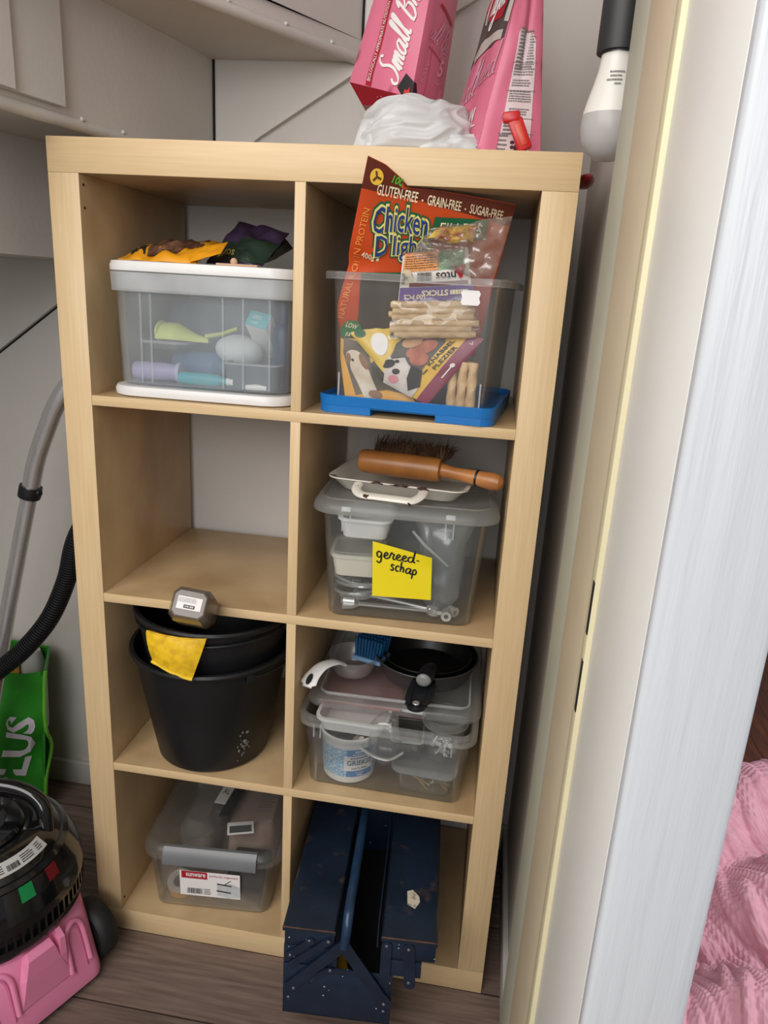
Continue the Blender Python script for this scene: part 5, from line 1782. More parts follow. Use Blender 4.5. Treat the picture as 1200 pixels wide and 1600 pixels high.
b.lathe([(0.0412, 0.070), (0.0445, 0.070), (0.0450, 0.076), (0.0440, 0.083), (0.040, 0.0845), (0.038, 0.082), (0.0, 0.0815), (0.0, 0.0795), (0.0395, 0.0795)], 40)
b.build('lid', P_LIDC, jr)
b = B()
sfj = Surf((-0.025, -0.025, 0.0822), (0.025, -0.025, 0.0822), (0.025, 0.025, 0.0822), (-0.025, 0.025, 0.0822))
d_lines(b, sfj, (0.42, 0.45), 0.030, 0.006, 1, RAD(75), 0.0004, 0, 0.8, 6)
d_lines(b, sfj, (0.62, 0.5), 0.03, 0.004, 2, RAD(75), 0.0004, 0, 0.4, 3)
d_disc(b, sfj, (0.72, 0.88), 0.004, 0.003, 0.0004)
b.build('lid_print', K_GREY, jr)
sj0 = screw_mesh(0.024, 0.0024).build('screw', M_STEEL)
tag(sj0, 'silver screw among many in the round clear jar', 'screw', 'silver screws in the jar')
for i in range(34):
    o = sj0 if i == 0 else sj0.copy()
    if i:
        COL.objects.link(o)
    a, r_ = rnd.uniform(0, 2 * pi), 0.024 * sqrt(rnd.random())
    o.location = (0.672 + r_ * cos(a), 0.098 + r_ * sin(a), ZE0 + 0.060 + 0.0006 * i)
    o.rotation_euler = (RAD(90) + rnd.uniform(-0.4, 0.4), 0, rnd.uniform(0, 6.2))
    off = o.rotation_euler.to_matrix() @ V((0, 0, 0.012))
    o.location = V(o.location) - off
# crumpled film bag and white strap
fm = thing('plastic_bag', 'crumpled clear film bag over the yoghurt bucket side with screws behind', 'bag', (0.563, 0.055, ZE0 + 0.05))
b = B()
b.rr([(0.03, 0.03, 0.01, 0.0), (0.05, 0.045, 0.014, 0.015), (0.06, 0.05, 0.016, 0.04), (0.05, 0.045, 0.012, 0.07), (0.03, 0.03, 0.008, 0.088)], 8)
b.build('bag_body', clear('bright_film', (244, 244, 242), 0.16, 0.15, 0.08, (254, 255, 255)), fm, angle=80, warp=lambda p: p + V((1, 0.6, 0.3)) * (0.020 * abs(NZ.noise(V((p.x * 60 + p.z * 40, p.y * 40, p.z * 50)))) - 0.004))
b = B()
b.tube(smooth_path([at(562, 1168, y=0.030) - V(fm.location), at(585, 1182, y=0.026) - V(fm.location), at(608, 1187, y=0.026) - V(fm.location), at(630, 1176, y=0.034) - V(fm.location)], 6), 0.0035, 8, 0, True, (0, 0, 1), 0.5)
b.build('white_strip', P_WHITE, fm)
sbx = tub('hardware_box', 'small clear box of dark fittings on top of the screw box in the tub', 'box', (0.603, 0.100, ZE0 + 0.053), 0.04, [(0.055, 0.075, 0.006, 0.0), (0.058, 0.078, 0.006, 0.038)], (0.002, 0.003), 0.0015, P_CLEAR, P_BAND)
b = B()
b.box((0, 0, 0.014), (0.046, 0.064, 0.020), 0, None, 0.006)
o = b.build('fitting', mat('dark_fittings', (74, 70, 66), 0.6, rgb2=(120, 112, 100), vscale=70), None, warp=lambda p: p + V((0, 0, 0.004 * NZ.noise(p * 80))))
o.location = (0.603, 0.100, ZE0 + 0.0555)
o.rotation_euler = (0, 0, 0.04)
tag(o, 'dark fittings bundle lying in the small clear hardware box', 'fittings')
ca = thing('card_pack', 'dark brown and white card pack beside the round jar lid', 'pack', (0.612, 0.150, ZE0 + 0.112), -0.2)
for k in range(3):
    b = B()
    b.box((0.003 * k, 0.004 * k, 0.004 + 0.0085 * k), (0.050, 0.09, 0.007), 0, (0, 0, 0.1 * k), 0.001)
    b.build('card', mat('dark_brown_card', (66, 44, 40), 0.5, rgb2=(96, 70, 62), vscale=30) if k == 0 else (K_WHITE if k == 1 else bpy.data.materials['dark_brown_card']), ca)
# ------------------------------------------------------------------ pans, cup and blue brush on the loose lid
ZL = ZE_ + 0.1535 + 0.0204
M_PAN = mat('dark_grey_pan_coating', (58, 58, 58), 0.45, var=0.1, vscale=30)
M_PANIN = mat('black_nonstick', (18, 18, 19), 0.35, var=0.1)
M_HAND = mat('black_bakelite', (24, 26, 30), 0.35, var=0.1)
pan = thing('frying_pan', 'dark grey frying pan with a flat holed handle pointing out of the compartment', 'pan', (0.621, 0.186, ZL))
b = B()
b.lathe([(0, 0), (0.078, 0.0), (0.085, 0.003), (0.1015, 0.040), (0.1035, 0.0415), (0.1025, 0.043), (0.100, 0.0425)], 56)
b.lathe([(0.100, 0.0425), (0.0835, 0.005), (0.077, 0.0025), (0, 0.0025)], 56, 1)
b.build('pan_body', [M_PAN, M_PANIN], pan)
b = B()
hp = [(0.004, -0.092, 0.034), (0.006, -0.110, 0.038), (0.004, -0.128, 0.034), (0.001, -0.146, 0.027), (-0.002, -0.160, 0.020)]
b.m = Matrix.Identity(4)
rows = []
for i, p in enumerate(smooth_path(hp, 5)):
    t = i / 20
    w_ = 0.014 + 0.007 * sin(pi * min(1, t * 0.75 + 0.05)) if t < 0.9 else 0.017
    rows.append([V(p) + V((x * w_ * 1.1, 0, z)) for x, z in ((-1, -0.004), (1, -0.004), (1.08, 0), (1, 0.005), (0.6, 0.006), (0.5, 0.003), (-0.5, 0.003), (-0.6, 0.006), (-1, 0.005), (-1.08, 0))])
b.rings(rows)
tip = rows[-1][0].lerp(rows[-1][1], 0.5) + V((0, 0, 0.004))
b.lathe([(0.0, -0.0048), (0.0165, -0.0048), (0.0178, 0), (0.0165, 0.004), (0, 0.004)], 24, 0, Matrix.Translation(tip))
b.build('handle', M_HAND, pan)
b = B()
b.lathe([(0.0, 0.0042), (0.0065, 0.0042), (0.0058, 0.006), (0.003, 0.0062), (0, 0.0055)], 16, 0, Matrix.Translation(tip + V((0, -0.002, 0.0005))))
b.build('hang_hole', M_STEEL, pan)
pan2 = thing('griddle_pan', 'smaller black pan nested inside the dark grey frying pan with a rounded handle end', 'pan', (0.622, 0.190, ZL + 0.0062))
b = B()
b.lathe([(0, 0), (0.070, 0.0), (0.076, 0.003), (0.088, 0.034), (0.0895, 0.0355), (0.088, 0.037), (0.086, 0.036), (0.0745, 0.005), (0.069, 0.0025), (0, 0.0025)], 48)
b.build('pan_body', M_PANIN, pan2)
b = B()
hp = smooth_path([(0.016, -0.075, 0.032), (0.016, -0.092, 0.050), (0.012, -0.110, 0.055), (0.008, -0.128, 0.054), (0.006, -0.138, 0.052)], 6)
b.tube(hp, [0.010 + 0.005 * min(1, i / 14) for i in range(len(hp))], 14, 0, True, (0, 0, 1), 0.85)
b.build('handle', M_HAND, pan2)
b = B()
b.ball(hp[-1] + V((-0.0005, -0.002, -0.0005)), (0.0138, 0.006, 0.0125), 0, 16, 10)
b.build('end_cap', mat('mid_grey_cap', (128, 130, 130), 0.35), pan2)
cup = thing('measuring_cup', 'clear measuring cup with a curved white holed handle on the loose lid', 'cup', (0.481, 0.150, ZL))
b = B()
b.lathe([(0, 0), (0.028, 0), (0.036, 0.004), (0.046, 0.026), (0.049, 0.040), (0.0475, 0.040), (0.0445, 0.026), (0.035, 0.0065), (0, 0.003)], 40)
b.build('bowl', clear('cup_plastic', (236, 232, 228), 0.13, 0.25, 0.04, (254, 254, 254)), cup)
b = B()
hs = smooth_path([(-0.010, -0.046, 0.040), (-0.024, -0.062, 0.050), (-0.043, -0.085, 0.051), (-0.056, -0.106, 0.040), (-0.062, -0.122, 0.026)], 6)
rows = []
for i, p in enumerate(hs):
    t = i / (len(hs) - 1)
    d = (hs[min(i + 1, len(hs) - 1)] - hs[max(0, i - 1)]).normalized()
    sd = V((d.y, -d.x, 0)).normalized()
    up = sd.cross(d).normalized()
    w_ = 0.010 + 0.007 * t - (0.007 if t > 0.93 else 0)
    rows.append([p + sd * w_ * cos(a) + up * 0.0032 * sin(a) for a in [2 * pi * k / 14 for k in range(14)]])
b.rings(rows)
b.build('handle', P_WHITE, cup)
b = B()
i_ = int(len(hs) * 0.80)
d = (hs[i_ + 1] - hs[i_]).normalized()
sd = V((d.y, -d.x, 0)).normalized()
up = sd.cross(d).normalized()
if up.z < 0: up = -up
mm = Matrix.Identity(4)
for r_, cvec in enumerate((d, sd, up)):
    for c_ in range(3):
        mm[c_][r_] = cvec[c_]
for c_ in range(3):
    mm[c_][3] = (hs[i_] + up * 0.0029)[c_]
b.rings([[mm @ V((0.011 * cos(2 * pi * k / 18), 0.0055 * sin(2 * pi * k / 18), z)) for k in range(18)] for z in (0, 0.0009)])
b.build('hang_hole', M_HOLE, cup)
bb_ = thing('scrubbing_brush', 'blue bristled brush lying in the clear measuring cup', 'brush', (0.512, 0.182, ZL + 0.026), -0.3)
b = B()
for i in range(9):
    for j in range(4):
        x, y = -0.024 + i * 0.006, -0.02 + j * 0.012
        b.tube([(x, y, 0), (x * 1.15 + 0.004, y * 1.1, 0.042)], [0.0026, 0.0030], 6)
o = b.build('bristles', mat('bright_blue_bristle', (16, 78, 122), 0.5, var=0.15, vscale=60), bb_)
o['kind'] = 'stuff'
b = B()
b.box((0, 0, -0.004), (0.062, 0.05, 0.009), 0, None, 0.003)
b.build('brush_block', mat('pale_blue_plastic', (120, 160, 196), 0.4), bb_)

# ------------------------------------------------------------------ bottom row: lidded box with grey clip bar
ZG = RZ[3]
YG = 0.085
tubG = tub('lidded_box', 'clear lidded box with a grey clip bar and a red and white shop label', 'storage box', (0.2165, 0.181, ZG), YG,
           [(0.226, 0.280, 0.02, 0.0), (0.238, 0.290, 0.024, 0.004), (0.252, 0.296, 0.026, 0.07), (0.262, 0.302, 0.028, 0.128)], None, 0.0022, clear('smoky_clear_plastic', (236, 238, 238), 0.034, 0.22, 0.02, (253, 254, 254)), None)
b = B()
b.rr([(0.266, 0.306, 0.03, 0.1285), (0.288, 0.318, 0.045, 0.1265), (0.289, 0.319, 0.045, 0.131), (0.284, 0.314, 0.044, 0.141), (0.266, 0.296, 0.036, 0.151), (0.256, 0.286, 0.03, 0.1525), (0.250, 0.280, 0.028, 0.1505), (0.2, 0.2, 0.02, 0.150)], 8)
b.build('lid', clear('smoky_lid_plastic', (232, 232, 230), 0.07, 0.3, 0.02, (253, 254, 254)), tubG)
b = B()
b.rings([[V((x, -0.150 + yy, zz)) for yy, zz in ((-0.003, 0.118), (-0.0145, 0.121), (-0.0155, 0.130), (-0.012, 0.146), (-0.002, 0.155), (0.006, 0.154), (-0.006, 0.143), (-0.010, 0.130))] for x in (-0.093, -0.0925, 0.0955, 0.096)])
b.build('clip_bar', mat('grey_clip_plastic', (118, 120, 122), 0.35, var=0.03), tubG)
sfl = Surf((-0.062, -0.1526, 0.040), (0.062, -0.1526, 0.040), (0.062, -0.1552, 0.103), (-0.062, -0.1552, 0.103))
b = B()
d_rect(b, sfl, (0.5, 0.5), 0.124, 0.063, 0, 0.0004)
b.build('label', K_WHITE, tubG)
b = B()
d_rect(b, sfl, (0.245, 0.85), 0.053, 0.018, 0, 0.0009)
d_text(b, sfl, 'perfectly organized', (0.73, 0.86), 0.058, 0.006, 0, 0.0009, 0, 0.01)
b.build('red_panel', K_RED, tubG)
b = B()
d_text(b, sfl, 'sunware', (0.27, 0.86), 0.040, 0.009, 0, 0.0014, 0, 0.02)
b.build('white_lettering', K_WHITE, tubG)
b = B()
d_barcode(b, sfl, (0.25, 0.20), 0.032, 0.014, 0, 0.0009)
d_lines(b, sfl, (0.46, 0.2), 0.016, 0.016, 4, 0, 0.0009, 0, 0.4, 9)
d_rect(b, sfl, (0.74, 0.55), 0.030, 0.003, RAD(-6), 0.0012)
d_rect(b, sfl, (0.73, 0.27), 0.030, 0.003, RAD(-6), 0.0012)
d_rect(b, sfl, (0.80, 0.66), 0.016, 0.0016, RAD(40), 0.0012)
b.build('black_print', K_BLACK, tubG)
b = B()
d_poly(b, sfl, [(0.62, 0.10), (0.62, 0.56), (0.86, 0.62), (0.99, 0.50), (0.99, 0.08), (0.80, 0.02)], None, 0.0008)
b.build('box_picture', mat('grey_box_picture', (190, 192, 194), 0.5, rgb2=(206, 208, 210), vscale=60), tubG)
gm = Matrix.Translation((0.2165, 0.181, ZG)) @ Matrix.Rotation(YG, 4, 'Z')
def gpos(x, y, z):
    return tuple(gm @ V((x, y, z)))
tpr = thing('tape_roll', 'roll of orange tape standing in the front corner of the lidded box', 'tape', gpos(-0.078, -0.106, 0.0205), rot=(RAD(18), RAD(-6), RAD(20)))
b = B()
b.lathe([(0.014, -0.011), (0.0265, -0.011), (0.0265, 0.011), (0.014, 0.011), (0.014, -0.011)], 36)
b.build('tape', mat('orange_tape', (216, 156, 84), 0.5), tpr)
b = B()
b.lathe([(0.0125, -0.0105), (0.0142, -0.0105), (0.0142, 0.0105), (0.0125, 0.0105), (0.0125, -0.0105)], 28)
b.build('core', mat('grey_card_core', (150, 140, 128), 0.8), tpr)
b = B()
b.lathe([(0.0145, 0.0112), (0.0262, 0.0112), (0.0262, 0.0116), (0.0145, 0.0116), (0.0145, 0.0112)], 32)
b.build('tape_side', mat('pale_tape_side', (200, 190, 176), 0.7), tpr)
b = B()
rc = random.Random(4)
pth = [gpos(-0.07 + 0.012 * sin(i * 1.3), -0.095 + 0.01 * i * 0.2, 0.105 - 0.008 * i) for i in range(10)]
b.tube(smooth_path(pth, 5), 0.003, 8)
o = b.build('cable', P_BLACK)
tag(o, 'black cable hanging down by the tape roll in the lidded box', 'cable')
bx_ = thing('black_case', 'matt black case at the divider side of the lidded box', 'case', gpos(0.068, -0.095, 0.0045), YG)
b = B()
b.box((0, 0, 0.040), (0.080, 0.085, 0.078), 0, None, 0.006)
b.build('case_body', mat('matt_black', (38, 40, 42), 0.6, var=0.1), bx_)
b = B()
b.box((0, -0.0425, 0.05), (0.06, 0.002, 0.006), 0, None, 0.001)
b.build('latch', P_BLACK, bx_)
ds = thing('saw_disc', 'flat dark disc lying at the front of the lidded box', 'disc', gpos(0.045, -0.100, 0.004)) if False else None
pp = thing('paper_heap', 'crumpled beige papers filling the top of the lidded box', 'papers', gpos(0.048, 0.045, 0.0045), YG)
b = B()
b.rr([(0.10, 0.16, 0.02, 0.004), (0.105, 0.17, 0.03, 0.02), (0.105, 0.17, 0.03, 0.09), (0.095, 0.15, 0.03, 0.116), (0.05, 0.1, 0.02, 0.120)], 8)
b.build('crumpled_paper', mat('beige_paper', (198, 180, 166), 0.85, rgb2=(176, 140, 130), vscale=22, bump=0.5, bscale=40), pp, warp=lambda p: p + V((NZ.noise(p * 24), NZ.noise(p * 24 + V((4, 0, 0))), 0.6 * NZ.noise(p * 26 + V((0, 4, 0))))) * 0.009 * min(1, p.z * 30))
b = B()
sfp = Surf((0.01, -0.05, 0.120), (0.042, -0.04, 0.118), (0.045, 0.05, 0.120), (0.012, 0.05, 0.122), 0.003)
d_lines(b, sfp, (0.5, 0.5), 0.034, 0.09, 10, 0, 0.006, 0, 0.3, 13)
b.build('print_lines', K_GREY, pp)
gh = thing('grey_rag', 'grey rag lying under the lid on the wall side of the lidded box', 'cloth', gpos(-0.068, 0.035, 0.0045), YG)
b = B()
b.rr([(0.07, 0.15, 0.02, 0.004), (0.075, 0.16, 0.03, 0.02), (0.075, 0.16, 0.03, 0.085), (0.05, 0.13, 0.02, 0.110)], 8)
b.build('folds', mat('grey_rag', (150, 142, 132), 0.85, rgb2=(110, 104, 98), vscale=16, bump=0.4, bscale=30), gh, warp=lambda p: p + V((NZ.noise(p * 20), NZ.noise(p * 20 + V((4, 0, 0))), 0.5 * NZ.noise(p * 20))) * 0.010 * min(1, p.z * 30))
lv = thing('black_tool', 'long flat black tool handle lying under the lid of the lidded box', 'tool', gpos(0.005, 0.035, 0.139), YG - 0.12)
b = B()
b.box((0, 0, 0.003), (0.024, 0.15, 0.006), 0, None, 0.002)
b.build('grip', P_BLACK, lv)
cd_ = thing('data_card', 'white card with a dark panel lying under the lid of the lidded box', 'card', gpos(0.040, -0.065, 0.139), YG + 0.25)
b = B()
b.box((0, 0, 0.001), (0.055, 0.036, 0.002), 0, None, 0.0005)
b.build('card', K_WHITE, cd_)
b = B()
b.box((0, -0.004, 0.0022), (0.046, 0.020, 0.0006))
b.build('dark_panel', mat('slate_print', (70, 76, 80), 0.4), cd_)
lp = B()
lp.tube([V(gpos(0.036 + 0.044 * cos(a), -0.108 + 0.026 * sin(a), 0.009 + 0.002 * sin(3 * a))) for a in [2 * pi * i / 40 * 1.9 for i in range(41)]], 0.0032, 8)
lo_ = lp.build('cable', P_BLACK)
tag(lo_, 'black cable coiled flat at the bottom front of the lidded box', 'cable')
pc = thing('paper_tag', 'white paper with black capitals beside the black tool in the lidded box', 'paper', gpos(-0.018, 0.060, 0.139), YG - 0.1)
b = B()
b.box((0, 0, 0.0006), (0.028, 0.11, 0.0012))
b.build('paper', K_WHITE, pc)
b = B()
sfq = Surf((-0.014, -0.055, 0.0013), (0.014, -0.055, 0.0013), (0.014, 0.055, 0.0013), (-0.014, 0.055, 0.0013))
d_text(b, sfq, 'ALT', (0.5, 0.62), 0.020, 0.016, 0, 0.0004)
d_text(b, sfq, 'AL', (0.5, 0.36), 0.016, 0.016, 0, 0.0004)
b.build('lettering', K_BLACK, pc)
pd = thing('plate', 'flat grey round plate lying on the bottom of the lidded box', 'plate', gpos(0.038, -0.075, 0.0045)) if False else None

# ------------------------------------------------------------------ navy metal toolbox
M_NAVY = mat('navy_hammered_paint', (20, 36, 58), 0.42, rgb2=(16, 28, 46), vscale=30, bump=0.12, bscale=120, coat=0.1)
def speckle(name, base):
    m = mat(name, base, 0.42, rgb2=tuple(int(c * 0.85) for c in base), vscale=30, bump=0.1, bscale=120)
    N, L = m.node_tree.nodes, m.node_tree.links
    p = N['Principled BSDF']
    src = p.inputs['Base Color'].links[0].from_socket
    tc = N.new('ShaderNodeTexCoord')
    vo = N.new('ShaderNodeTexVoronoi')
    vo.inputs['Scale'].default_value = 95
    L.new(tc.outputs['Object'], vo.inputs['Vector'])
    lt = N.new('ShaderNodeMath'); lt.operation = 'LESS_THAN'; lt.inputs[1].default_value = 0.13
    L.new(vo.outputs['Distance'], lt.inputs[0])
    sp = N.new('ShaderNodeSeparateColor')
    L.new(vo.outputs['Color'], sp.inputs[0])
    gt = N.new('ShaderNodeMath'); gt.operation = 'GREATER_THAN'; gt.inputs[1].default_value = 0.72
    L.new(sp.outputs[0], gt.inputs[0])
    ml = N.new('ShaderNodeMath'); ml.operation = 'MULTIPLY'
    L.new(lt.outputs[0], ml.inputs[0]); L.new(gt.outputs[0], ml.inputs[1])
    mx = N.new('ShaderNodeMix'); mx.data_type = 'RGBA'
    L.new(ml.outputs[0], mx.inputs[0]); L.new(src, mx.inputs[6]); mx.inputs[7].default_value = lin((196, 200, 206))
    L.new(mx.outputs[2], p.inputs['Base Color'])
    return m
M_NAVYS = speckle('navy_paint_with_white_specks', (22, 38, 60))
def rusty(name, base):
    m = mat(name, base, 0.42, rgb2=tuple(int(c * 0.8) for c in base), vscale=16, bump=0.1, bscale=90)
    N, L = m.node_tree.nodes, m.node_tree.links
    p = N['Principled BSDF']
    src = p.inputs['Base Color'].links[0].from_socket
    tc = N.new('ShaderNodeTexCoord')
    nz = N.new('ShaderNodeTexNoise'); nz.inputs['Scale'].default_value = 22; nz.inputs['Detail'].default_value = 8
    L.new(tc.outputs['Object'], nz.inputs['Vector'])
    cr = N.new('ShaderNodeValToRGB')
    cr.color_ramp.elements[0].position, cr.color_ramp.elements[1].position = 0.60, 0.72
    L.new(nz.outputs['Fac'], cr.inputs['Fac'])
    mx = N.new('ShaderNodeMix'); mx.data_type = 'RGBA'
    L.new(cr.outputs['Color'], mx.inputs[0]); L.new(src, mx.inputs[6]); mx.inputs[7].default_value = lin((74, 60, 56))
    L.new(mx.outputs[2], p.inputs['Base Color'])
    return m
M_NAVYR = rusty('navy_paint_worn_to_rust', (25, 39, 57))
M_RUST = mat('rust_edge', (104, 70, 52), 0.7, rgb2=(60, 50, 52), vscale=60)
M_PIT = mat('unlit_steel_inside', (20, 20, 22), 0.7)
TBY = 0.065
tbx = thing('toolbox', 'navy blue metal cantilever toolbox with worn trays jutting from the bottom compartment', 'toolbox', (0.4350, -0.150, RZ[3]), TBY)
LT = 0.42
def tray(name, x0, x1, z0, z1, lidm=None, m=M_NAVYS, open_=False):
    b = B()
    b.bx(x0, x1, 0, LT, z0, z1, 0, 0.0015)
    return b.build(name, m, tbx)
b = B()
# open base trough: front, back, two sides, floor
b.bx(0, 0.192, 0.0, 0.002, 0, 0.112, 0, 0.0006)
b.bx(0, 0.192, LT - 0.002, LT, 0, 0.112, 0, 0.0006)
b.bx(0, 0.002, 0, LT, 0, 0.112, 0, 0.0006)
b.bx(0.190, 0.192, 0, LT, 0, 0.112, 0, 0.0006)
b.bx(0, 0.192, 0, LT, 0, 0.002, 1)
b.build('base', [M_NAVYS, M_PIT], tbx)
tray('tray', 0.000, 0.094, 0.114, 0.152)
tray('tray', 0.001, 0.088, 0.154, 0.186)
tray('tray', 0.182, 0.240, 0.112, 0.146)
tray('tray', 0.170, 0.262, 0.150, 0.188)
def lid(x0, x1, z):
    b = B()
    b.rings([[V((x, y, z_)) for x, z_ in ((x0, z), (x1, z), (x1, z + 0.006), (x1 - 0.003, z + 0.010), (x0 + 0.003, z + 0.010), (x0, z + 0.006))] for y in (-0.004, LT + 0.004)])
    o = b.build('tray_lid', M_NAVYR, tbx, angle=20)
    b = B()
    b.box(((x0 + x1) / 2, -0.005, z + 0.0095), (x1 - x0, 0.0022, 0.0020), 0, None, 0.0005)
    b.build('worn_edge', M_RUST, o)
    return o
lid(-0.002, 0.090, 0.187)
lr = lid(0.168, 0.264, 0.189)
b = B()
b.bx(0.086, 0.0875, 0.02, LT, 0.150, 0.196)
b.build('inner_flange', M_NAVY, tbx)
b = B()
b.bx(0.160, 0.1625, 0.018, LT, 0.150, 0.200)
b.build('inner_flange', M_NAVY, tbx)
# torn sticker on the lid
b = B()
b.prism([(0.208, 0.070), (0.222, 0.062), (0.230, 0.078), (0.228, 0.090), (0.216, 0.104), (0.206, 0.100)], 0.1992, 0.1997)
s_ = b.build('torn_sticker', mat('dirty_white_sticker', (206, 198, 178), 0.7, rgb2=(120, 112, 100), vscale=80, ramp=(0.3, 0.45)), tbx)
# front lever arms
def bar(name, p, q, w, y=-0.0035, t=0.0025, m=M_NAVY):
    p, q = V((p[0], 0, p[1])), V((q[0], 0, q[1]))
    d = (q - p).normalized()
    n = V((-d.z, 0, d.x)) * w / 2
    pts = []
    for c_, s0 in ((q, -pi / 2), (p, pi / 2)):
        for k in range(7):
            a = s0 + pi * k / 6
            pts.append(c_ + (d * cos(a) + V((-d.z, 0, d.x)) * sin(a)) * w / 2)
    b = B()
    b.rings([[v + V((0, y, 0)) for v in pts], [v + V((0, y - t, 0)) for v in pts]])
    return b.build(name, m, tbx, smooth=False)
AP = (0.106, 0.172)
bar('lever', AP, (0.012, 0.064), 0.020)
bar('lever', AP, (0.184, 0.052), 0.022, -0.0062)
bar('lever', (0.078, 0.172), (0.014, 0.112), 0.013, -0.0012, 0.002)
bar('lever', (0.048, 0.168), (0.010, 0.134), 0.013, -0.0012, 0.002)
bar('lever', (0.178, 0.178), (0.178, 0.070), 0.018, -0.0012, 0.002)
bar('lever', (0.216, 0.178), (0.222, 0.100), 0.020, -0.0012, 0.002)
bar('lever', (0.083, 0.110), (0.045, 0.084), 0.011, -0.0012, 0.0022)
# end plate between the arms with its opening
b = B()
b.bx(0.062, 0.142, -0.0012, 0.0, 0.100, 0.112)
b.build('end_plate', M_NAVY, tbx)
b = B()
b.bx(0.092, 0.124, 0.001, 0.004, 0.100, 0.106)
b.build('brass_strip', mat('ochre_strip', (170, 124, 48), 0.5, rgb2=(120, 84, 34), vscale=40), tbx)
def rivet(x, z, y=-0.003, r=0.0032):
    b = B()
    b.ball((x, y, z), (r, 0.0018, r), 0, 12, 6)
    b.build('rivet', mat('dull_rivet', (120, 122, 128), 0.4, 0.6) if 'dull_rivet' not in bpy.data.materials else bpy.data.materials['dull_rivet'], tbx)
for x, z, y in ((0.106, 0.172, -0.0092), (0.020, 0.064, -0.0065), (0.180, 0.056, -0.0092), (0.010, 0.036, -0.001), (0.180, 0.030, -0.001), (0.078, 0.172, -0.0035), (0.178, 0.178, -0.0035), (0.216, 0.176, -0.0035), (0.220, 0.104, -0.0035), (0.045, 0.170, -0.0035), (0.012, 0.134, -0.0035), (0.083, 0.110, -0.0035), (0.108, 0.206, -0.0075)):
    rivet(x, z, y)
# carrying handle: flat lugs at both ends and the long tube
b = B()
hp = smooth_path([(0.106, -0.004, 0.168), (0.108, -0.004, 0.195), (0.109, 0.006, 0.216), (0.109, 0.04, 0.226), (0.109, 0.20, 0.228), (0.109, 0.37, 0.226), (0.109, LT - 0.004, 0.210), (0.106, LT + 0.004, 0.168)], 6)
b.tube(hp, 0.0088, 12)
b.build('handle', mat('worn_blue_handle', (36, 62, 92), 0.32, rgb2=(26, 46, 72), vscale=24), tbx)
# a few tools glinting in the open middle
pl_ = thing('screwdriver', 'screwdriver with a yellow grip glimpsed in the dark middle of the toolbox', 'screwdriver', (0.522, -0.06, RZ[3] + 0.035), 0.3)
b = B()
b.tube([(0, 0.03, 0), (0, 0.14, 0)], 0.003, 8)
b.build('shaft', M_STEEL, pl_)
b = B()
b.lathe([(0, -0.05), (0.010, -0.05), (0.012, -0.03), (0.010, 0.02), (0.006, 0.03), (0, 0.03)], 12, 0, Matrix.Rotation(RAD(-90), 4, 'X'))
b.build('grip', K_YEL, pl_)

# ------------------------------------------------------------------ pink vacuum cleaner
M_VPINK = mat('glossy_pink_plastic', (236, 140, 178), 0.25, var=0.02, coat=0.3)
M_VBLK = mat('glossy_black_plastic', (18, 18, 20), 0.16, var=0.1, coat=0.4)
M_TYRE = mat('black_rubber_wheel', (26, 26, 27), 0.6, var=0.1)
VH = RAD(-25)
vac = thing('vacuum_cleaner', 'pink and black tub vacuum cleaner standing on the floor beside the unit', 'vacuum cleaner', (-0.15, -0.13, 0), VH)
b = B()
# drum
b.lathe([(0, 0.03), (0.145, 0.03), (0.158, 0.04), (0.164, 0.10), (0.164, 0.160), (0.15, 0.164), (0, 0.164)], 56)
b.build('drum', M_VPINK, vac)
# rear skirt: sloping chassis
b = B()
def skirt(u, v):
    y = -0.118 + 0.236 * u
    v = max(0.0, v)
    e = max(0.0, 1 - abs(2 * u - 1))
    k = min(1, e / 0.22)
    x0 = sqrt(max(0.0, 0.158 ** 2 - (y * 0.95) ** 2))
    x1 = 0.160 + 0.028 * sqrt(max(0, 1 - (1 - k) ** 2))
    x = x0 + (x1 - x0) * v
    z = 0.160 - 0.02 * v - 0.113 * v ** 1.7
    return V((x, y, z))
b.grid(skirt, 32, 16)
edge = [skirt(i / 32, 1) for i in range(33)]
b.rings([edge, [V((p.x, p.y, 0.014)) for p in edge]], 0, False, False, False)
side0 = [skirt(0, j / 16) for j in range(17)]
side1 = [skirt(1, j / 16) for j in range(17)]
for sd_ in (side0, side1):
    b.rings([sd_, [V((p.x, p.y, 0.014)) for p in sd_]], 0, False, False, False)
    b.add([sd_[0], V((sd_[0].x, sd_[0].y, 0.014)), V((0.05, sd_[0].y, 0.014)), V((0.05, sd_[0].y, 0.16))], [(0, 1, 2, 3)])
b.build('chassis', M_VPINK, vac)
def on_skirt(u, v, o=0.0):
    e = 1e-3
    n = (skirt(u + e, v) - skirt(u - e, v)).cross(skirt(u, v + e) - skirt(u, v - e)).normalized()
    if n.x < 0: n = -n
    return skirt(u, v) + n * o
# horseshoe grooves with raised lips on the skirt
M_VPDK = mat('pink_plastic_recess', (214, 116, 154), 0.35)
for uc in (0.20, 0.80):
    pts = []
    for i in range(25):
        a = pi * i / 24
        pts.append((uc + 0.085 * cos(a), 0.50 - 0.22 * sin(a)))
    pts = [(uc + 0.085, 0.84), (uc + 0.085, 0.67)] + pts + [(uc - 0.085, 0.67), (uc - 0.085, 0.84)]
    b = B()
    b.tube([on_skirt(u, v, 0.0015) for u, v in pts], 0.0052, 10)
    b.build('horseshoe_ridge', M_VPINK, vac)
    pts2 = [(uc + (u - uc) * 0.62, v + 0.045) for u, v in pts]
    b = B()
    b.tube([on_skirt(u, min(v, 0.97), -0.0012) for u, v in pts2], 0.0032, 8)
    b.build('horseshoe_groove', M_VPDK, vac)
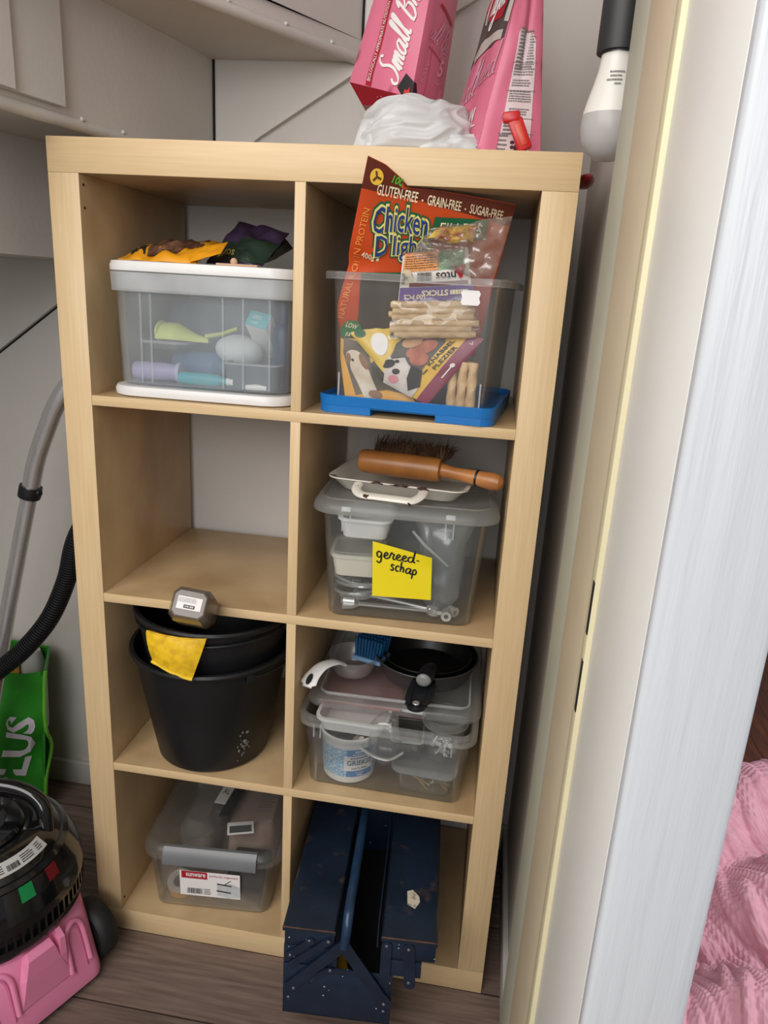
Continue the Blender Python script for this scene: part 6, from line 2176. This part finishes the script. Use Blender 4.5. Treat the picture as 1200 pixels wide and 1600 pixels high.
# central buttress of the chassis
b = B()
rows = []
for t, w_, h_ in ((0.12, 0.026, 0.010), (0.30, 0.030, 0.016), (0.60, 0.040, 0.010), (0.98, 0.055, 0.001)):
    c_ = on_skirt(0.5, t * 0.85, 0)
    u_ = on_skirt(0.5, t * 0.85, h_) - c_
    rows.append([c_ + V((0, -w_, -0.004)), c_ + V((0, -w_ * 0.8, 0)) + u_, c_ + V((0, w_ * 0.8, 0)) + u_, c_ + V((0, w_, -0.004))])
b.rings(rows)
b.build('buttress', M_VPINK, vac, smooth=False)
b = B()
rows = []
for t, w_, h_ in ((0.08, 0.006, 0.012), (0.3, 0.007, 0.018), (0.6, 0.008, 0.012), (0.85, 0.010, 0.003)):
    c_ = on_skirt(0.66, t * 0.85, 0)
    u_ = on_skirt(0.66, t * 0.85, h_) - c_
    rows.append([c_ + V((0, -w_, -0.004)), c_ + V((0, -w_ * 0.7, 0)) + u_, c_ + V((0, w_ * 0.7, 0)) + u_, c_ + V((0, w_, -0.004))])
b.rings(rows)
b.build('buttress', M_VPINK, vac, smooth=False)
# wheels
for s_ in (-1, 1):
    b = B()
    m_ = Matrix.Translation((0.125, s_ * 0.122, 0.058)) @ Matrix.Rotation(RAD(-90 * s_), 4, 'X')
    b.lathe([(0, -0.004), (0.050, -0.004), (0.056, 0.002), (0.058, 0.010), (0.058, 0.026), (0.054, 0.034), (0.040, 0.040), (0.0, 0.042)], 40, 0, m_)
    w_ = b.build('wheel', M_TYRE, vac)
for s_ in (-1, 1):
    b = B()
    m_ = Matrix.Translation((-0.11, s_ * 0.09, 0.02)) @ Matrix.Rotation(RAD(-90 * s_), 4, 'X')
    b.lathe([(0, -0.008), (0.018, -0.008), (0.02, 0.0), (0.018, 0.008), (0, 0.008)], 20, 0, m_)
    b.build('caster', M_TYRE, vac)
# black motor head
b = B()
b.lathe([(0.150, 0.163), (0.170, 0.164), (0.173, 0.172), (0.174, 0.186), (0.1660, 0.188), (0.1660, 0.212), (0.1745, 0.214), (0.1745, 0.228), (0.168, 0.252), (0.152, 0.287), (0.144, 0.293), (0.139, 0.293), (0.133, 0.302), (0.112, 0.320), (0.094, 0.326), (0.088, 0.320), (0.060, 0.320), (0.0, 0.322)], 72)
b.build('motor_head', M_VBLK, vac, angle=25)
for k in range(44):
    a = RAD(-100) + k * RAD(4.6)
    b = B()
    b.m = Matrix.Rotation(a, 4, 'Z')
    b.bx(0.165, 0.1738, -0.0022, 0.0022, 0.187, 0.2135, 0)
    b.build('vent_fin', M_VBLK, vac)
def dome(a, t, o=0.0):
    prof = [(0.1745, 0.228), (0.168, 0.252), (0.152, 0.287)]
    i = 0 if t < 0.5 else 1
    k = t * 2 - i
    r = prof[i][0] + (prof[i + 1][0] - prof[i][0]) * k
    z = prof[i][1] + (prof[i + 1][1] - prof[i][1]) * k
    return V(((r + o * 0.75) * cos(a), (r + o * 0.75) * sin(a), z + o * 0.66))
def dome_patch(name, a0, a1, t0, t1, o0, o1, m, parent=vac):
    b = B()
    q = [(a0, t0), (a1, t0), (a1, t1), (a0, t1)]
    n = 8
    ring = []
    for i in range(4):
        p, r = q[i], q[(i + 1) % 4]
        ring += [(p[0] + (r[0] - p[0]) * k / n, p[1] + (r[1] - p[1]) * k / n) for k in range(n)]
    b.rings([[dome(a, t, o0) for a, t in ring], [dome(a, t, o1) for a, t in ring]], 0, False, False)
    b.grid(lambda u, v: dome(a0 + (a1 - a0) * u, t0 + (t1 - t0) * v, o1), n, n)
    return b.build(name, m, parent, angle=30)
AW = RAD(25)                                             # world azimuth -> local
wa = lambda deg: RAD(deg) + AW
dome_patch('switch_panel', wa(-52), wa(2), 0.10, 0.97, -0.002, 0.004, M_VBLK)
sw_ = dome_patch('green_switch', wa(-31), wa(-23), 0.62, 0.97, 0.002, 0.009, mat('green_rocker', (16, 132, 70), 0.3))
dome_patch('red_indicator', wa(-12), wa(-4), 0.66, 0.98, 0.002, 0.0055, mat('dark_red_lens', (112, 22, 34), 0.2))
class DS(Surf):
    def __init__(q, r0, z0, r1, z1, a0, a1):
        q.k = (r0, z0, r1, z1, a0, a1)
        q.Lu, q.Lv = (r0 + r1) / 2 * (a1 - a0), sqrt((r1 - r0) ** 2 + (z1 - z0) ** 2)
    def __call__(q, u, v): return q.off(u, v, 0)
    def off(q, u, v, o):
        r0, z0, r1, z1, a0, a1 = q.k
        r, z, a = r0 + (r1 - r0) * v, z0 + (z1 - z0) * v, a0 + (a1 - a0) * u
        return V(((r + o * 0.6) * cos(a), (r + o * 0.6) * sin(a), z + o * 0.8))
ls = DS(0.1325, 0.3027, 0.1140, 0.3183, wa(-65), wa(3))
b = B()
b.grid(lambda u, v: ls.off(u, v, 0.0022), 24, 3)
b.build('rating_label', mat('silver_label', (188, 188, 184), 0.4), vac)
b = B()
d_barcode(b, ls, (0.55, 0.40), 0.020, 0.010, 0, 0.0030, 0, 14)
d_lines(b, ls, (0.74, 0.5), 0.024, 0.016, 4, 0, 0.0030, 0, 0.4, 3)
d_lines(b, ls, (0.38, 0.5), 0.020, 0.016, 4, 0, 0.0030, 0, 0.4, 5)
d_lines(b, ls, (0.91, 0.5), 0.012, 0.016, 4, 0, 0.0030, 0, 0.4, 7)
b.build('fine_print', K_BLACK, vac)
# carrying handle arch and cable winder knob
b = B()
for sgn in (1,):
    hp = smooth_path([V((0.118 * cos(a) * 1.0, 0.118 * sin(a) * 0.32, 0.304 + 0.080 * max(0, sin(pi * t)) ** 0.6)) for t, a in [(i / 12, pi * (1 - i / 12)) for i in range(13)]], 4)
    rows = []
b.m = Matrix.Rotation(AW + RAD(20), 4, 'Z')
b.tube(hp, 0.014, 14, 0, True, (0, 1, 0), 1.0)
b.build('carry_handle', M_VBLK, vac)
b = B()
b.lathe([(0, 0.32), (0.078, 0.32), (0.080, 0.324), (0.074, 0.330), (0.05, 0.332), (0.046, 0.328), (0, 0.328)], 40)
b.build('cable_winder', M_VBLK, vac)

# ------------------------------------------------------------------ chrome wand, hose
M_TUBE = mat('brushed_chrome_tube', (226, 226, 226), 0.27, 0.8, var=0.04, vscale=3, stretch=(40, 40, 1))
wp = smooth_path([at(-40, 1290, y=0.16), at(5, 1000, y=0.17), at(26, 880, y=0.175), at(47, 768, y=0.18)], 6)
wp2 = smooth_path([at(47, 768, y=0.18), at(56, 722, y=0.18), at(70, 678, y=0.18), at(90, 628, y=0.18), at(118, 590, y=0.185), at(150, 566, y=0.19)], 8)
wand = thing('vacuum_wand', 'bent chrome vacuum wand with a black collar leaning by the unit', 'vacuum tube', tuple(wp[0]))
W0 = V(wp[0])
b = B()
b.tube([p - W0 for p in wp], 0.0158, 20)
b.build('lower_tube', M_TUBE, wand)
b = B()
b.tube([p - W0 for p in wp2], 0.0172, 20)
b.build('bent_tube', M_TUBE, wand)
b = B()
dd = (wp2[1] - wp2[0]).normalized()
b.lathe([(0.0165, -0.012), (0.0215, -0.012), (0.0220, -0.008), (0.0220, 0.008), (0.0215, 0.012), (0.0165, 0.012)], 28, 0, frame_to(wp2[0] - W0 + dd * 0.0, dd))
b.ball(wp2[0] - W0 + V((0.022, -0.004, 0.0)), (0.006, 0.008, 0.008), 0, 10, 8)
b.build('collar', P_BLACK, wand)
hpts = smooth_path([wp2[-1] + (wp2[-1] - wp2[-2]).normalized() * 0.006, V((-0.021, 0.20, 1.08)), V((-0.030, 0.19, 0.92)), at(121, 838, y=0.17), at(104, 905, y=0.165), at(78, 965, y=0.15), at(40, 1012, y=0.132), at(0, 1046, y=0.118), at(-45, 1080, y=0.10)], 34)
hose = thing('vacuum_hose', 'black ribbed vacuum hose sagging past the green carrier bag', 'vacuum hose', tuple(hpts[0]))
H0 = V(hpts[0])
# resample at even spacing with two rings per rib
ln, acc = [0], 0
for i in range(1, len(hpts)):
    acc += (hpts[i] - hpts[i - 1]).length
    ln.append(acc)
def hp_at(d):
    for i in range(1, len(ln)):
        if ln[i] >= d:
            t = (d - ln[i - 1]) / max(1e-9, ln[i] - ln[i - 1])
            return hpts[i - 1].lerp(hpts[i], t)
    return hpts[-1]
rp_, rr_ = [], []
d_, k_ = 0.0, 0
while d_ < acc:
    for f_, r_ in ((0.0, 0.0158), (0.0012, 0.0194), (0.0030, 0.0194), (0.0042, 0.0158)):
        rp_.append(hp_at(d_ + f_) - H0)
        rr_.append(r_)
    d_ += 0.0056
b = B()
b.tube(rp_, rr_, 18)
b.build('ribbed_tube', P_BLACK, hose, angle=30)

# ------------------------------------------------------------------ green shopping bag
gbag = thing('shopping_bag', 'green woven shopping bag with big grey letters standing against the wall', 'shopping bag', (-0.36, 0.31, 0))
G0 = V((-0.36, 0.31, 0))
M_GRN = mat('green_woven_plastic', (44, 140, 34), 0.4, rgb2=(30, 110, 26), vscale=7, bump=0.15, bscale=200)
M_GRND = mat('lime_piping', (112, 190, 60), 0.45)
FLg = V((-0.56, 0.265, 0.0)) - G0; FRg = at(71, 1262, y=0.285) - G0; FRg.z = 0.0
frg = at(71, 1048, y=0.262) - G0
flg = V((-0.58, 0.235, frg.z - 0.055)) - G0
BRg = at(70, 1236, y=0.38) - G0; BRg.z = 0.0; brg = at(77, 1012, y=0.375) - G0
BLg = V((-0.56, 0.385, 0.0)) - G0; blg = V((-0.56, 0.385, brg.z + 0.005)) - G0
ff = Surf(FLg, FRg, frg, flg, 0.018, lambda u, v: 0.012 * NZ.noise(V((u * 4 + v * 3, v * 5, 1))) * min(1, 4 * v + 0.1) - 0.03 * math.exp(-((u - 0.95) / 0.12) ** 2 - ((v - 0.42) / 0.14) ** 2))
fr_ = Surf(FRg, BRg, brg, frg, -0.012)
fk = Surf(BRg, BLg, blg, brg, 0.002)
fl_ = Surf(BLg, FLg, flg, blg, 0.0)
b = B()
for q in (ff, fr_, fk, fl_):
    b.grid(q, 22, 26)
    b.grid(lambda u, v, q=q: q.off(u, v, -0.0015), 22, 26, 0, True)
b.grid(Surf(FLg, FRg, BRg, BLg), 4, 4)
b.build('bag_body', M_GRN, gbag, angle=70)
b = B()
b.tube([ff.off(1.0, v / 20, 0.001) for v in range(21)], 0.0045, 8)
b.build('piping', M_GRND, gbag)
b = B()
b.tube([fr_.off(u / 8, 1.0, 0.0) for u in range(9)] + [fk.off(u / 8, 1.0, 0) for u in range(9)], 0.0035, 8)
b.build('top_hem', M_GRN, gbag)
b = B()
d_text(b, ff, 'PLUS', (0.76, 0.44), 0.225, 0.066, RAD(78), 0.0022, 0, 0.03, 0.0)
b.build('lettering', mat('grey_white_letters', (206, 202, 208), 0.5), gbag, warp=None)
in1 = thing('snack_pack', 'orange pack sticking up inside the green shopping bag', 'pack', (-0.418, 0.295, 0.205))
b = B()
b.rr([(0.10, 0.06, 0.02, 0.0), (0.12, 0.07, 0.03, 0.03), (0.12, 0.07, 0.03, 0.19), (0.10, 0.05, 0.02, 0.215)], 6)
b.build('pack', mat('orange_yellow_film', (236, 176, 52), 0.35, var=0.1, vscale=20, bump=0.4, bscale=60), in1, warp=lambda p: p + V((NZ.noise(p * 30), NZ.noise(p * 30 + V((3, 0, 0))), NZ.noise(p * 30))) * 0.006)
in2 = thing('stuffed_cloth', 'pale grey cloth stuffed in the green shopping bag behind the orange pack', 'cloth', (-0.350, 0.345, 0.2))
b = B()
b.rr([(0.05, 0.04, 0.02, 0.0), (0.06, 0.05, 0.02, 0.03), (0.065, 0.05, 0.02, 0.17), (0.05, 0.035, 0.015, 0.215)], 6)
b.build('folds', mat('pale_grey_cloth', (190, 190, 188), 0.8), in2, warp=lambda p: p + V((NZ.noise(p * 25), NZ.noise(p * 25 + V((3, 0, 0))), NZ.noise(p * 25))) * 0.007)

# ------------------------------------------------------------------ hanging bulb
DB = 0.75
def cam_pt(u, v, d):
    return CAM_POS + (CAM_RIGHT * ((u - 600) / FPX) + CAM_DOWN * ((v - 800) / FPX) + CAM_FWD) * d
Bc = cam_pt(952, 203, 0.765)
lamp = thing('pendant_lamp', 'unlit white bulb hanging in a black socket in front of the side wall', 'lamp', tuple(Bc))
b = B()
b.lathe([(0, -0.0305), (0.012, -0.0290), (0.021, -0.0225), (0.0272, -0.0125), (0.0298, 0.0), (0.0296, 0.008), (0.0290, 0.0125)], 36)
b.build('globe', mat('frosted_white_globe', (214, 210, 208), 0.3, var=0.02, trans=0.35), lamp)
b = B()
b.lathe([(0.0291, 0.0125), (0.0285, 0.016), (0.0255, 0.028), (0.0215, 0.042), (0.0185, 0.054), (0.0172, 0.064), (0.0172, 0.068), (0.0, 0.068)], 36)
b.build('bulb_neck', mat('white_lamp_plastic', (226, 222, 214), 0.35, var=0.01), lamp)
b = B()
b.lathe([(0.0, 0.067), (0.0165, 0.067), (0.0165, 0.074), (0, 0.074)], 24)
b.build('bulb_collar', mat('grey_metal', (150, 150, 150), 0.4, 0.7), lamp)
so = B()
so.lathe([(0.0150, 0.071), (0.0225, 0.070), (0.0228, 0.073), (0.0222, 0.12), (0.0212, 0.138), (0.0185, 0.150), (0.0130, 0.160), (0.0095, 0.163), (0.0095, 0.172), (0.0, 0.172)], 36)
sk = so.build('socket', mat('black_socket_plastic', (40, 40, 42), 0.5, var=0.05), lamp)
b = B()
b.m = Matrix.Rotation(RAD(-100), 4, 'Z')
b.box((0.0222, 0, 0.135), (0.004, 0.008, 0.026), 0, None, 0.001)
b.build('locking_tab', P_BLACK, sk)
b = B()
b.tube([(0, 0, 0.170), (0.001, 0, 0.22), (0.001, 0.001, 0.45), (0.0, 0.0, 2.3 - Bc.z)], 0.0075, 12)
b.build('cord', P_BLACK, lamp)
b = B()
cs2 = cyl_surf(0.0255, 0.0190, 0.030, 0.054, RAD(-150), RAD(-50))
for k, (u0, w_) in enumerate(((0.56, 0.016), (0.56, 0.014), (0.54, 0.018), (0.60, 0.007))):
    d_lines(b, cs2, (u0, 0.80 - k * 0.16), w_, 0.0015, 1, 0, 0.0005, 0, 0.9, k + 2)
b.build('fine_print', K_GREY, lamp)

# ------------------------------------------------------------------ pink cable knit blanket in the next room
bl = thing('knitted_blanket', 'heaped pink cable knit blanket on the wooden floor past the door frame', 'blanket', (1.35, 0.14, 0))
M_KNIT = mat('dusty_pink_wool', (222, 166, 180), 0.9, rgb2=(210, 150, 166), vscale=30)
def knit_h(s, t):
    """s across the columns, t along the knit, metres -> relief"""
    p = s / 0.10
    k = p - math.floor(p)
    cw, rh = 0.0098, 0.0082
    f = (s / cw) % 1.0
    vee = sqrt(max(0.0, 1 - (2 * f - 1) ** 2)) * (0.55 + 0.45 * cos(2 * pi * (t / rh + abs(f - 0.5) * 1.3)))
    if k < 0.60:                                         # cable panel: two strands twisting round each other
        x = (k / 0.60 - 0.5) * 2
        ph = t / 0.13 * 2 * pi
        h = 0.0
        for sg in (0, pi):
            d = (x - 0.46 * sin(ph + sg)) / 0.50
            if abs(d) < 1:
                h = max(h, sqrt(1 - d * d) * (0.010 + 0.006 * cos(ph + sg)))
        return h + 0.0030 * vee
    x = (k - 0.60) / 0.40                                # rib and seed columns
    return 0.0040 * abs(sin(pi * x * 2)) + 0.0026 * (0.5 + 0.5 * cos(2 * pi * t / rh + (pi if (x * 4) % 2 < 1 else 0)))
def heap(x, y):
    z = 0.06
    for cx_, cy_, rx, ry, h in ((0.10, 0.33, 0.30, 0.16, 0.22), (-0.12, 0.20, 0.20, 0.13, 0.13), (0.05, 0.02, 0.22, 0.12, 0.20), (-0.17, 0.12, 0.12, 0.08, 0.10), (-0.10, -0.26, 0.26, 0.15, 0.20), (0.22, -0.15, 0.2, 0.2, 0.2), (0.25, 0.2, 0.16, 0.14, 0.16)):
        d = ((x - cx_) / rx) ** 2 + ((y - cy_) / ry) ** 2
        z += h * math.exp(-d * 1.5)
    z += 0.03 * NZ.noise(V((x * 7, y * 7, 1))) + 0.016 * NZ.noise(V((x * 17, y * 17, 4)))
    e = max(0, 1 - ((x / 0.39) ** 4 + (y / 0.56) ** 4))
    return z * min(1, e * 4)
def blanket(u, v):
    x, y = -0.39 + 0.74 * u, -0.52 + 1.04 * v
    z = heap(x, y)
    e = 0.012
    dx_, dy_ = (heap(x + e, y) - heap(x - e, y)) / (2 * e), (heap(x, y + e) - heap(x, y - e)) / (2 * e)
    n = V((-dx_, -dy_, 1)).normalized()
    wx = x + 0.10 * NZ.noise(V((x * 3, y * 3, 7))) + z * 0.25
    wy = y + 0.10 * NZ.noise(V((x * 3, y * 3, 17))) - z * 0.5
    s, t = wx * 0.85 + wy * 0.5, wy * 0.85 - wx * 0.5
    return V((x, y, z)) + n * knit_h(s, t) * min(1, z * 20)
b = B()
b.grid(blanket, 460, 620)
b.build('knit', M_KNIT, bl, weld=False, angle=180)
